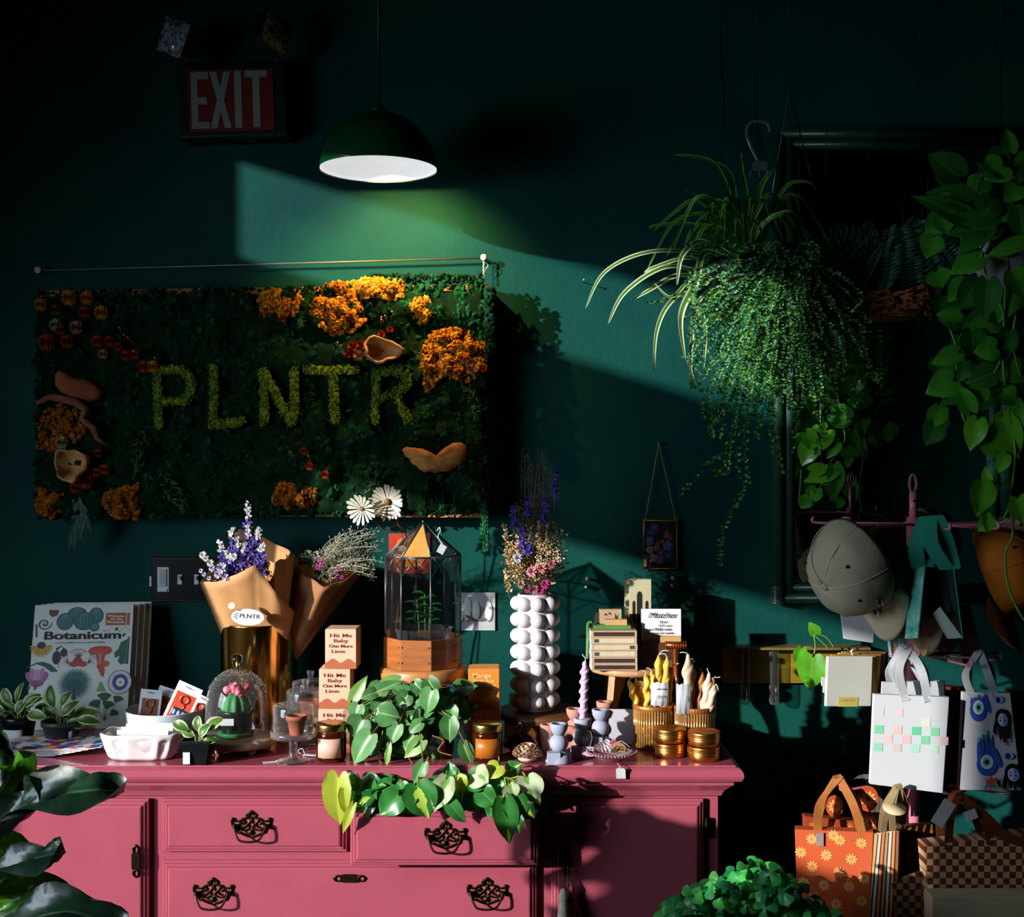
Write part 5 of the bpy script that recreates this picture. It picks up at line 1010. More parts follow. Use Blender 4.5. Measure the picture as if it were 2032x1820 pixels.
h2 = dup(h1, (at(1156, 910, 2.855).x, 2.855, TT), label='pale blue totem candle holder carrying the lilac twisted candle'); h3 = dup(h1, (at(1192, 910, 2.955).x, 2.955, TT), label='pale blue totem candle holder just left of the white folded card')
q = holder('pink totem candle holder seen behind the lilac candle', 1141, 2.965, hp_); dup(q, (at(1200, 910, 3.05).x, 3.05, TT), label='pink totem candle holder under the wooden riser table')
t = pot_root('arch_holder', 'pink pottery holder with a tube and ring behind the blue holders', 'candle holder', 1103, 2.90); mb = MB(); mb.lathe([(0, 0), (.019, 0), (.019, .064), (.011, .064), (.011, .05), (0, .05)], hp_, (-.018, 0, 0), 28, closed=True); mb.obj('tube', t)
mb = MB(); mb.tube([(.033+.019*math.cos(a), 0, .031+.019*math.sin(a)) for a in [2*PI*i/28 for i in range(28)]], .0105, hp_, 12, closed=True); mb.obj('ring', t)
for o, (dx, dz) in ((h2, (.012, .014)), (h3, (0, 0))):
    if o is h2: q = thing('price_tag', 'small lilac printed tag hung on the middle blue candle holder', 'tag', o.location+V((.010, -.032, .018))); mb = MB(); mb.box((0, 0, 0), (.026, .001, .022), mat('b8a8bc', .6), M.Rotation(.06, 4, 'Y')); g_ = mb.obj('tag', q); text('Small Candle', .003, ink1, (0, -.0012, .006), g_, width=.021); text('$25.00', .003, ink1, (-.004, -.0012, .001), g_, width=.011); mb = MB(); mb.tube(bez([(.004, 0, .010), (.010, .004, .03), (.004, .006, .046), (-.012, .006, .03), (-.004, 0, .010)], 6), .0005, mat('a8a8b0', .6), 4); mb.obj('string', q)
lil_ = mat('c09cc4', .45, var=.06, sss=.3, spec=.4)
def twist(name, label, base, tip, r, m, turns, group=None, parts=2, wick=None, taper=True):
    t = thing(name, label, 'candle', base, 0, group); ax = V(tip)-V(base); L = ax.length; q = ax.to_track_quat('Z', 'Y').to_matrix().to_4x4(); n = 20; J = int(turns*14); vs = []
    for j in range(J+1):
        s_ = j/J; ph = 2*PI*turns*s_; tp = (1-max(0, (s_-.82)/.18)**2*.75) if taper else 1
        for i in range(n):
            a = 2*PI*i/n; rr = r*tp*(.62+.38*abs(math.cos((a*1-ph*.5)*1))); vs.append(q @ V((rr*math.cos(a)+r*.18*math.cos(ph)*tp, rr*math.sin(a)+r*.18*math.sin(ph)*tp, L*s_)))
    mb = MB(); mb.add(vs, [(j*n+i, j*n+(i+1) % n, (j+1)*n+(i+1) % n, (j+1)*n+i) for j in range(J) for i in range(n)]+[tuple(range(n))[::-1], tuple(J*n+i for i in range(n))], m); mb.obj('wax', t)
    mb = MB(); w_ = wick or [(0, 0, 0), (.002, 0, .006), (-.002, 0, .012)]
    mb.tube(bez([q @ V((0, 0, L-.004))]+[ax+V(p) for p in w_[0:]], 5), .0011, mat('d0ccc8', .8), 6); mb.obj('wick', t); return t
twist('twisted_candle', 'lilac twisted taper candle standing in the middle blue holder', h2.location+V((0, 0, .0745)), at(1161, 1312, 2.855), .0105, lil_, 6.5, wick=[(.001, 0, .006), (-.004, 0, .012), (-.006, 0, .016)])
# ---- folded card in a wooden block
t = pot_root('sign_card', 'faintly printed white card in a small wooden block behind the pink glass dish', 'card', 1250, 2.945); mb = MB(); mb.box((0, 0, .048), (.100, .0015, .082), mat('a8a6b0', .7, var=.04), M.Rotation(-.08, 4, 'X')); c_ = mb.obj('sheet', t); text('TAPER CANDLES', .0045, mat('888690', .6), (-.012, -.0065+.0024, .062), c_, width=.05)
mb = MB(); mb.box((.022, -.004, .007), (.034, .022, .014), mat('8a5a30', .6, var=.2)); mb.obj('block', t, bevel=.001)
# ---- pink glass dish with flowers
t = pot_root('glass_dish', 'scalloped pink glass dish with a beaded rim at the dresser edge', 'dish', 1214, 2.815); pg = glass('f08aa8', tint=.92, spec=1.6, rough=.05); mb = MB()
mb.lathe([(0, 0), (.022, 0), (.026, .003), (.034, .008), (.046, .013), (.055, .018), (.056, .020), (.054, .020), (.044, .016), (.03, .011), (0, .008)], pg, n=48, closed=True); dsh = mb.obj('bowl', t)
mb = MB(); bead = mat('e09aae', .06, trans=.6, var=.1, spec=1.0)
for i in range(46): a = 2*PI*i/46; mb.sph((.0565*math.cos(a), .0565*math.sin(a), .020), .0034, bead, 8, 6)
mb.obj('beaded_rim', t); dl = t.location
q = thing('flower_ornament', 'white and hot pink flower ornament lying in the pink glass dish', 'ornament', dl+V((-.004, 0, .014)), 0); mb = MB()
for i in range(80):
    a = i*2.39996; r_ = .030*math.sqrt(i/80); m_ = mat('d8ccd4', .6, transl=.2) if math.cos(a) < .3 else mat('c82c78', .6, transl=.2); mb.leaf((r_*math.cos(a), r_*.7*math.sin(a), .004+.020*(1-r_/.034)), V((math.cos(a), math.sin(a), .8)), V((0, -.5, 1)), .014, .010, m_, 'wedge', droop=-.3, ns=3, fold=.3)
mb.obj('petals', q)
q = thing('price_tag', 'octagonal kraft tag handlettered on top of the pink glass dish', 'tag', dl+V((.016, -.02, .034))); mb = MB(); mb.prism([(-.016, -.008), (-.016, .006), (-.008, .012), (.006, .010), (.014, .004), (.014, -.010), (-.006, -.010)], .001, mat('a07c50', .8), M.Rotation(.2, 4, 'Y')); g_ = mb.obj('tag', q); text('air plant', .004, ink1, (-.001, -.0022, .002), g_, width=.018, rot=-.2); text('& crystals', .004, ink1, (-.001, -.0022, -.004), g_, width=.02, rot=-.2); mb = MB(); mb.tube([(-.008, 0, .010), (.004, .004, .014), (.016, .003, .006), (.024, 0, .0)], .001, paper, 5); mb.obj('string', q)
p = at(1232, 1524, 2.742); q = thing('price_tag', 'plain white tag hanging over the front edge of the dresser top', 'tag', (p.x, 2.7435, p.z)); mb = MB(); mb.prism([(-.011, -.003), (-.005, 0), (.004, 0), (.010, -.004), (.011, -.024), (-.010, -.024)], .001, mat('b4b8bc', .6)); mb.obj('tag', q); mb = MB(); mb.tube(bez([(-.001, -.002, -.002), (-.003, .004, .004), (-.006, .03, .003)], 4), .0007, paper, 5); mb.obj('string', q)
# ---- gold tins, two stacks of two
tn = mat('d89850', .3, metal=1, var=.08, ns=5)
def tin(label, px, Y, z, rz):
    t = pot_root('gold_tin', label, 'tin', px, Y, z, 'copper gold candle tins', rz); mb = MB(); mb.lathe([(0, 0), (.033, 0), (.0360, .003), (.0362, .016), (.0355, .018)], tn, n=48, closed=True); mb.obj('body', t)
    mb = MB(); mb.lathe([(.0368, .0165), (.0374, .0175), (.0374, .0195), (.0366, .0205), (.0374, .0215), (.0366, .0228), (.0374, .024), (.0366, .0252), (.0374, .0265), (.037, .031), (.035, .0325), (.034, .0315), (0, .0315)], tn, n=48, closed=True); l_ = mb.obj('lid', t)
    return t
a_ = tin('bottom gold tin of the left stack at the dresser end', 1329, 2.86, TT, 0); dup(a_, a_.location+V((0, 0, .033)), label='top gold tin of the left stack before the ribbed holders'); b_ = dup(a_, (at(1396, 910, 2.825).x, 2.825, TT), label='bottom gold tin of the right stack at the dresser corner'); dup(a_, b_.location+V((.001, 0, .033)), label='top gold tin of the right stack nearest the dresser corner')
# ---- ribbed amber holders full of twisted candles
rimc = mat('b8743c', .4, metal=.6, var=.2); rb_ = mat('d8a25c', .12, metal=.35, var=.25, ns=30, trans=.35)
def ribbed(label, px, Y):
    t = pot_root('ribbed_holder', label, 'holder', px, Y); r = .0475; mb = MB(); mb.lathe([(0, 0), (r*.9, 0), (r*.93, .003), (r*.93, .010)], rimc, n=40, closed=True); mb.obj('base', t)
    for k in range(44):
        a = 2*PI*k/44; mb = MB(); mb.cyl((r*.95*math.cos(a), r*.95*math.sin(a), .004), (r*.98*math.cos(a), r*.98*math.sin(a), .098), .0027, rb_, n=6); mb.obj('glass_rod', t)
    mb = MB(); n = 120; vs = []
    for z, q in ((.090, .98), (.092, 1.035), (.102, 1.05), (.104, 1.02), (.104, .96), (.092, .95)):
        for i in range(n): a = 2*PI*i/n; rr = r*q*(1+.012*math.cos(a*40)*(q > 1)); vs.append((rr*math.cos(a), rr*math.sin(a), z))
    mb.add(vs, [(j*n+i, j*n+(i+1) % n, (j+1)*n+(i+1) % n, (j+1)*n+i) for j in range(5) for i in range(n)], rimc); mb.obj('rim', t); return t
g1 = ribbed('ribbed amber glass holder with yellow twisted candles behind left gold tins', 1296, 2.945); g2 = ribbed('ribbed amber glass holder with pale twisted candles behind the right gold tins', 1378, 2.925)
yel = mat('d8a83c', .45, var=.08, sss=.35, spec=.4); cr = mat('c8b49c', .45, var=.06, sss=.35, spec=.4); orc = mat('b8763c', .45, var=.1, sss=.3, spec=.4)
def cnd(label, hx, hY, bx, px, py, m, Y, wick, r=.0095, turns=3.0, grp='yellow twisted candles'):
    twist('twisted_candle', label, V((at(bx, 910, Y).x, Y, TT+.012)), at(px, py, Y), r, m, turns*1.6, grp, wick=wick)
W1 = [(.002, 0, .004), (.008, 0, .008), (.016, 0, .010)]
cnd('leftmost yellow twisted candle, short and leaning left out of its holder', 0, 0, 1285, 1248, 1350, yel, 2.945, [(.004, 0, .004), (.014, 0, .008), (.018, 0, .018)])
cnd('yellow twisted candle second from left in the left ribbed holder', 0, 0, 1288, 1263, 1348, yel, 2.96, [(-.002, 0, .004), (-.001, 0, .012), (0, 0, .018)])
cnd('yellow twisted candle third from left, wick curling left', 0, 0, 1290, 1282, 1338, yel, 2.925, [(-.002, 0, .006), (-.008, 0, .008), (-.012, 0, .009)])
cnd('short yellow candle hidden behind the tall yellow pair', 0, 0, 1300, 1294, 1332, yel, 2.975, [(-.004, 0, .004), (-.010, 0, .008), (-.014, 0, .006)])
cnd('tall yellow twisted candle, left of the tall pair, long wick right', 0, 0, 1300, 1307, 1300, yel, 2.95, [(.004, 0, .006), (.014, 0, .011), (.024, 0, .010)])
cnd('tall yellow twisted candle, right of the tall pair', 0, 0, 1312, 1324, 1304, yel, 2.95, [(-.004, 0, .006), (-.012, 0, .008), (-.017, 0, .006)])
cnd('slim orange brown candle rising beside the copper stand', 0, 0, 1322, 1334, 1325, orc, 2.96, W1, .006, 4)
cnd('tallest cream twisted candle in the right ribbed holder', 0, 0, 1360, 1366, 1298, cr, 2.925, [(-.004, 0, .002), (-.012, 0, .004), (-.020, 0, .003)], .013, 2.6, 'cream twisted candles')
cnd('cream twisted candle with looped wick just behind the tallest', 0, 0, 1368, 1374, 1318, orc, 2.945, [(-.002, 0, .006), (-.008, 0, .010), (.002, 0, .012), (.004, 0, .004)], .011, 2.6, 'cream twisted candles')
cnd('peach twisted candle at mid height in the right ribbed holder', 0, 0, 1380, 1394, 1332, orc, 2.94, [(-.004, 0, .004), (-.009, 0, .004)], .0105, 2.6, 'cream twisted candles')
cnd('cream twisted candle leaning right with a forked wick', 0, 0, 1384, 1408, 1335, cr, 2.90, [(-.004, 0, .006), (-.006, 0, .010)], .011, 2.6, 'cream twisted candles')
cnd('rightmost orange twisted candle, wick pointing right', 0, 0, 1398, 1416, 1345, orc, 2.935, [(.004, 0, .002), (.008, 0, .0), (.016, 0, .002)], .0105, 2.6, 'cream twisted candles')
cnd('lowest white twisted candle at the front right, wick drooping', 0, 0, 1388, 1418, 1360, cr, 2.895, [(.004, 0, .002), (.008, 0, -.008), (.009, 0, -.018)], .011, 2.4, 'cream twisted candles')
pw = mat('b9bcc2', .7, var=.04)
for px, py, Y, w_, h_, lb, tx_ in ((1310, 1378, 2.905, .042, .056, 'white paper wrapper with small print around the yellow candles', True), (1357, 1388, 2.875, .034, .070, 'white paper wrapper standing around the tallest cream candle', False)):
    p = at(px, py, Y); q = thing('candle_wrapper', lb, 'wrapper', p, 0); mb = MB(); n = 10; aa = [-1.1+2.2*i/n for i in range(n+1)]; rr = w_/2/math.sin(1.1)
    mb.add([V((rr*math.sin(a), rr*.55*(1-math.cos(a)), z+.002*math.sin(i*2))) for z in (-h_/2, h_/2) for i, a in enumerate(aa)], [(i, i+1, n+2+i, n+1+i) for i in range(n)], pw); s_ = mb.obj('paper', q, solid=.0006)
    if tx_: text('OAKEY CANDLES', .0036, ink1, (.004, -.0014, .012), s_, width=.026); text('beeswax tapers', .0026, ink1, (.004, -.0014, -.004), s_, width=.022); text('made by hand', .0022, ink1, (.004, -.0014, -.008), s_, width=.024)
    else: text('OAKEY', .004, mat('6a7078', .6), (.008, -.0014, .0), s_, width=.016, rot=-1.5)
# ---- copper wrapped T stand
p = at(1341, 1280, 3.02); cop = mat('9c5028', .3, metal=.75, var=.3, ns=120); t = thing('jewellery_stand', 'copper T shaped stand wound with wire rising between the candles', 'stand', (p.x, 3.02, TT)); z = p.z-TT
mb = MB(); mb.lathe([(0, 0), (.02, 0), (.02, .006), (.006, .010), (.005, .012)], cop, n=24, closed=True); mb.obj('foot', t); mb = MB(); mb.tube([(0, 0, .008), (.003, 0, z*.5), (0, 0, z)], [.004, .005, .007], cop, 10)
for i in range(20): zz = z-.01-i*.0035; mb.tube([(.0082*math.cos(a), .0082*math.sin(a), zz) for a in [2*PI*k/10 for k in range(10)]], .0012, cop, 5, closed=True)
mb.obj('post', t); mb = MB(); mb.cyl((-.026, 0, z), (.026, 0, z-.003), .0095, cop, n=16); 
for i in range(9): x = -.024+i*.006; mb.tube([(x, .0098*math.cos(a), z-.0015+.0098*math.sin(a)) for a in [2*PI*k/12 for k in range(12)]], .0011, cop, 5, closed=True)
mb.obj('crossbar', t)
# ---- riser table with match boxes
rx = at(1252, 910, 3.13).x; t = thing('riser_table', 'low round wooden riser table with arched legs under the match boxes', 'riser', (rx, 3.13, TT)); lw_ = mat('b8885c', .5, var=.3, ns=10, stretch=(6, 1, 1)); mb = MB(); mb.lathe([(.098, .150), (.104, .152), (.106, .158), (.106, .164), (.103, .166)], lw_, n=48); mb.obj('top', t)
dkw = mat('6a4226', .55, var=.3)
for k, a in enumerate((-2.35, -.8, .8, 2.35)):
    mb = MB(); u = V((math.cos(a), math.sin(a), 0)); pr = [(.030, .149), (.074, .149), (.082, .09), (.090, 0), (.070, 0), (.066, .06), (.052, .10), (.040, .115)]; X = M(((u.x, -u.y, 0, 0), (u.y, u.x, 0, 0), (0, 0, 1, 0), (0, 0, 0, 1))); mb.prism(pr, .020, lw_ if k == 0 else dkw, X @ M.Translation((0, .010, 0))); mb.obj('leg', t)
zr = TT+.1665; mbx = at(1217, 910, 3.06).x
strike = mat('3a1a18', .8, var=.4, ns=300); mcard = mat('a89478', .7, var=.1)
lbm = ['bottom', 'second from the bottom', 'third from the bottom', 'fourth from the bottom', 'fifth from the bottom', 'top']
for i in range(6):
    t = thing('match_box', 'wide match box, %s of the six stacked on the riser table' % lbm[i], 'box', (mbx+U(-.001, .001), 3.07, zr+i*.0163), U(-.02, .02), 'stacked match boxes'); mb = MB(); mb.box((0, 0, .0081), (.113, .07, .0158), mcard); b = mb.obj('sleeve', t, bevel=.0008)
    mb = MB(); mb.box((0, -.0353, .0081), (.100, .0008, .0100), strike if i in (0, 1, 5) else mat('b8ab90', .7, var=.1)); mb.obj('striker', b); mb = MB(); mb.box((-.0568, 0, .0081), (.001, .066, .0148), mat('c9ccd0', .6)); mb.obj('tray', t)
    if i in (2, 3, 4): mb = MB(); mb.box(((.043 if i % 2 else -.043), -.0356, .0081), (.012, .0006, .0085), mat('3c4a3c', .6, var=.6, ns=500)); mb.obj('label_patch', b)
zt_ = zr+6*.0163
q = thing('match_tray', 'green folded match holder resting on the top wide match box', 'tray', (mbx-.006, 3.085, zt_+.0003)); gn = mat('4a7a3c', .5); mb = MB(); mb.box((.004, 0, .0045), (.092, .05, .009), gn); mb.obj('body', q, bevel=.001); mb = MB(); mb.tube(bez([(-.046, -.01, .016), (-.056, -.012, .012), (-.058, -.04, -.02), (-.060, -.044, -.07)], 6), .004, gn, 8, flat=(1, 0, 0)); mb.obj('tail', q)
def sbox(label, px, py, Y, w_, d_, h_, rz, m, z=None, name='match_box', grp='small boxes on the riser', art=None):
    p = at(px, py, Y); q = thing(name, label, 'box', (p.x, Y, z if z is not None else p.z), rz, grp); mb = MB(); mb.box((0, 0, h_/2), (w_, d_, h_), m); b = mb.obj('carton', q, bevel=.0006); return q, b
z1 = zt_+.0095
sbox('small tan match box at the front atop the green holder', 1222, 0, 3.075, .055, .02, .014, -.03, mat('b08c5c', .7), z1)
q, b = sbox('small upright match box printed with dark palms', 1211, 0, 3.10, .055, .018, .036, .03, mat('a89070', .6), z1); ink(b, 'palm_print', [('4a2018', [(x*.001, z*.001) for x, z in ((-18, 20), (-12, 28), (-6, 18), (-10, 22), (-14, 22))]), ('1c1c28', [(x*.001, z*.001) for x, z in ((10, 14), (12, 28), (15, 16), (20, 26), (17, 12))]), ('5a2c24', [(x*.001, z*.001) for x, z in ((-8, 26), (-2, 30), (2, 22), (-3, 24))])], None, -.0095)
sbox('dark upright match box at the left end atop the pile', 1189, 0, 3.105, .022, .016, .028, .05, mat('2c2824', .6), z1)
zb_ = zr
for i, (lb, m, h_, w_) in enumerate((('bottom brown box right of the match box stack', mat('5c3c20', .6, var=.4, ns=20), .018, .09), ('middle patterned dark box right of the match box stack', mat('3a2412', .5, var=.6, ns=50), .018, .088), ('top dark wooden box carrying the matches sign', mat('4a2e18', .5, var=.4, ns=20), .024, .086))):
    sbox(lb, 1303, 0, 3.11, w_, .06, h_, 0, m, zb_+.0003, 'wooden_box', 'dark boxes on the riser'); zb_ += h_+.0005
cac = mat('a8a284', .5, var=.08, spec=.6); blk2 = mat('141810', .6)
for k, (dx, dy, lb) in enumerate(((0, 0, 'tall tan match box printed with a saguaro cactus'), (-.012, .022, 'tall tan match box directly behind the cactus box'))):
    q, b = sbox(lb, 1270, 0, 3.165+dy, .056, .016, .212, 0, cac, zr, 'match_box', 'tall cactus boxes'); q.location.x += dx
    if k == 0:
        L2 = [('141810', [(x, z) for x, z in [(-.009, 0), (.006, 0), (.005, .14)]+circ(-.002, .170, .007, .012, 9, 0, PI)+[(-.009, .14)]]),
              ('141810', [(-.020, .110)]+circ(-.0165, .150, .0038, .008, 9, PI, 0)+[(-.013, .112), (-.004, .106), (-.004, .098), (-.014, .100)]), ('141810', [(.004, .098), (.014, .100), (.020, .112)]+circ(.0165, .150, .0038, .008, 9, 0, PI)+[(.013, .116), (.004, .110)])]
        L2 += [('20281a', [(.016, .118), (.022, .140), (.026, .120)]), ('20281a', [(.010, .12), (.026, .112), (.027, .116)])]; ink(b, 'cactus_print', L2, M.Translation((0, -.008, 0)), -.0004)
zc_ = zb_; q = thing('sign_card', 'small white handlettered matches sign in a wooden block', 'card', (at(1312, 910, 3.10).x, 3.10, zc_)); mb = MB(); mb.box((0, 0, .042), (.100, .0016, .080), mat('c4c4ca', .7, var=.04), M.Rotation(-.06, 4, 'X')); s_ = mb.obj('sheet', q)
text('Matches', .014, ink1, (0, -.001, .066), s_, width=.070, shear=.5); text('$ jar', .006, ink1, (.004, -.0018, .050), s_, width=.02, shear=.3); text('$20 cigar', .005, mat('6c7078', .6), (.008, -.0022, .041), s_, width=.034, shear=.3); text('or FREE with', .0065, ink1, (-.004, -.0026, .031), s_, width=.056); text('purchase of candle', .0058, ink1, (-.006, -.003, .022), s_, width=.072)
mb = MB(); mb.box((.022, -.008, .0075), (.052, .018, .015), mat('b48a54', .6, var=.2)); mb.obj('block', q, bevel=.001)
# ---- micans plant on the dresser and the brasil plant in the drawer
mic = mat('3c6c38', .42, var=.35, ns=30, transl=.18, col2='8cb878', kind='rib'); mic2 = mat('568c50', .42, var=.3, ns=30, transl=.2, col2='8fb078', kind='rib'); mic3 = mat('7ca858', .42, var=.2, transl=.3, col2='a8c084', kind='rib')
t = pot_root('trailing_plant', 'trailing velvet heartleaf plant in a black pot spilling over the dresser front', 'potted plant', 806, 2.90); mb = MB(); mb.lathe([(0, 0), (.072, 0), (.080, .012), (.078, .012), (.07, .002), (0, .002)], glass('d8d4e0', tint=.9, spec=1.4), n=36, closed=True); mb.obj('saucer', t)
mb = MB(); mb.lathe([(.045, .004), (.060, .090), (.062, .090), (.062, .098), (.057, .098), (.054, .085)], plast, (.02, 0, 0), 32, closed=True); p_ = mb.obj('pot', t); mb = MB(); mb.lathe([(0, .088), (.055, .086)], soil, (.02, 0, 0), 24, closed=True); mb.obj('soil', t); 
mb = MB(); aa = [.5+.7*i/6 for i in range(7)]; mb.add([V((.02+.0555*math.sin(a), -.0555*math.cos(a), z)) for z in (.024, .056) for a in aa], [(i, i+1, 8+i, 7+i) for i in range(6)], paper); mb.obj('price_label', p_, solid=.0006)
def L_(px, py, Y=2.84): return at(px, py, Y)-t.location
mb = MB(); ms = MB(); vin = mat('8a6a3a', .6, var=.2); root = V((.02, 0, .095))
hand = [  # base px,py -> tip px,py , width px, facing, material
 (700, 1388, 728, 1340, 18, mic3, 2.85), (712, 1400, 700, 1432, 26, mic2, 2.83), (745, 1375, 800, 1350, 20, mic2, 2.86), (790, 1352, 700+35, 1370, 22, mic3, 2.87), (755, 1415, 795, 1425, 34, mic2, 2.80), (857, 1372, 842, 1420, 30, mic2, 2.81), (720, 1430, 697, 1470, 38, mic, 2.81), (735, 1460, 695, 1520, 34, mic2, 2.78),
 (790, 1440, 770, 1480, 24, mic2, 2.79), (835, 1435, 808, 1455, 18, mic2, 2.79), (822, 1460, 800, 1490, 24, mic2, 2.79), (838, 1470, 800, 1506, 22, mic3, 2.78), (893, 1427, 891, 1478, 28, mic, 2.80), (920, 1478, 938, 1526, 22, mic, 2.80), (772, 1480, 765, 1524, 10, mic3, 2.78), (840, 1515, 818, 1560, 20, mic2, 2.72), (830, 1410, 870, 1395, 28, mic2, 2.82), (900, 1400, 935, 1420, 30, mic, 2.86), (880, 1388, 905, 1378, 22, mic, 2.88), (760, 1395, 735, 1420, 26, mic, 2.83), (810, 1380, 790, 1400, 26, mic, 2.83), (815, 1475, 850, 1500, 26, mic3, 2.80), (735, 1385, 715, 1372, 14, mic3, 2.86)]
for bx, by, tx_, ty, wp_, m_, Y in hand:
    b = L_(bx, by, Y); e = L_(tx_, ty, Y-.008); d = e-b; mb.leaf(b, d, V((U(-.35, .1), -1, U(.1, .5))), d.length*.98, wp_*Y/FPX*1.5, m_, 'heart', droop=U(.2, .5), fold=.3, curl=.03); ms.tube(bez([root+V((U(-.03, .03), U(-.03, .02), 0)), (root+b)/2+V((0, -.01, .03)), b], 5), .0012, vin, 5)
for i in range(105):
    px = RN.gauss(805, 58); py = RN.gauss(1425, 34)
    if not (700 < px < 930 and 1345 < py < 1505) or (px > 850 and py > 1455): continue
    b = L_(px, py, U(2.82, 2.97)); d = V((U(-.8, .8), U(-.6, .1), U(-1, .5))); L = U(.036, .058); mb.leaf(b, d, V((U(-.6, .3), -1, U(-.1, .9))), L, L*.85, RN.choice((mic, mic, mic2)), 'heart', droop=U(.2, .8), fold=.3, curl=.03)
    ms.tube([root+V((U(-.03, .03), U(-.03, .03), 0)), (root+b)/2+V((0, 0, .03)), b], .0010, vin, 4)
for pts in (((840, 1470), (850, 1500), (838, 1525), (838, 1520)), ((760, 1450), (752, 1500), (765, 1522), (775, 1505), (770, 1490)), ((800, 1480), (815, 1510), (835, 1530), (842, 1515)), ((905, 1440), (925, 1480), (935, 1500)), ((858, 1460), (880, 1470), (870, 1490), (900, 1500))): ms.tube(bez([L_(a, b, 2.79) for a, b in pts], 6), .0015, vin, 6)
ms.obj('vines', t); mb.obj('foliage', t)
br1 = mat('2c6a26', .35, var=.3, ns=30, transl=.3, col2='8fb43c', kind='stripe'); br1 = mat('2f7430', .35, var=.3, ns=22, transl=.3, col2='a2c24c', kind='splash'); br2 = mat('38803c', .3, var=.3, transl=.25, col2='4f8c4c', kind='rib'); br3 = mat('a8b83c', .4, var=.2, transl=.4, col2='c8c850', kind='rib'); br4 = mat('b9c8a0', .4, var=.15, transl=.3, col2='6f9a4c', kind='splash')
dp = at(868, 910, 2.76); t = thing('trailing_plant', 'lime splashed heartleaf plant overflowing the open top drawer', 'potted plant', (dp.x, 2.775, .692))
mb = MB(); mb.box((0, 0, .040), (.33, .075, .080), plast); mb.obj('trough', t, bevel=.004); mb = MB(); mb.box((0, 0, .0805), (.32, .068, .003), soil); mb.obj('soil', t)
mb = MB(); ms = MB(); gst = mat('8fa83c', .5, transl=.2)
hand = [(672, 1545, 662, 1650, 46, br3, 2.69), (690, 1548, 712, 1560, 28, br2, 2.70), (683, 1570, 690, 1625, 20, br3, 2.68), (700, 1600, 675, 1660, 14, br3, 2.67), (735, 1580, 700, 1600, 22, br1, 2.69), (745, 1585, 720, 1570, 24, br2, 2.70), (775, 1555, 740, 1570, 22, br2, 2.71), (790, 1580, 750, 1620, 40, br2, 2.68), (795, 1560, 812, 1605, 34, br2, 2.70), (828, 1560, 850, 1630, 52, br1, 2.66), (885, 1548, 860, 1615, 34, br4, 2.66), (820, 1575, 810, 1600, 22, br1, 2.67),
 (905, 1545, 920, 1575, 34, br3, 2.68), (935, 1540, 975, 1560, 40, br2, 2.69), (945, 1535, 960, 1548, 40, br4, 2.68), (990, 1520, 970, 1545, 30, br3, 2.68), (1010, 1530, 1035, 1515, 24, br1, 2.70), (1045, 1545, 1060, 1600, 44, br4, 2.67), (1030, 1550, 1008, 1575, 22, br3, 2.68), (1055, 1565, 1072, 1600, 18, br3, 2.68), (1000, 1590, 1012, 1680, 38, br1, 2.65), (1020, 1580, 1025, 1640, 40, br1, 2.66), (1030, 1590, 1050, 1570, 30, br2, 2.68), (890, 1590, 925, 1640, 24, br2, 2.66), (900, 1565, 890, 1600, 28, br2, 2.68), (955, 1570, 985, 1600, 36, br2, 2.68), (930, 1585, 960, 1605, 30, br2, 2.69), (1025, 1620, 1030, 1655, 24, br1, 2.65), (1010, 1560, 1020, 1585, 26, br4, 2.66), (980, 1570, 1000, 1545, 30, br2, 2.69), (870, 1580, 850, 1560, 30, br2, 2.70), (1040, 1600, 1058, 1625, 30, br1, 2.66)]
for bx, by, tx_, ty, wp_, m_, Y in hand:
    b = L_(bx, by, Y); e = L_(tx_, ty, Y-.01); d = e-b; mb.leaf(b, d, V((U(-.5, .2), -1, U(.1, .6))), max(d.length, .035), wp_*Y/FPX*1.4, m_, 'heart', droop=U(.2, .6), fold=.28, curl=.05)
    r0 = V((max(-.15, min(.15, b.x)), U(-.02, .02), .08)); ms.tube(bez([r0, V(((r0.x*.4+b.x*.6), (b.y)*.5, max(b.z, .085)+.002)), b], 5), .0018, gst, 6)
for i in range(46):
    px = U(690, 1060); b = L_(px, U(1552, 1592), U(2.70, 2.80)); d = V((U(-1, 1), U(-.8, .1), U(-.6, .3))); L = U(.05, .07); mb.leaf(b, d, V((U(-.5, .3), -1, U(.3, 1))), L, L*.85, RN.choice((br2, br2, br1)), 'heart', droop=U(.3, .9), fold=.28, curl=.05); ms.tube([V((max(-.15, min(.15, b.x)), 0, .08)), b], .0016, gst, 5)
for pts in (((1000, 1530), (1005, 1560), (1015, 1580)), ((985, 1535), (1010, 1545), (1030, 1540)), ((905, 1550), (918, 1570), (915, 1595), (912, 1610))): ms.tube(bez([L_(a, b, 2.67) for a, b in pts], 6), .002, gst, 6)
ms.obj('vines', t); mb.obj('foliage', t)
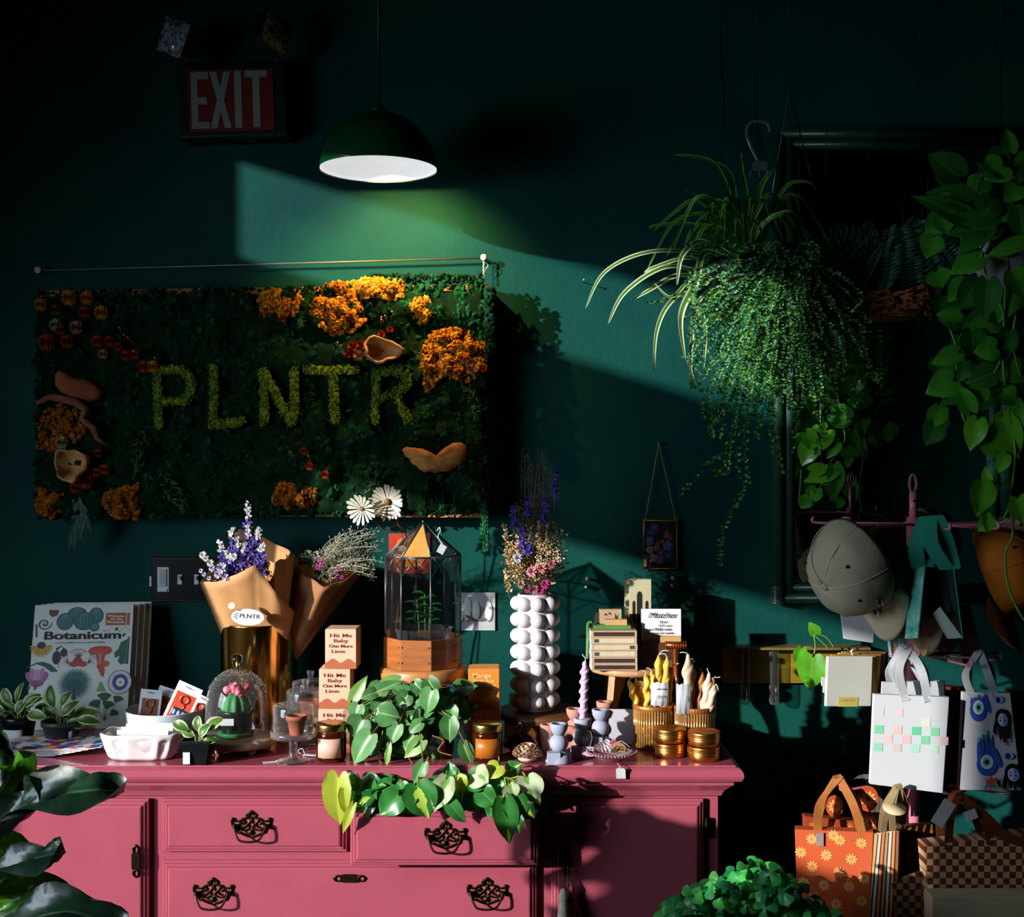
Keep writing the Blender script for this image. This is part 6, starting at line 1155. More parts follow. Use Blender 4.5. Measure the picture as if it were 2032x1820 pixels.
# ================================================================ mirror
MY = 3.30; fm = mat('0f3a2c', .4, var=.25, ns=20, bump=.1, coat=.15)
p0 = at(1535, 1200, MY); p1 = at(2012, 250, MY); mcx = (p0.x+p1.x)/2
t = thing('wall_mirror', 'large dark green framed mirror behind the hanging plants and cap stand', 'mirror', (mcx, YB, p0.z)); W_ = (p1.x-p0.x)/2; H_ = p1.z-p0.z
mb = MB(); mb.box((0, -.025, H_/2), (2*W_-.08, .004, H_-.08), mat('c8d2d0', .015, metal=1, var=.02)); gl_m = mb.obj('mirror_glass', t)
mb = MB(); mb.box((0, -.011, H_/2), (2*W_-.06, .018, H_-.06), dk); mb.obj('backing', t)
mb = MB()
for x in (-W_+.016, W_-.016): mb.cyl((x, -.034, .02), (x, -.034, H_-.02), .016, fm, n=20); s_ = 1 if x < 0 else -1; mb.cyl((x+s_*.031, -.032, .03), (x+s_*.031, -.032, H_-.03), .013, fm, n=20); mb.box((x+s_*.016, -.015, H_/2), (.062, .03, H_-.02), fm)
for z in (.016, H_-.016): mb.cyl((-W_+.02, -.034, z), (W_-.02, -.034, z), .014, fm, n=20); s_ = 1 if z < .5 else -1; mb.cyl((-W_+.04, -.032, z+s_*.028), (W_-.04, -.032, z+s_*.028), .011, fm, n=20); mb.box((0, -.015, z+s_*.014), (2*W_-.04, .03, .055), fm)
mb.obj('frame', t)
for x in (-W_+.014, W_-.014):
    mb = MB()
    for k in range(8): mb.tube([(x+.017*math.cos(a), -.036+.017*math.sin(a), .004+k*.006) for a in [2*PI*i/14 for i in range(14)]], .0035, mat('4a6058', .25, metal=.6), 6, closed=True)
    mb.obj('corner_coil', t)
# ================================================================ propagation shelf with test tubes
c = at(1560, 1321, 3.31); mm = 3.31/FPX; t = thing('test_tube_shelf', 'ochre wooden wall shelf with clear test tubes between dresser and bag stand', 'shelf', (c.x, YB, c.z)); oc_ = mat('8a6c1c', .5, var=.35, ns=12, stretch=(1, 1, 5)); mb = MB()
mb.box((20*mm, -.014, -2*mm), (285*mm, .022, 70*mm), oc_); mb.obj('back_board', t, bevel=.001); mb = MB(); mb.box((20*mm, -.034, 36*mm), (285*mm, .066, 5*mm), mat('6b5a34', .4, var=.3)); mb.obj('rail', t, bevel=.001)
for px in (1478, 1535):
    mb = MB(); x = (px-1560)*mm; mb.lathe([(.001, -.105), (.010, -.102), (.013, -.094), (.0135, .05), (.0155, .052)], glass('e8f0ec', tint=.9, spec=1.3), (x, -.046, 0), 20, closed=True); mb.obj('test_tube', t)
mb = MB(); mb.sph((-104*mm, -.026, 22*mm), (.006, .004, .006), steel); mb.obj('screw', t)
pot1 = mat('62b42c', .3, var=.3, ns=25, transl=.3, col2='6cae3c', kind='rib', coat=.3); pot2 = mat('4aa030', .35, var=.3, transl=.3, col2='4f9430', kind='rib'); pot3 = mat('2a6a26', .35, var=.3, transl=.25, col2='3a7c2c', kind='rib'); pvs = mat('5c8c34', .5, transl=.1)
def hleaf(mb, o, bx, by, tx_, ty, w_, m, Y, dy=-.006, droop=.35, n=None, fold=.22):
    b = at(bx, by, Y)-o; e = at(tx_, ty, Y+dy)-o; d = e-b; mb.leaf(b, d, V(n) if n else V((U(-.35, .2), -1, U(.0, .4))), d.length, w_*Y/FPX*1.15, m, 'heart', droop=droop, fold=fold, curl=.02)
t = thing('plant_cutting', 'heart leaved vine cutting hanging from the ochre test tube shelf', 'plant', at(1620, 1285, 3.26)); o = t.location; mb = MB()
hleaf(mb, o, 1613, 1306, 1606, 1374, 52, pot1, 3.20); hleaf(mb, o, 1590, 1288, 1580, 1322, 26, pot1, 3.21); hleaf(mb, o, 1620, 1258, 1606, 1235, 22, pot1, 3.22); hleaf(mb, o, 1655, 1320, 1650, 1345, 20, pot2, 3.22); mb.obj('foliage', t); mb = MB()
for pts in (((1613, 1306), (1618, 1285), (1616, 1262), (1620, 1258)), ((1620, 1258), (1640, 1265), (1655, 1285)), ((1618, 1262), (1632, 1275), (1645, 1288)), ((1590, 1288), (1600, 1284), (1612, 1286))): mb.tube(bez([at(a, b, 3.215)-o for a, b in pts], 6), .0022, pvs, 6)
mb.obj('stem', t)
# ================================================================ pink display stand
SY = 3.05; sp = mat('c46c84', .35, var=.06, coat=.2); X0_ = at(1812, 910, SY).x
t = thing('display_stand', 'pink metal tiered stand with ring top holding caps and gift bags', 'display stand', (X0_, SY, 0)); z1_ = at(0, 1030, SY).z
mb = MB(); mb.cyl((0, 0, .02), (0, 0, z1_+.005), .016, sp, n=20); mb.obj('pole', t)
mb = MB(); mb.cyl((0, 0, z1_), (0, 0, z1_+.066), .0095*1.0, sp, r2=.0095, n=20); mb.cyl((0, -.0093, z1_+.045), (0, -.0100, z1_+.045), .003, iron, n=10); mb.obj('top_tube', t)
mb = MB()
for dx in (-.003, .003): mb.tube([(dx+.0085*math.cos(a)+.0, dx, z1_+.066+.022+.023*math.sin(a)) for a in [2*PI*i/24 for i in range(24)]], .0017, sp, 6, closed=True)
mb.obj('ring_handle', t); mb = MB(); mb.lathe([(.19, 0), (.2, .006), (.19, .014), (.02, .022)], sp, n=40); mb.obj('base', t)
TZ = [z1_-.012, at(0, 1296, SY).z, at(0, 1548, SY).z]
for z, R_, aa in zip(TZ, (.235, .20, .22), ((-2.75, -2.2, -1.55, -1.0, -.35, .3, 2.85), (-2.8, -2.0, -1.2, -.6, 0), (-2.7, -1.95, -1.25, -.6))):
    mb = MB(); mb.lathe([(.012, -.008), (.024, -.004), (.024, .004), (.012, .008)], sp, (0, 0, z), 24); mb.obj('hub', t)
    for a in aa: mb = MB(); mb.tube(bez([(.02*math.cos(a), .02*math.sin(a), z), (R_*.6*math.cos(a), R_*.6*math.sin(a), z), (R_*math.cos(a), R_*math.sin(a), z+.0), ((R_+.004)*math.cos(a), (R_+.004)*math.sin(a), z+.014)], 6), .0034, sp, 8); mb.obj('arm', t)
# ================================================================ caps
def cap(label, px, py, Y, ang, yaw, col, roll=0, brimcol=None, sc=1.0, emb=False, grp='caps on the pink stand'):
    """apex leans to the left, brim hangs down; px,py = centre of the crown"""
    cl = mat(col, .85, var=.12, ns=14, bump=.25, bs=260, spec=.15); cl2 = mat(brimcol or col, .85, var=.1, ns=14, bump=.25, bs=260, spec=.15); p = at(px, py, Y); t = thing('cap', label, 'cap', p, 0, grp)
    t.rotation_euler = (M.Rotation(yaw, 3, 'Z') @ M.Rotation(ang, 3, 'Y') @ M.Rotation(roll, 3, 'X')).to_euler(); t.scale = (sc,)*3
    # local: apex +Z, front (brim) -> +X ; rotated later so that apex -> -X and front -> -Z
    Q = M(((0, 0, -1, 0), (0, -1, 0, 0), (-1, 0, 0, 0), (0, 0, 0, 1))); r = .082; mb = MB(); n = 48; J = 14; vs = []
    for j in range(J+1):
        ph = PI/2*j/J
        for i in range(n):
            a = 2*PI*i/n; seam = 1-.012*(abs(math.cos(3*a)) < .09); rr = r*math.cos(ph*.985)**.75*seam; dent = 1-.09*math.exp(-((a-3.6)/.5)**2)*math.sin(2*ph); z = r*1.05*math.sin(ph)**1.05*(1 if math.cos(a) < 0 else 1+.06*math.cos(a)*math.sin(2*ph)); wr = 1+.012*NZ.noise(V((a*2, ph*3, px*.1)))*2
            vs.append(V((rr*math.cos(a)*1.08*dent*wr, rr*math.sin(a)*.92*dent*wr, z*wr)))
    mb.add([Q @ p_ for p_ in vs], [(j*n+i, j*n+(i+1) % n, (j+1)*n+(i+1) % n, (j+1)*n+i) for j in range(J) for i in range(n)], cl); cr_ = mb.obj('crown', t, solid=.0022)
    mb = MB(); mb.sph(Q @ V((0, 0, r*1.06)), (.004, .0075, .0075), cl, 12, 8); mb.obj('button', t)
    mb = MB(); st = mat('8a8070', .8)
    for a in (.5, 1.57, 2.64, 3.67, 4.71, 5.76):
        pts = [Q @ V((r*math.cos(PI/2*q*.985)**.75*1.004*math.cos(a)*1.08, r*math.cos(PI/2*q*.985)**.75*1.004*math.sin(a)*.92, r*1.055*math.sin(PI/2*q)**1.05+.001)) for q in [k/12 for k in range(13)]]; mb.tube(pts, .0011, cl2, 5)
    mb.obj('seams', cr_); mb = MB()
    for a in (1.05, 2.1, 4.18, 5.2): q = .55; c0 = Q @ V((r*math.cos(PI/2*q)**.75*math.cos(a)*1.09, r*math.cos(PI/2*q)**.75*math.sin(a)*.935, r*1.06*math.sin(PI/2*q))); mb.sph(c0, .003, iron, 8, 6)
    mb.obj('eyelets', cr_)
    mb = MB(); m_ = 16; K_ = 10; vs = []   # brim
    for k in range(K_+1):
        for i in range(m_+1):
            a = -1.05+2.1*i/m_; s_ = k/K_; x0 = r*1.06*math.cos(a); y0 = r*.90*math.sin(a); L = .072*s_*(math.cos(a*1.25)**.6 if abs(a*1.25) < PI/2 else .0); vs.append(V((x0+L, y0*(1+.02*s_), -.001-.022*(abs(math.sin(a))**2)*(.4+s_)-.004*s_)))
    mb.add([Q @ p_ for p_ in vs], [(k*(m_+1)+i, k*(m_+1)+i+1, (k+1)*(m_+1)+i+1, (k+1)*(m_+1)+i) for k in range(K_) for i in range(m_)], cl2); mb.obj('brim', t, solid=.0032)
    mb = MB(); pts = [Q @ V((-r*1.05*math.cos(b), r*.5*math.sin(b), -.002+.0)) for b in (-.9, -.5, 0, .5, .9)]; mb.ribbon(bez(pts, 5), .016, (1, 0, 0), cl, .002); mb.obj('strap', t)
    if emb:
        mb = MB(); oc1 = mat('a8481c', .7); wt1 = mat('c8bca8', .7); yl = mat('c08a28', .7); gr1 = mat('2c4a2c', .7)
        for (a, q, w_, m_) in ((.95, .26, .020, oc1), (1.30, .26, .018, oc1)):
            c0 = Q @ V((r*1.09*math.cos(PI/2*q)**.75*math.cos(a-.35), r*.93*math.cos(PI/2*q)**.75*math.sin(a-.35), r*1.06*math.sin(PI/2*q))); mb.sph(c0, (w_*.3, .002, w_*.5), m_, 10, 6); mb.sph(c0+V((.006, -.0008, -.010)), (.003, .002, .010), wt1, 8, 6)
        for i in range(7): c1 = c0+V((U(-.014, .008), -.001, -.012+U(-.008, .002))); mb.sph(c1, (.002, .0015, .005), RN.choice((yl, gr1)), 6, 4)
        mb.obj('mushroom_embroidery', cr_)
    return t
cap('grey khaki cap with a mushroom embroidery, front and leftmost on the stand', 1700, 1118, 2.86, -.45, .55, 'aaa28a', brimcol='c4b89a', emb=True, sc=1.32)
cap('olive cap directly behind the mushroom cap', 1766, 1122, 2.93, -.30, .45, '646c52', brimcol='8a8468', sc=1.12)
cap('brown grey cap, third back in the row behind the mushroom cap', 1796, 1162, 2.98, -.28, .40, '7c6c5a', brimcol='b09478', sc=1.15)
cap('dark taupe cap, rearmost of the row behind the teal bag', 1834, 1168, 3.06, -.30, .3, '64584c', brimcol='a48470', sc=1.12)
cap('rust brown cap hanging open side forward right of the teal bag', 1972, 1135, 2.93, .35, 2.5, 'b0621c', brimcol='965020', sc=1.2)
cap('pale beige cap half hidden behind the rust brown cap', 2002, 1110, 3.02, .35, 2.6, 'b8a488', brimcol='c09478', sc=1.15)
# ================================================================ bags
rib_w = mat('b8bcc2', .35, var=.15, ns=20, spec=.5, transl=.2)
def slab(mb, q, th, m, X=None):  # q: 4 corners clockwise from top left, thickness to +y side
    q = [V(p) for p in q]; n = (q[1]-q[0]).cross(q[3]-q[0]).normalized(); n = n if n.y > 0 else -n; vs = q+[p+n*th for p in q]
    mb.add(vs, [(3, 2, 1, 0), (4, 5, 6, 7), (0, 1, 5, 4), (1, 2, 6, 5), (2, 3, 7, 6), (3, 0, 4, 7)], m, X, False)
def flatbag(label, corners, Y, th, m, hook, hm, hx=(.25, .75), hw=.012, sm=None, grp=None, tilt=0, cat='gift bag', Yr=None):
    """corners: TL TR BR BL in picture pixels at depth Y (right side at Yr)"""
    Yr = Yr or Y; P_ = [at(*corners[0], Y), at(*corners[1], Yr), at(*corners[2], Yr), at(*corners[3], Y)]; o = (P_[0]+P_[1])/2; t = thing('gift_bag', label, cat, o, 0, grp); q = [p-o for p in P_]; mb = MB(); slab(mb, q, th, m); b = mb.obj('bag', t)
    if sm: mb = MB(); n = (q[1]-q[0]).cross(q[3]-q[0]).normalized(); n = n if n.y > 0 else -n; e = V((.0006, 0, 0)); slab(mb, [q[1]+e, q[1]+e+n*th, q[2]+e+n*th, q[2]+e], .0006, sm); mb.obj('gusset', b)
    if hook:
        h = V(hook)-o
        for s_, yy in ((0, -.0), (1, th)):
            mb = MB(); a = q[0].lerp(q[1], hx[0])+V((0, yy-.001, -.012)); c_ = q[0].lerp(q[1], hx[1])+V((0, yy-.001, -.012)); up = h+V((0, yy*.5, .002)); j = V((U(-.012, .012), 0, U(-.01, .01)))
            mb.ribbon(bez([a, a.lerp(up, .5)+V((-.014, -.004, 0))+j, up+V((-.004, 0, -.006)), up+V((0, 0, .003)), up+V((.004, 0, -.006)), c_.lerp(up, .5)+V((.012, -.004, 0))+j, c_], 7), hw, [V((1, .2*math.sin(k*.35+s_), .2)).normalized() for k in range(43)], hm, .0012); mb.obj('handle', t)
    return t, b, q
hk2 = V((X0_, SY, TZ[1])); hkA = at(1803, 1290, 2.86); hkB = at(1930, 1290, 2.95); hkC = at(1664, 1546, 2.86); hkD = at(1781, 1562, 2.80); hkE = at(1905, 1578, 2.80)
chk = mat('b4b8be', .55, var=.02, ns=1)
# white bag with faint colour squares
redb = mat('7c1c12', .5, var=.3, ns=60, spec=.4)
flatbag('deep red checked gift bag, rear left behind the white bag', [(1733, 1352), (1872, 1362), (1868, 1560), (1730, 1545)], 2.92, .012, mat('6c1810', .5, kind='checker', col2='8c3420', ns=46), hkA+V((0, .05, 0)), rib_w, sm=redb, grp='gift bags on the middle tier')
flatbag('red edged white gift bag just behind the pale squared bag', [(1752, 1354), (1874, 1352), (1872, 1562), (1740, 1550)], 2.885, .012, mat('a8acb2', .55), hkA+V((0, .03, 0)), rib_w, sm=redb, grp='gift bags on the middle tier')
t, b, q = flatbag('bright white gift bag with pale green and pink squares, front of the middle tier', [(1735, 1378), (1883, 1384), (1870, 1574), (1727, 1556)], 2.83, .014, chk, hkA, rib_w, (.42, .72), .020, sm=mat('3c3a78', .5), grp='gift bags on the middle tier')
o = t.location; sq = []; ex_ = (q[1]-q[0])/8; ez_ = (q[3]-q[0])/10.2
for i, j, c_ in ((0, 3, '6cb890'), (2, 3, 'c8a8a8'), (4, 3, '5cb488'), (6, 3, '74bc94'), (1, 4, 'c4b0b0'), (3, 4, 'c4a8aa'), (5, 4, '6cb890'), (0, 5, '84bca0'), (2, 5, 'bcacae'), (4, 5, '94c4b0'), (6, 5, 'a4c4b4'), (7, 4, 'c0a6a8'), (0, 1, 'b8b8c0'), (2, 1, 'c4b4b8'), (5, 2, 'bcc4b8')): sq.append((i, j, c_))
mb = MB()
for i, j, c_ in sq: p_ = q[0]+ex_*i+ez_*(j+.5)+V((.004, -.0008, 0)); mb.add([p_, p_+ex_*.94, p_+ex_*.94+ez_*.94, p_+ez_*.94], [(3, 2, 1, 0)], mat(c_, .5, var=.02), smooth=False)
mb.obj('coloured_squares', b)
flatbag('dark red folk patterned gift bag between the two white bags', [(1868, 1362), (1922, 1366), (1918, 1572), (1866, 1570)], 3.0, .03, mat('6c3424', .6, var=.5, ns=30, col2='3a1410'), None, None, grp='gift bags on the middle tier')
t, b, q = flatbag('white gift bag with blue hands and watching eyes print at the right edge', [(1912, 1374), (2004, 1376), (2026, 1568), (1903, 1568)], 2.87, .016, mat('b0b4bc', .5, var=.02), hkB+V((-.004, -.05, 0)), rib_w, (.2, .7), .018, sm=mat('4c4a28', .6), grp='gift bags on the middle tier')
# printed hands / eyes
def onbag(q, u, v): return q[0]+(q[1]-q[0])*u*(1-v)+(q[2]-q[3])*u*v+(q[3]-q[0])*v
def bagink(q, b, name, layers):
    mb = MB()
    for i, (c_, pts) in enumerate(layers): mb.add([onbag(q, u, v)+V((.0002*i*.1, -.0009-.00012*i, 0)) for u, v in pts], [tuple(range(len(pts)))], mat(c_, .5, var=.02), smooth=False)
    return mb.obj(name, b)
Lb = []
def UV(px, py): return ((px-1907)/(118), (py-1376)/192)
def e_(c_, cx, cy, rx, ry, n=18, rot=0, a0=0, a1=2*PI): Lb.append((c_, [UV(a, b_) for a, b_ in circ(cx, cy, rx, ry, n, rot=rot, a0=a0, a1=a1)]))
for cx, cy in ((1946, 1405), (1962, 1512)):
    for fx, h_ in ((-18, 44), (-10, 50), (0, 58), (9, 50)): 
        if cy < 1450: h_ *= .42
        e_('2a50a8', cx+fx, cy-h_*.5, 4, h_*.55); 
        if cy > 1450: e_('3fb0a8', cx+fx, cy-h_, 3, 5)
    e_('2a50a8', cx-2, cy+4, 21, 24); e_('2a50a8', cx+20, cy-8, 5, 20, rot=-.3); e_('d0d4d8', cx-2, cy, 13, 14); e_('4cb8a0', cx-2, cy, 8, 9); e_('101418', cx-2, cy, 4, 4.5)
for cx, cy in ((1992, 1389), (2004, 1500)): e_('9aa8c8', cx, cy, 13, 7); e_('2a3c90', cx, cy, 6, 6.5); e_('101428', cx, cy, 2.5, 3)
for cx, cy in ((1998, 1428), (2010, 1536)):
    for fx, h_ in ((-6, 46), (2, 52), (11, 44)):
        if cy > 1500: h_ *= .62
        e_('0e1014', cx+fx, cy+h_*.45, 4, h_*.55)
        if cy < 1500: e_('c86c8c', cx+fx, cy+h_*.92, 2.6, 4)
    e_('0e1014', cx, cy-2, 17, 20); e_('0e1014', cx-17, cy+14, 4.5, 20, rot=.25); e_('c86c8c', cx-22, cy+30, 2.6, 4)
    e_('c4ccdc', cx, cy, 11, 13); e_('6c90cc', cx+1, cy, 11, 13, a0=-PI/2, a1=PI/2); e_('c04878', cx-5, cy-4, 2.4, 2.4, 8); e_('c04878', cx+5, cy-6, 2.4, 2.4, 8); e_('181c28', cx-5, cy+2, 3, 1.4, 8); e_('181c28', cx+5, cy+2, 3, 1.4, 8); e_('a83c4c', cx, cy+8, 2.4, 1.2, 8)
Lb.append(('c83c30', [UV(a, b_) for a, b_ in ((1955, 1541), (1960, 1546), (1966, 1539), (1971, 1546), (1977, 1541), (1976, 1556), (1966, 1562), (1957, 1556))])); e_('2a9080', 1957, 1558, 3, 8, rot=.5); e_('2a9080', 1976, 1558, 3, 8, rot=-.5)
bagink(q, b, 'printed_hands', Lb)
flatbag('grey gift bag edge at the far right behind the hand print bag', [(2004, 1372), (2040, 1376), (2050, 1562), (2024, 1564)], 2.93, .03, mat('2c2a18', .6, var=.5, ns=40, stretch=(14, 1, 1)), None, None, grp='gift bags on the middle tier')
# yellow pouches bundle
lp_ = ['front', 'second', 'third', 'fourth', 'fifth', 'sixth', 'rearmost']
for k in range(7):
    Yk = 2.87+.012*k; p = at(1684+k*6, 1352-k*2, Yk); t = thing('fabric_packet', 'white and yellow folded fabric packet, %s of the bundle on the left arm' % lp_[k], 'packet', p, 0, 'folded fabric packets'); t.rotation_euler = (0, .06+U(-.02, .02), .25)
    m_ = mat('b6b7b0', .7, var=.03) if k == 0 else mat(('a88a2c', '8c5c1c', 'b8a05c', '5c3a18', 'a8782c', '2c3038')[k-1], .7, var=.3, ns=40); mb = MB(); mb.box((0, 0, 0), (.118-.002*k, .009, .116), m_); b_ = mb.obj('packet', t, bevel=.0025)
    if k == 0: mb = MB(); mb.box((-.002, -.0052, -.047), (.050, .0006, .022), mat('b8a850', .6)); l_ = mb.obj('paper_band', t); text('organic cotton', .003, mat('8a8a70', .6), (-.002, -.0058, -.043), l_, width=.034)
    if k == 1: mb = MB(); mb.tube([(.0, 0, .058), (-.004, .002, .068), (.004, .002, .072)], .002, wh, 6); mb.obj('clip', t)
for i, (px, py, dz) in enumerate(((1640, 1352, 0), (1643, 1366, 1), (1650, 1378, 2))):
    t = thing('paper_tag', ('top', 'middle', 'lowest')[i]+' small white card poking out left of the fabric packets', 'tag', at(px, py, 2.89+.012*i), .2, 'cards beside the packets'); mb = MB(); mb.box((0, 0, 0), (.026, .0016, .020), paper); mb.obj('card', t)
# teal bag on the top tier
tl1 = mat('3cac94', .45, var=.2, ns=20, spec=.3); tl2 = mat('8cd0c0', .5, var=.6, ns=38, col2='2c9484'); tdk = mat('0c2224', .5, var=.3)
hk = at(1842, 1030, 2.84); t = thing('gift_bag', 'teal marbled gift bag with wide ribbon handles seen edge on among the caps', 'gift bag', hk); o = t.location
def T_(px, py, Y): return at(px, py, Y)-o
mb = MB(); slab(mb, [T_(1810, 1130, 2.84), T_(1836, 1124, 2.80), T_(1822, 1266, 2.80), T_(1795, 1268, 2.84)], .0015, tl2); mb.obj('marbled_panel', t)
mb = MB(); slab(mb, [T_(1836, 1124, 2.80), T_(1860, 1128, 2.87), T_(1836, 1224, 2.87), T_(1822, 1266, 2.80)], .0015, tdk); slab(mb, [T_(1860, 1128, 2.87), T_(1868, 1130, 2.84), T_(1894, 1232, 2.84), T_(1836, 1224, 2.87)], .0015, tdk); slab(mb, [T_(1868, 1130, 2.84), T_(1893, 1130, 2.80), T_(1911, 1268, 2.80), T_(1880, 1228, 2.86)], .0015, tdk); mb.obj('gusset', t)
mb = MB(); slab(mb, [T_(1893, 1130, 2.80), T_(1897, 1132, 2.84), T_(1915, 1268, 2.84), T_(1911, 1268, 2.80)], .0015, tl1); mb.obj('right_panel', t)
mb = MB(); slab(mb, [T_(1850, 1218, 2.83), T_(1865, 1204, 2.80), T_(1910, 1266, 2.80), T_(1880, 1268, 2.83)], .0015, mat('8a9c94', .6)); lb_ = mb.obj('base_flap', t)
for a, b_, k in (((1822, 1128), (1838, 1128), 0), ((1880, 1130), (1892, 1130), 1)):
    mb = MB(); up = T_(1842+k*10, 1030, 2.84); A = T_(*a, 2.82); B = T_(*b_, 2.82)
    mb.ribbon(bez([A, T_(1818+k*30, 1080, 2.81), up+V((-.008, 0, 0)), up+V((0, .004, .006)), up+V((.010, 0, 0)), T_(1846+k*34, 1080, 2.83), B], 7), .036, (1, .1, .1), tl1, .0012); mb.obj('handle', t)
# teal/white bag bottoms peeking under the caps
flatbag('white gift bag bottom showing below the mushroom cap brim', [(1668, 1205), (1738, 1215), (1732, 1276), (1676, 1268)], 2.93, .012, mat('b4b8be', .5), None, None, grp='bags behind the caps')
flatbag('brown kraft tag board hanging below the rust brown cap', [(1885, 1205), (1925, 1200), (1950, 1300), (1915, 1330)], 2.99, .003, mat('3c2018', .6, var=.3), None, None, grp='bags behind the caps')
for k, (x0, x1, y1) in enumerate(((1762, 1770, 1322), (1775, 1773, 1325), (1790, 1800, 1300), (1783, 1778, 1320))):
    t = thing('ribbon', 'pale ribbon end %s below the caps beside the yellow packets' % ('furthest left', 'second from left', 'furthest right', 'third from left')[k], 'ribbon', at(x0, 1262, 2.95), 0, 'ribbon ends below the caps'); mb = MB(); mb.ribbon([V((0, 0, .02)), V((.002, -.002, -.02)), at(x1, y1, 2.94)-t.location], .006, (1, 0, 0), rib_w if k != 1 else mat('9c6450', .5), .0008); mb.obj('strip', t)
# bottom tier bags
orb = mat('a8441a', .6, var=.12, ns=10); orr = mat('b8743c', .45, var=.3, ns=20, transl=.25); flw = mat('d89858', .6)
def daisies(q, b, pts, r_=.0135, m1='dc9c58', m2='c87428', name='daisy_print'):
    mb = MB(); ex = (q[1]-q[0]).normalized(); ez = (q[0]-q[3]).normalized(); nn = ex.cross(ez); nn = nn if nn.y < 0 else -nn
    for u, v in pts:
        c_ = onbag(q, u, v)+nn*.0008
        for i in range(10): a = 2*PI*i/10; cc = c_+(ex*math.cos(a)+ez*math.sin(a))*r_*.62; mb.add([cc+ex*(r_*.38*math.cos(a)*math.cos(k*PI/4)-r_*.15*math.sin(a)*math.sin(k*PI/4))+ez*(r_*.38*math.sin(a)*math.cos(k*PI/4)+r_*.15*math.cos(a)*math.sin(k*PI/4)) for k in range(8)], [tuple(range(8))], mat(m1, .6), smooth=False)
        mb.add([c_+nn*.0004+(ex*math.cos(k*PI/6)+ez*math.sin(k*PI/6))*r_*.3 for k in range(12)], [tuple(range(12))], mat(m2, .6), smooth=False)
    mb.obj(name, b)
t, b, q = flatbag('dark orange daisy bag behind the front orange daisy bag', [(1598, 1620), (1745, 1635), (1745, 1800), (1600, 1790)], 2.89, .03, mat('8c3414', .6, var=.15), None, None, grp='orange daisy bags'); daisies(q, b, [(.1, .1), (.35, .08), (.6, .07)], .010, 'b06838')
t, b, q = flatbag('front orange gift bag printed with daisies and tan ribbon handles', [(1577, 1646), (1732, 1652), (1722, 1835), (1583, 1825)], 2.84, .03, orb, hkC, orr, (.30, .88), .020, sm=mat('c89058', .6), grp='orange daisy bags', Yr=2.80)
daisies(q, b, [(.07, .25), (.22, .10), (.5, .05), (.22, .40), (.41, .27), (.58, .10), (.58, .45), (.74, .30), (.72, .60), (.86, .12), (.92, .50), (.38, .60), (.10, .58), (.25, .75), (.55, .80), (.90, .75)])
mb = MB(); p = at(1627, 1666, 2.82)-t.location; mb.box(p, (.017, .001, .030), mat('8c7c78', .6), None); mb.obj('price_tag', t)
for px, py, Y, r_, lb in ((1722, 1585, 2.88, .030, 'large round orange tag with a daisy hanging right of the ribbon loop'), (1656, 1600, 2.90, .026, 'round dark orange tag behind the tan ribbon loop'), (1727, 1632, 2.86, .024, 'lower round orange daisy tag above the bag corner')):
    t = thing('round_tag', lb, 'tag', at(px, py, Y), 0, 'round orange tags'); mb = MB(); mb.prism(circ(0, 0, r_*.8, r_, 28), .0014, orb); b = mb.obj('disc', t); mb = MB()
    for i in range(10): a = 2*PI*i/10; mb.poly(circ(r_*.42*math.cos(a), r_*.42*math.sin(a), r_*.22, r_*.11, 8, rot=a), flw, -.0020)
    mb.obj('daisy_print', b)
t = thing('round_tag', 'flat cream oval tag threaded on the cream ribbons of the middle bag row', 'tag', at(1775, 1605, 2.79)); mb = MB(); mb.lathe([(0, 0), (.026, 0), (.026, .0016), (0, .0016)], mat('b8a888', .5), n=28, closed=True, X=M.Rotation(.35, 4, 'X')); mb.obj('disc', t)
crm = mat('a8926c', .45, var=.3, ns=20, transl=.25)
for k in range(7):   # row of bags seen edge-on
    x = 1738+k*7; m_ = mat(('b07c44', 'a0a09c', 'a85c2c', '8c6c44', 'a8a49c', 'b86c34', '6c4424')[k], .6, var=.15); t, b, q = flatbag('folded gift bag seen edge on, %s of the row right of orange bag' % ('first', 'second', 'third', 'fourth', 'fifth', 'sixth', 'last')[k], [(x+4, 1655-k), (x+12, 1650-k), (x-6+k*2, 1835), (x-14+k*2, 1835)], 2.80, .010, m_, hkD if k in (1, 4) else None, crm, (.2, .8), .016, grp='edge on gift bags', Yr=2.92)
gy = mat('5c544c', .5, var=.3, ns=20); t = thing('ribbon', 'grey ribbon loop draped on the bottom tier arm above the orange bag', 'ribbon', at(1720, 1545, 2.95)); mb = MB()
for k in range(3): mb.ribbon(bez([at(1698+k*8, 1545, 2.95)-t.location, at(1716+k*7, 1538, 2.95)-t.location, at(1728+k*8, 1570, 2.94)-t.location, at(1732+k*10, 1612, 2.94)-t.location], 6), .010, (1, 0, .2), gy, .001)
mb.obj('loop', t)
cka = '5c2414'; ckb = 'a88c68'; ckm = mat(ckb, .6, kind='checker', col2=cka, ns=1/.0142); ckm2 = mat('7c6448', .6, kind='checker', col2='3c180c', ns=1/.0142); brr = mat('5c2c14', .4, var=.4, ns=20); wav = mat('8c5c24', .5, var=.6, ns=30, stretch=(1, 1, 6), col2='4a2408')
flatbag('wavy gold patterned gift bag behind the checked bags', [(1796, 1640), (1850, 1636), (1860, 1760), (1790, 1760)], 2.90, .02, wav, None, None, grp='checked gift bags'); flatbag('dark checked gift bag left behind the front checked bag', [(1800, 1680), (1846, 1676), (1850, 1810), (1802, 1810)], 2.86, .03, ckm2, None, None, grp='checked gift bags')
t, b, q = flatbag('tilted dark checked gift bag low between edge on bags and front checked bag', [(1770, 1752), (1838, 1728), (1852, 1840), (1782, 1850)], 2.80, .012, ckm2, None, None, grp='checked gift bags')
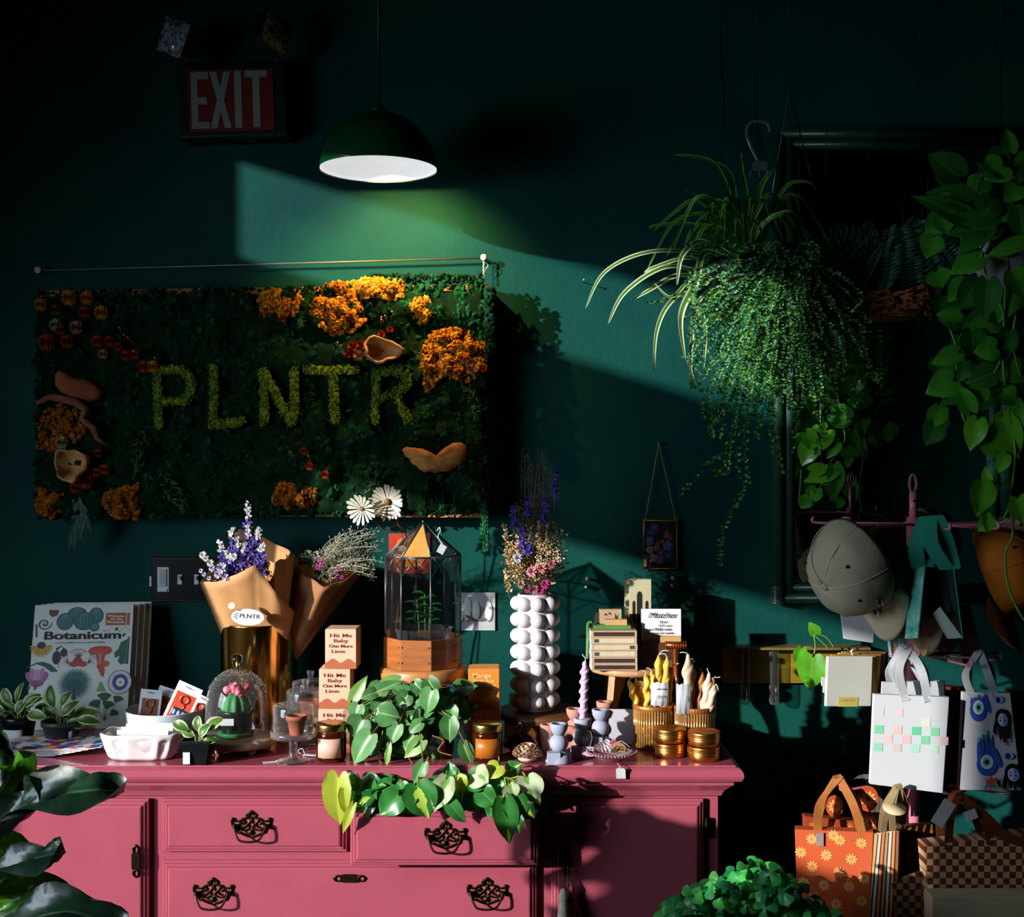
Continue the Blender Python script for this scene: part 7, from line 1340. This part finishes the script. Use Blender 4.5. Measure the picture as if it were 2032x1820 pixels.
t, b, q = flatbag('front brown and cream checked gift bag with brown ribbon handles', [(1835, 1678), (2046, 1656), (2050, 1840), (1848, 1840)], 2.76, .05, ckm, hkE, brr, (.22, .62), .020, grp='checked gift bags')
mb = MB(); mb.ribbon(bez([at(1915, 1590, 2.76)-t.location, at(1960, 1625, 2.75)-t.location, at(1995, 1660, 2.75)-t.location, at(2032, 1672, 2.75)-t.location], 6), .022, (.5, 0, .8), brr, .0012); mb.obj('handle', t)
for px, py, w_, h_, rt, lb in ((1872, 1614, .030, .060, .55, 'long white tag tilted over the brown ribbon handles'), (1926, 1618, .022, .028, 1.2, 'smaller white square tag right of the long tilted tag')):
    t = thing('price_tag', lb, 'tag', at(px, py, 2.745)); mb = MB(); mb.box((0, 0, 0), (w_, .001, h_), mat('b0aeb0', .6), M.Rotation(rt, 4, 'Y')); mb.obj('tag', t)
bx_ = at(1950, 1800, 2.55); t = thing('shipping_box', 'plain beige cardboard box at the bottom right corner before the checked bag', 'box', (bx_.x+.04, 2.575, 0)); zt2 = at(0, 1779, 2.55).z; mb = MB(); mb.box((0, 0, zt2/2), (.29, .05, zt2), mat('a08f76', .8, var=.12)); mb.obj('carton', t, bevel=.002); mb = MB(); mb.box((-.0, -.0255, zt2-.06), (.27, .001, .002), mat('6c6250', .8)); mb.obj('flap_edge', t)
# ================================================================ hanging plants
black_w = mat('14161a', .4, metal=.5); white_w = mat('8a9298', .3, metal=.4); clp = mat('6c7c8c', .15, trans=.5, coat=.5)
ZH = ZC
def wires(o, top, ends, r=.0012, m=None): 
    mb = MB()
    for e in ends: mb.tube([V(top)-o, V(e)-o], r, m or black_w, 5)
    return mb
sp_lit = mat('4f8a2c', .4, var=.25, ns=20, transl=.35, col2='e6ead0', kind='stripe'); sp_shade = mat('3f8a2c', .45, var=.3, ns=20, transl=.3, col2='7cae54', kind='stripe')  # same leaf twice: paler for sunlit blades, darker for shaded ones
Y = 2.93; c = at(1478, 520, Y); t = thing('spider_plant', 'spider plant with long striped arching leaves hanging above the framed flowers', 'hanging plant', (c.x, Y, c.z-.12)); o = t.location
mb = MB(); mb.lathe([(0, 0), (.065, 0), (.085, .11), (.088, .125), (.082, .125), (.078, .11), (0, .10)], plast, n=28, closed=True); mb.obj('pot', t)
mb = wires(o, at(1500, 232, Y), [at(1410, 520, Y-.04), at(1522, 470, Y), at(1560, 520, Y+.05)]); mb.tube([at(1500, 232, Y)-o, V((at(1500, 232, Y).x, Y, ZH))-o], .0012, black_w, 5); mb.obj('hanger_wires', t)
mb = MB(); hk_ = [at(a, b, Y-.03)-o for a, b in ((1528, 262), (1524, 246), (1505, 240), (1488, 246), (1482, 262), (1488, 285), (1500, 310), (1508, 325))]; mb.tube(bez(hk_, 6), [.0045]*43, clp, 8, flat=(0, 1, 0)); mb.box((hk_[-1]+V((0, 0, -.006))), (.034, .006, .022), clp)
for dx in (-14, 0, 14): mb.tube([at(1507+dx, 330, Y-.03)-o, at(1507+dx*1.4, 352, Y-.03)-o], .0016, clp, 6)
mb.obj('plastic_hook', t); mb = MB()
R0 = V((0, 0, .11))
def blade(mb, pts, w_, m):
    P_ = bez([R0+V((U(-.02, .02), U(-.02, .02), 0))]+[at(a, b, y_)-o for a, b, y_ in pts], 7); n = len(P_); vs = []; uv = []
    for i, p in enumerate(P_):
        d = (P_[min(i+1, n-1)]-P_[max(i-1, 0)]).normalized(); s_ = d.cross(V((.2, -1, .45))).normalized(); up = s_.cross(d); tt = i/(n-1); ww = w_*min(1, .5+tt*2)*(1-tt**4)**.7
        for u in (-1, 0, 1): vs.append(p+s_*u*ww/2+up*abs(u)*ww*.18); uv.append((u, tt))
    mb.add(vs, [(i*3+j, i*3+j+1, (i+1)*3+j+1, (i+1)*3+j) for i in range(n-1) for j in range(2)], m, uv=uv)
for pts, w_ in (([(1400, 505, Y), (1290, 500, Y-.1), (1200, 540, Y-.12), (1161, 614, Y-.12)], .011), ([(1400, 540, Y), (1320, 530, Y-.1), (1240, 580, Y-.12), (1206, 644, Y-.12)], .013), ([(1400, 548, Y), (1340, 548, Y-.06), (1290, 575, Y-.1), (1253, 596, Y-.1)], .013), ([(1400, 520, Y), (1360, 512, Y-.06), (1300, 530, Y-.1), (1278, 541, Y-.1)], .011),
                ([(1420, 490, Y), (1385, 480, Y-.08), (1352, 510, Y-.1), (1343, 568, Y-.1)], .015), ([(1400, 500, Y), (1380, 560, Y-.1), (1355, 610, Y-.12), (1350, 650, Y-.12), (1360, 716, Y-.12)], .017), ([(1390, 560, Y), (1330, 600, Y-.1), (1302, 660, Y-.12), (1298, 742, Y-.12)], .012), ([(1385, 600, Y), (1372, 680, Y-.1), (1370, 730, Y-.1), (1378, 764, Y-.1)], .010), ([(1400, 600, Y), (1400, 660, Y-.1), (1396, 735, Y-.1)], .010), ([(1400, 545, Y), (1365, 560, Y-.05), (1330, 590, Y-.1), (1296, 560, Y-.1)], .010)): blade(mb, pts, w_, sp_lit)
for pts, w_ in (([(1450, 400, Y), (1420, 330, Y), (1380, 312, Y), (1336, 308, Y)], .013), ([(1460, 400, Y), (1450, 350, Y), (1430, 328, Y), (1405, 322, Y)], .012), ([(1440, 440, Y), (1400, 400, Y), (1360, 378, Y-.05), (1372, 380, Y-.05)], .012), ([(1430, 450, Y), (1380, 400, Y), (1340, 420, Y), (1296, 460, Y)], .011), ([(1430, 440, Y), (1380, 425, Y), (1330, 450, Y), (1282, 540, Y)], .010), ([(1425, 470, Y), (1370, 445, Y), (1300, 448, Y), (1290, 455, Y)], .010), ([(1450, 450, Y), (1425, 415, Y), (1400, 420, Y-.06), (1374, 464, Y-.06)], .012), ([(1460, 440, Y), (1450, 425, Y), (1440, 435, Y-.05), (1436, 462, Y-.05)], .010),
                ([(1500, 420, Y), (1510, 370, Y), (1530, 340, Y), (1540, 336, Y)], .013), ([(1480, 400, Y), (1472, 340, Y), (1470, 300, Y)], .012), ([(1530, 430, Y), (1560, 370, Y), (1600, 362, Y), (1620, 376, Y)], .010), ([(1530, 440, Y), (1560, 390, Y), (1580, 400, Y), (1588, 440, Y)], .010)): blade(mb, pts, w_, sp_shade)
for i in range(46):
    a = U(-1, 1); L = U(60, 150); x = 1478+a*80; blade(mb, [(1478+a*40, 500-L*.5, Y+U(-.1, .1)), (1478+a*110, 500-L*.75, Y+U(-.12, .12)), (1478+a*170+U(-20, 20), 500-L*.25+abs(a)*50, Y+U(-.15, .15))], U(.008, .013), sp_shade)
mb.obj('leaves', t)
# ---- hedge fern / bushy trailing fern
fa = mat('3a8034', .5, var=.35, ns=30, transl=.3); fb = mat('4f9878', .5, var=.3, transl=.25); fc = mat('6ea038', .5, var=.3, transl=.35); fd = mat('1c4420', .5, transl=.2)
Y = 2.92; c = at(1560, 560, Y); t = thing('trailing_fern', 'bushy hanging fern with thin strands trailing down beside the mirror frame', 'hanging plant', (c.x, Y, c.z-.1)); o = t.location
mb = MB(); mb.lathe([(0, 0), (.07, 0), (.09, .11), (.093, .12), (.086, .12), (0, .10)], plast, n=28, closed=True); mb.obj('pot', t)
mb = MB(); 
for a, b in (((1566, 180), (1520, 456)), ((1566, 180), (1640, 470)), ((1430, 60), (1450, 470)), ((1430, 60), (1434, 250))): mb.tube([at(*a, Y)-o, at(*b, Y)-o], .0012, white_w if b[0] == 1520 else black_w, 5)
for x in (1566, 1430): p = at(x, 180 if x == 1566 else 60, Y); mb.tube([p-o, V((p.x, Y, ZH))-o], .0012, black_w, 5)
mb.obj('hanger_wires', t)
def strand(ml, ms, P_, step, lf, mats, w_=1.0):
    pth = bez(P_, 8); ms.tube(pth, .0008, fd, 4, caps=False); acc = 0
    for i in range(len(pth)-1):
        a, b = pth[i], pth[i+1]; L = (b-a).length; k = max(1, int(L/step))
        for j in range(k):
            p = a.lerp(b, (j+.5)/k)
            for s_ in (-1, 1):
                d = V((s_*U(.4, 1)+U(-.3, .3), U(-.9, .2), U(-.5, .7))).normalized(); sz = lf*U(.7, 1.3); n_ = V((U(-.5, .5), -1, U(-.2, .6))); m_ = RN.choice(mats); sd = d.cross(n_).normalized()
                ml.add([p, p+d*sz*.5+sd*sz*.34, p+d*sz, p+d*sz*.5-sd*sz*.34], [(0, 1, 2, 3)], m_, smooth=False)
ml = MB(); ms = MB()
for i in range(430):
    px = RN.gauss(1530, 75); py = RN.gauss(640, 80); px = max(1375, min(1720, px)); py = max(490, min(790, py)); dy = U(-.16, .14)
    P_ = [V((U(-.05, .05), U(-.05, .05), .12)), at((px+1560)/2, (py+520)/2-20, Y+dy*.6)-o, at(px, py, Y+dy)-o, at(px+U(-26, 14), py+U(-5, 55), Y+dy-.03)-o]
    mm_ = [fa, fc, fb] if px < 1480 else [fa, fc, fa, fb]; strand(ml, ms, P_, .0055, U(.005, .009), mm_)  # more pale leaflets on the left, its sunlit side put into the colour
for pts in (((1400, 640), (1370, 585), (1330, 590), (1286, 603)), ((1400, 700), (1375, 760), (1400, 775)), ((1440, 760), (1410, 830), (1412, 860)), ((1450, 740), (1430, 850), (1425, 870)), ((1470, 760), (1450, 880), (1400, 925), (1350, 985)), ((1460, 780), (1430, 820), (1450, 900), (1415, 945)), ((1500, 760), (1478, 850), (1476, 960), (1455, 1010), (1432, 1062), (1430, 1125)), ((1490, 780), (1480, 870), (1484, 960)), ((1480, 780), (1462, 860), (1466, 950)), ((1530, 780), (1536, 850), (1545, 910), (1551, 940)), ((1520, 770), (1528, 830), (1530, 905)), ((1560, 760), (1580, 820), (1570, 900)), ((1600, 720), (1615, 800), (1640, 880)), ((1620, 700), (1625, 860), (1620, 900)), ((1500, 800), (1510, 830), (1500, 870)), ((1450, 790), (1415, 835), (1412, 870)), ((1700, 640), (1710, 680), (1740, 760)), ((1650, 660), (1655, 740), (1658, 800)), ((1460, 840), (1445, 900), (1440, 940), (1418, 935))):
    strand(ml, ms, [V((0, 0, .1))]+[at(a, b, Y-.08)-o for a, b in pts], .0085, .0095, [fa, fc, fa]); 
ml.obj('foliage', t); ms.obj('stems', t)
# ---- bark basket fern
Y = 3.02; c = at(1775, 600, Y); t = thing('basket_fern', 'dark fern in a shaggy brown bark basket between the trailing fern and right vine', 'hanging plant', c); o = t.location; bk = mat('b06c3c', .85, var=.6, ns=60, bump=.6, spec=.1); mb = MB()
for i in range(260): a = U(0, 6.28); z = U(-.035, .02); r_ = .10+z*.5; b = a+U(.15, .5); mb.tube([(r_*math.cos(a), r_*math.sin(a), z), (r_*1.04*math.cos((a+b)/2), r_*1.04*math.sin((a+b)/2), z+U(-.008, .012)), (r_*math.cos(b), r_*math.sin(b), z+U(-.01, .01))], U(.0015, .004), bk, 5)
mb.lathe([(0, -.04), (.07, -.04), (.095, .015)], bk, n=24); mb.obj('basket', t)
ml = MB(); ms = MB(); fe = mat('3c6c60', .5, var=.3, transl=.2); fg_ = mat('3c7858', .5, transl=.2)
for i in range(64):
    a = U(0, 6.28); L = U(.10, .24); e = V((math.cos(a)*L*.9, math.sin(a)*L*.45, U(.02, .17))); pth = bez([V((0, 0, .01)), V((e.x*.5, e.y*.5, .06+e.z*.8)), e, e+V((math.cos(a)*.04, 0, -.04))], 6); ms.tube(pth, .0008, fd, 4, caps=False)
    for k, p in enumerate(pth[3:]):
        for s_ in (-1, 1): d = V((s_*.5*abs(math.sin(a))+.2*math.cos(a), -.3, s_*.8*abs(math.cos(a))+.1)); ml.leaf(p, d, V((0, -1, .3)), .022, .006, RN.choice((fe, fg_)), 'lance', ns=3, droop=.4)
for pts in (((1690, 640), (1700, 720), (1740, 760)), ((1660, 590), (1655, 640), (1690, 700)), ((1745, 640), (1748, 700), (1745, 770)), ((1700, 600), (1720, 640), (1735, 620))): strand(ml, ms, [V((0, 0, 0))]+[at(a, b, 2.95)-o for a, b in pts], .012, .009, [fc, fa])
ml.obj('foliage', t); ms.obj('stems', t); mb = MB()
for b in ((1795, 378), (1829, 372), (1840, 350)): mb.tube([at(1825, 280, Y)-o, at(*b, Y)-o, at(b[0]-(1829-b[0])*.3, 590, Y)-o], .001, black_w, 5)
p = at(1825, 280, Y); mb.tube([p-o, V((p.x, Y, ZH))-o], .001, black_w, 5); mb.obj('hanger_wires', t)
# ---- golden vine on the right
Y = 2.80; c = at(1985, 560, Y); t = thing('hanging_vine', 'large heart leaved vine cascading down the right edge of the picture', 'hanging plant', c); o = t.location; mb = MB(); mb.lathe([(0, -.02), (.06, -.02), (.085, .1), (.088, .12), (.082, .12), (0, .10)], mat('8a8c90', .5), n=28, closed=True); mb.obj('pot', t); mb = MB(); p = at(1985, 250, Y)
mb.tube([p-o, V((p.x, Y, ZH))-o], .0015, black_w, 5)
for q in ((-.08, 0), (.07, .05), (.04, -.07)): mb.tube([p-o, V((q[0], q[1], .12))], .0012, black_w, 5)
mb.obj('hanger_wires', t); mb = MB(); ms = MB()
A_ = [(1900, 350, 1845, 300, 60, pot3), (1960, 340, 1950, 350, 50, pot3), (2005, 300, 2000, 250, 30, pot2), (1925, 400, 1840, 375, 50, pot3), (1990, 330, 1955, 355, 60, pot2), (2020, 370, 1995, 400, 40, pot2), (1930, 440, 1815, 378, 44, pot3), (1890, 400, 1850, 415, 40, pot2), (1975, 450, 1880, 460, 40, pot3), (2000, 490, 1955, 500, 40, pot2), (1960, 450, 1900, 500, 44, pot3),
 (1945, 510, 1885, 540, 46, pot2), (2000, 480, 1980, 520, 44, pot3), (2030, 480, 1960, 505, 30, pot2), (1940, 560, 1900, 620, 52, pot3), (2010, 580, 1980, 640, 44, pot2), (1960, 560, 1955, 640, 50, pot3), (1900, 640, 1860, 620, 44, pot2), (1900, 700, 1850, 720, 36, pot2), (1930, 660, 1935, 720, 50, pot3), (1890, 755, 1838, 780, 52, pot2), (1970, 740, 1920, 760, 48, pot3), (1950, 770, 1920, 800, 40, pot2), (1975, 690, 1935, 700, 44, pot2), (2030, 730, 1980, 750, 50, pot2), (2000, 660, 1990, 720, 40, pot3),
 (1940, 835, 1925, 895, 40, pot1), (1990, 830, 2028, 915, 46, pot1), (1955, 875, 2005, 905, 44, pot1), (1995, 905, 1980, 940, 26, pot1), (1960, 960, 1955, 925, 20, pot1), (1950, 962, 1945, 1028, 50, pot1), (1952, 975, 1995, 958, 26, pot1), (2020, 990, 2034, 1040, 50, pot1), (1965, 1030, 1942, 1055, 30, pot1), (1958, 1022, 1962, 1058, 22, pot1), (2030, 800, 2015, 860, 40, pot2), (1925, 815, 1900, 760, 36, pot2), (1990, 780, 2020, 800, 44, pot2), (2000, 640, 2030, 690, 44, pot3), (1960, 640, 1925, 660, 40, pot2), (2025, 420, 2034, 480, 50, pot3), (2010, 540, 2036, 590, 50, pot2)]
for bx, by, tx_, ty, w_, m_ in A_: hleaf(mb, o, bx, by, tx_, ty, w_*1.0, m_, Y-U(.05, .14))
for i in range(58): px = U(1850, 2050); py = U(280, 860); a = U(-.8, .8); hleaf(mb, o, px, py, px+math.sin(a)*44-14, py+40*math.cos(a), U(34, 46), RN.choice((pot3, pot3, pot2)), Y+U(-.04, .12))
for pts in (((1950, 500), (1960, 560), (1990, 620), (1990, 700), (1955, 760), (1905, 760), (1912, 830), (1950, 860), (1990, 820)), ((2000, 500), (1990, 700), (2000, 800), (2015, 900), (2005, 990), (2010, 1060), (1995, 1100), (2000, 1160), (2020, 1210), (2040, 1240)), ((1880, 640), (1900, 700), (1895, 760), (1910, 800), (1940, 880)), ((1955, 1020), (1985, 1032), (2000, 1010), (2012, 950)), ((1930, 520), (1965, 470), (1990, 470)), ((2020, 600), (2010, 680), (2030, 760))): ms.tube(bez([at(a, b, Y-.07)-o for a, b in pts], 8), .0026, pvs, 6)
mb.obj('foliage', t); ms.obj('vines', t)
# ---- vine by the mirror
Y = 3.17; c = at(1640, 700, Y); t = thing('hanging_vine', 'bright green vine with heart leaves hanging in front of the mirror left side', 'hanging plant', c); o = t.location; mb = MB(); ms = MB()
for bx, by, tx_, ty, w_, m_ in ((1612, 880, 1590, 925, 40, pot1), (1640, 855, 1590, 905, 44, pot1), (1610, 935, 1650, 925, 26, pot1), (1655, 935, 1595, 955, 30, pot1), (1655, 925, 1665, 990, 34, pot2), (1600, 990, 1590, 1010, 28, pot2), (1620, 970, 1605, 1000, 30, pot2), (1650, 820, 1700, 840, 46, pot3), (1690, 790, 1740, 800, 36, pot3), (1680, 830, 1650, 800, 36, pot3), (1600, 860, 1625, 900, 30, pot1), (1640, 720, 1680, 760, 50, pot3), (1620, 760, 1650, 800, 44, pot3), (1660, 880, 1640, 910, 26, pot2), (1700, 740, 1690, 790, 40, pot3), (1670, 650, 1650, 700, 44, pot3), (1600, 980, 1625, 995, 20, pot1)): hleaf(mb, o, bx, by, tx_, ty, w_, m_, Y-.02)
for pts in (((1640, 600), (1630, 760), (1628, 860), (1630, 960), (1605, 975), (1600, 1010)), ((1650, 620), (1660, 760), (1670, 830), (1675, 880), (1640, 925)), ((1590, 930), (1586, 1000)), ((1630, 960), (1660, 960), (1672, 930))): ms.tube(bez([at(a, b, Y-.01)-o for a, b in pts], 8), .0018, pvs, 6)
p = at(1640, 600, Y); ms.tube([p-o, V((p.x, p.y, ZH))-o], .0012, black_w, 5); mb.obj('foliage', t); ms.obj('vines', t)
# ================================================================ clover leaved plant at the bottom
Y = 2.52; c = at(1520, 910, Y); zp = .52; t = thing('plant_stand', 'dark wooden plant stand under the clover leaved plant below the frame edge', 'stand', (c.x, Y, 0)); mb = MB(); mb.lathe([(.10, zp-.03), (.13, zp-.028), (.13, zp-.002), (.12, zp)], dwd, n=36); mb.obj('top', t)
for a in (.8, 2.9, 5.0): mb = MB(); mb.cyl((.07*math.cos(a), .07*math.sin(a), zp-.03), (.12*math.cos(a), .12*math.sin(a), 0), .012, dwd, n=10); mb.obj('leg', t)
t = thing('clover_plant', 'dense green clover leaved plant at the bottom between dresser and orange bags', 'potted plant', (c.x, Y, zp+.001)); o = t.location; mb = MB(); mb.lathe([(0, 0), (.07, 0), (.09, .07), (.094, .07), (.094, .085), (.088, .085), (0, .07)], mat('4a2c1c', .6), n=28, closed=True); mb.obj('pot', t)
ox = [mat('2f9448', .38, var=.3, ns=25, transl=.3, col2='3f8f50', kind='rib'), mat('48b050', .38, var=.25, transl=.35, col2='58aa58', kind='rib'), mat('258048', .35, var=.3, transl=.25, col2='2f7c48', kind='rib')]; mb = MB(); ms = MB()
def topline(px): return 1705+abs(px-1500)**1.45*.072 if px > 1500 else 1705+abs(px-1500)**1.35*.082
for i in range(300):
    px = U(1296, 1745); y0 = topline(px)+14; py = y0+abs(RN.gauss(0, 45)); dy = U(-.17, .12); p = at(px, min(py, 1860), Y+dy)-o; n_ = V((U(-.7, .4), U(-1.2, -.2), U(.3, 1))).normalized(); x_ = n_.orthogonal().normalized(); y_ = n_.cross(x_); a0 = U(0, 6.28); L = U(.021, .030)
    for k in range(3): a = a0+k*2.094; d = x_*math.cos(a)+y_*math.sin(a); mb.leaf(p, d, n_, L, L*1.15, RN.choice(ox), 'wedge', droop=.5, fold=-.25, ns=4)
    ms.tube(bez([V((p.x*.25, p.y*.25, .08)), V((p.x*.7, p.y*.7, p.z*.6+.05)), p], 4), .0011, mat('4c8c3c', .5), 4, caps=False)
ms.obj('stems', t); mb.obj('foliage', t)
# ================================================================ fiddle leaf fig in the foreground
FYY = 2.0; tx0 = at(-70, 910, FYY).x; t = thing('fiddle_leaf_fig', 'fiddle leaf fig with broad glossy dark leaves at the lower left foreground', 'potted plant', (tx0, FYY, 0)); o = t.location; mb = MB(); mb.lathe([(0, 0), (.12, 0), (.15, .26), (.155, .28), (.145, .28), (.14, .26), (0, .24)], mat('5c5a56', .7), n=36, closed=True); mb.obj('pot', t); mb = MB(); mb.tube(bez([(0, 0, .24), (.01, .01, .5), (-.01, 0, .8), (.0, .0, 1.08)], 8), .009, mat('4a3826', .8, bump=.4), 10); mb.obj('trunk', t)
fgm = mat('0f2e1a', .42, var=.3, ns=14, transl=.08, col2='2c5030', kind='rib', coat=.15, bump=.3, bs=30); fgl = mat('3f7c14', .35, var=.3, ns=14, transl=.4, col2='8ab02c', kind='rib', coat=.3)
def fig(pts, wid, m, Yv, nrm=(-.2, -.6, 1), fold=.25, wave=.02):
    """leaf along a picture-space midrib, own width"""
    P_ = bez([at(a, b, y_)-o for a, b, y_ in pts], 6); n = len(P_); us = [-1, -.8, -.55, -.25, 0, .25, .55, .8, 1]; vs = []; uv = []; mb = MB(); k = len(us)
    for i, p in enumerate(P_):
        tt = i/(n-1); d = (P_[min(i+1, n-1)]-P_[max(i-1, 0)]).normalized(); nn = V(nrm); nn = (nn-d*nn.dot(d)).normalized(); s_ = d.cross(nn); ww = wid*(math.sin(PI*min(1, (tt*.93+.07)))**.7)*(.62+.42*tt)*(1-.12*math.sin(tt*PI*2.2)); 
        for u in us: vs.append(p+s_*u*ww/2*(1+.05*math.sin(tt*17+u))+nn*(fold*abs(u)**1.4*ww/2+wave*math.sin(tt*11+u*3)*abs(u)+.003*math.sin(tt*40)*(abs(u) > .2)*(1-abs(u)))); uv.append((u, tt))
    mb.add(vs, [(i*k+j, i*k+j+1, (i+1)*k+j+1, (i+1)*k+j) for i in range(n-1) for j in range(k-1)], m, uv=uv); mb.tube([p-V((0, 0, .001)) for p in P_], [.0032*(1-i/n*.7) for i in range(n)], m, 5); return mb.obj('leaf', t)
fig([(-60, 1680, FYY), (0, 1655, FYY-.02), (90, 1590, FYY-.06), (170, 1570, FYY-.08), (246, 1570, FYY-.05)], .115, fgm, FYY, (-.35, -.5, 1), .35)
fig([(-60, 1640, FYY), (-10, 1590, FYY), (30, 1530, FYY-.03), (36, 1490, FYY-.05)], .085, fgl, FYY, (.9, -1, .2), .2)
fig([(-70, 1700, FYY), (0, 1640, FYY-.06), (50, 1590, FYY-.08), (80, 1545, FYY-.08)], .06, fgm, FYY, (-.6, -.8, .6), .5)
fig([(-60, 1760, FYY), (0, 1740, FYY-.05), (70, 1705, FYY-.08), (130, 1690, FYY-.08)], .085, fgm, FYY, (-.2, -.35, 1), .3)
fig([(-50, 1800, FYY), (20, 1775, FYY), (90, 1775, FYY-.03), (150, 1790, FYY-.03)], .075, fgl, FYY, (0, -1, .5), .2)
fig([(-50, 1860, FYY), (40, 1830, FYY-.08), (140, 1810, FYY-.12), (250, 1850, FYY-.12)], .11, fgm, FYY, (0, -.4, 1), .25)
fig([(-60, 1780, FYY+.05), (-10, 1810, FYY+.03), (60, 1830, FYY+.02), (90, 1800, FYY+.02)], .10, fgm, FYY, (-.2, -1, .5), .2)
fig([(-80, 1720, FYY+.04), (-30, 1690, FYY+.04), (20, 1700, FYY+.04), (32, 1770, FYY+.04)], .08, fgl, FYY, (.2, -1, .2), .15)
fig([(-80, 1600, FYY), (-40, 1560, FYY-.03), (-10, 1500, FYY-.03), (0, 1470, FYY)], .07, fgm, FYY, (.3, -1, .2), .2)
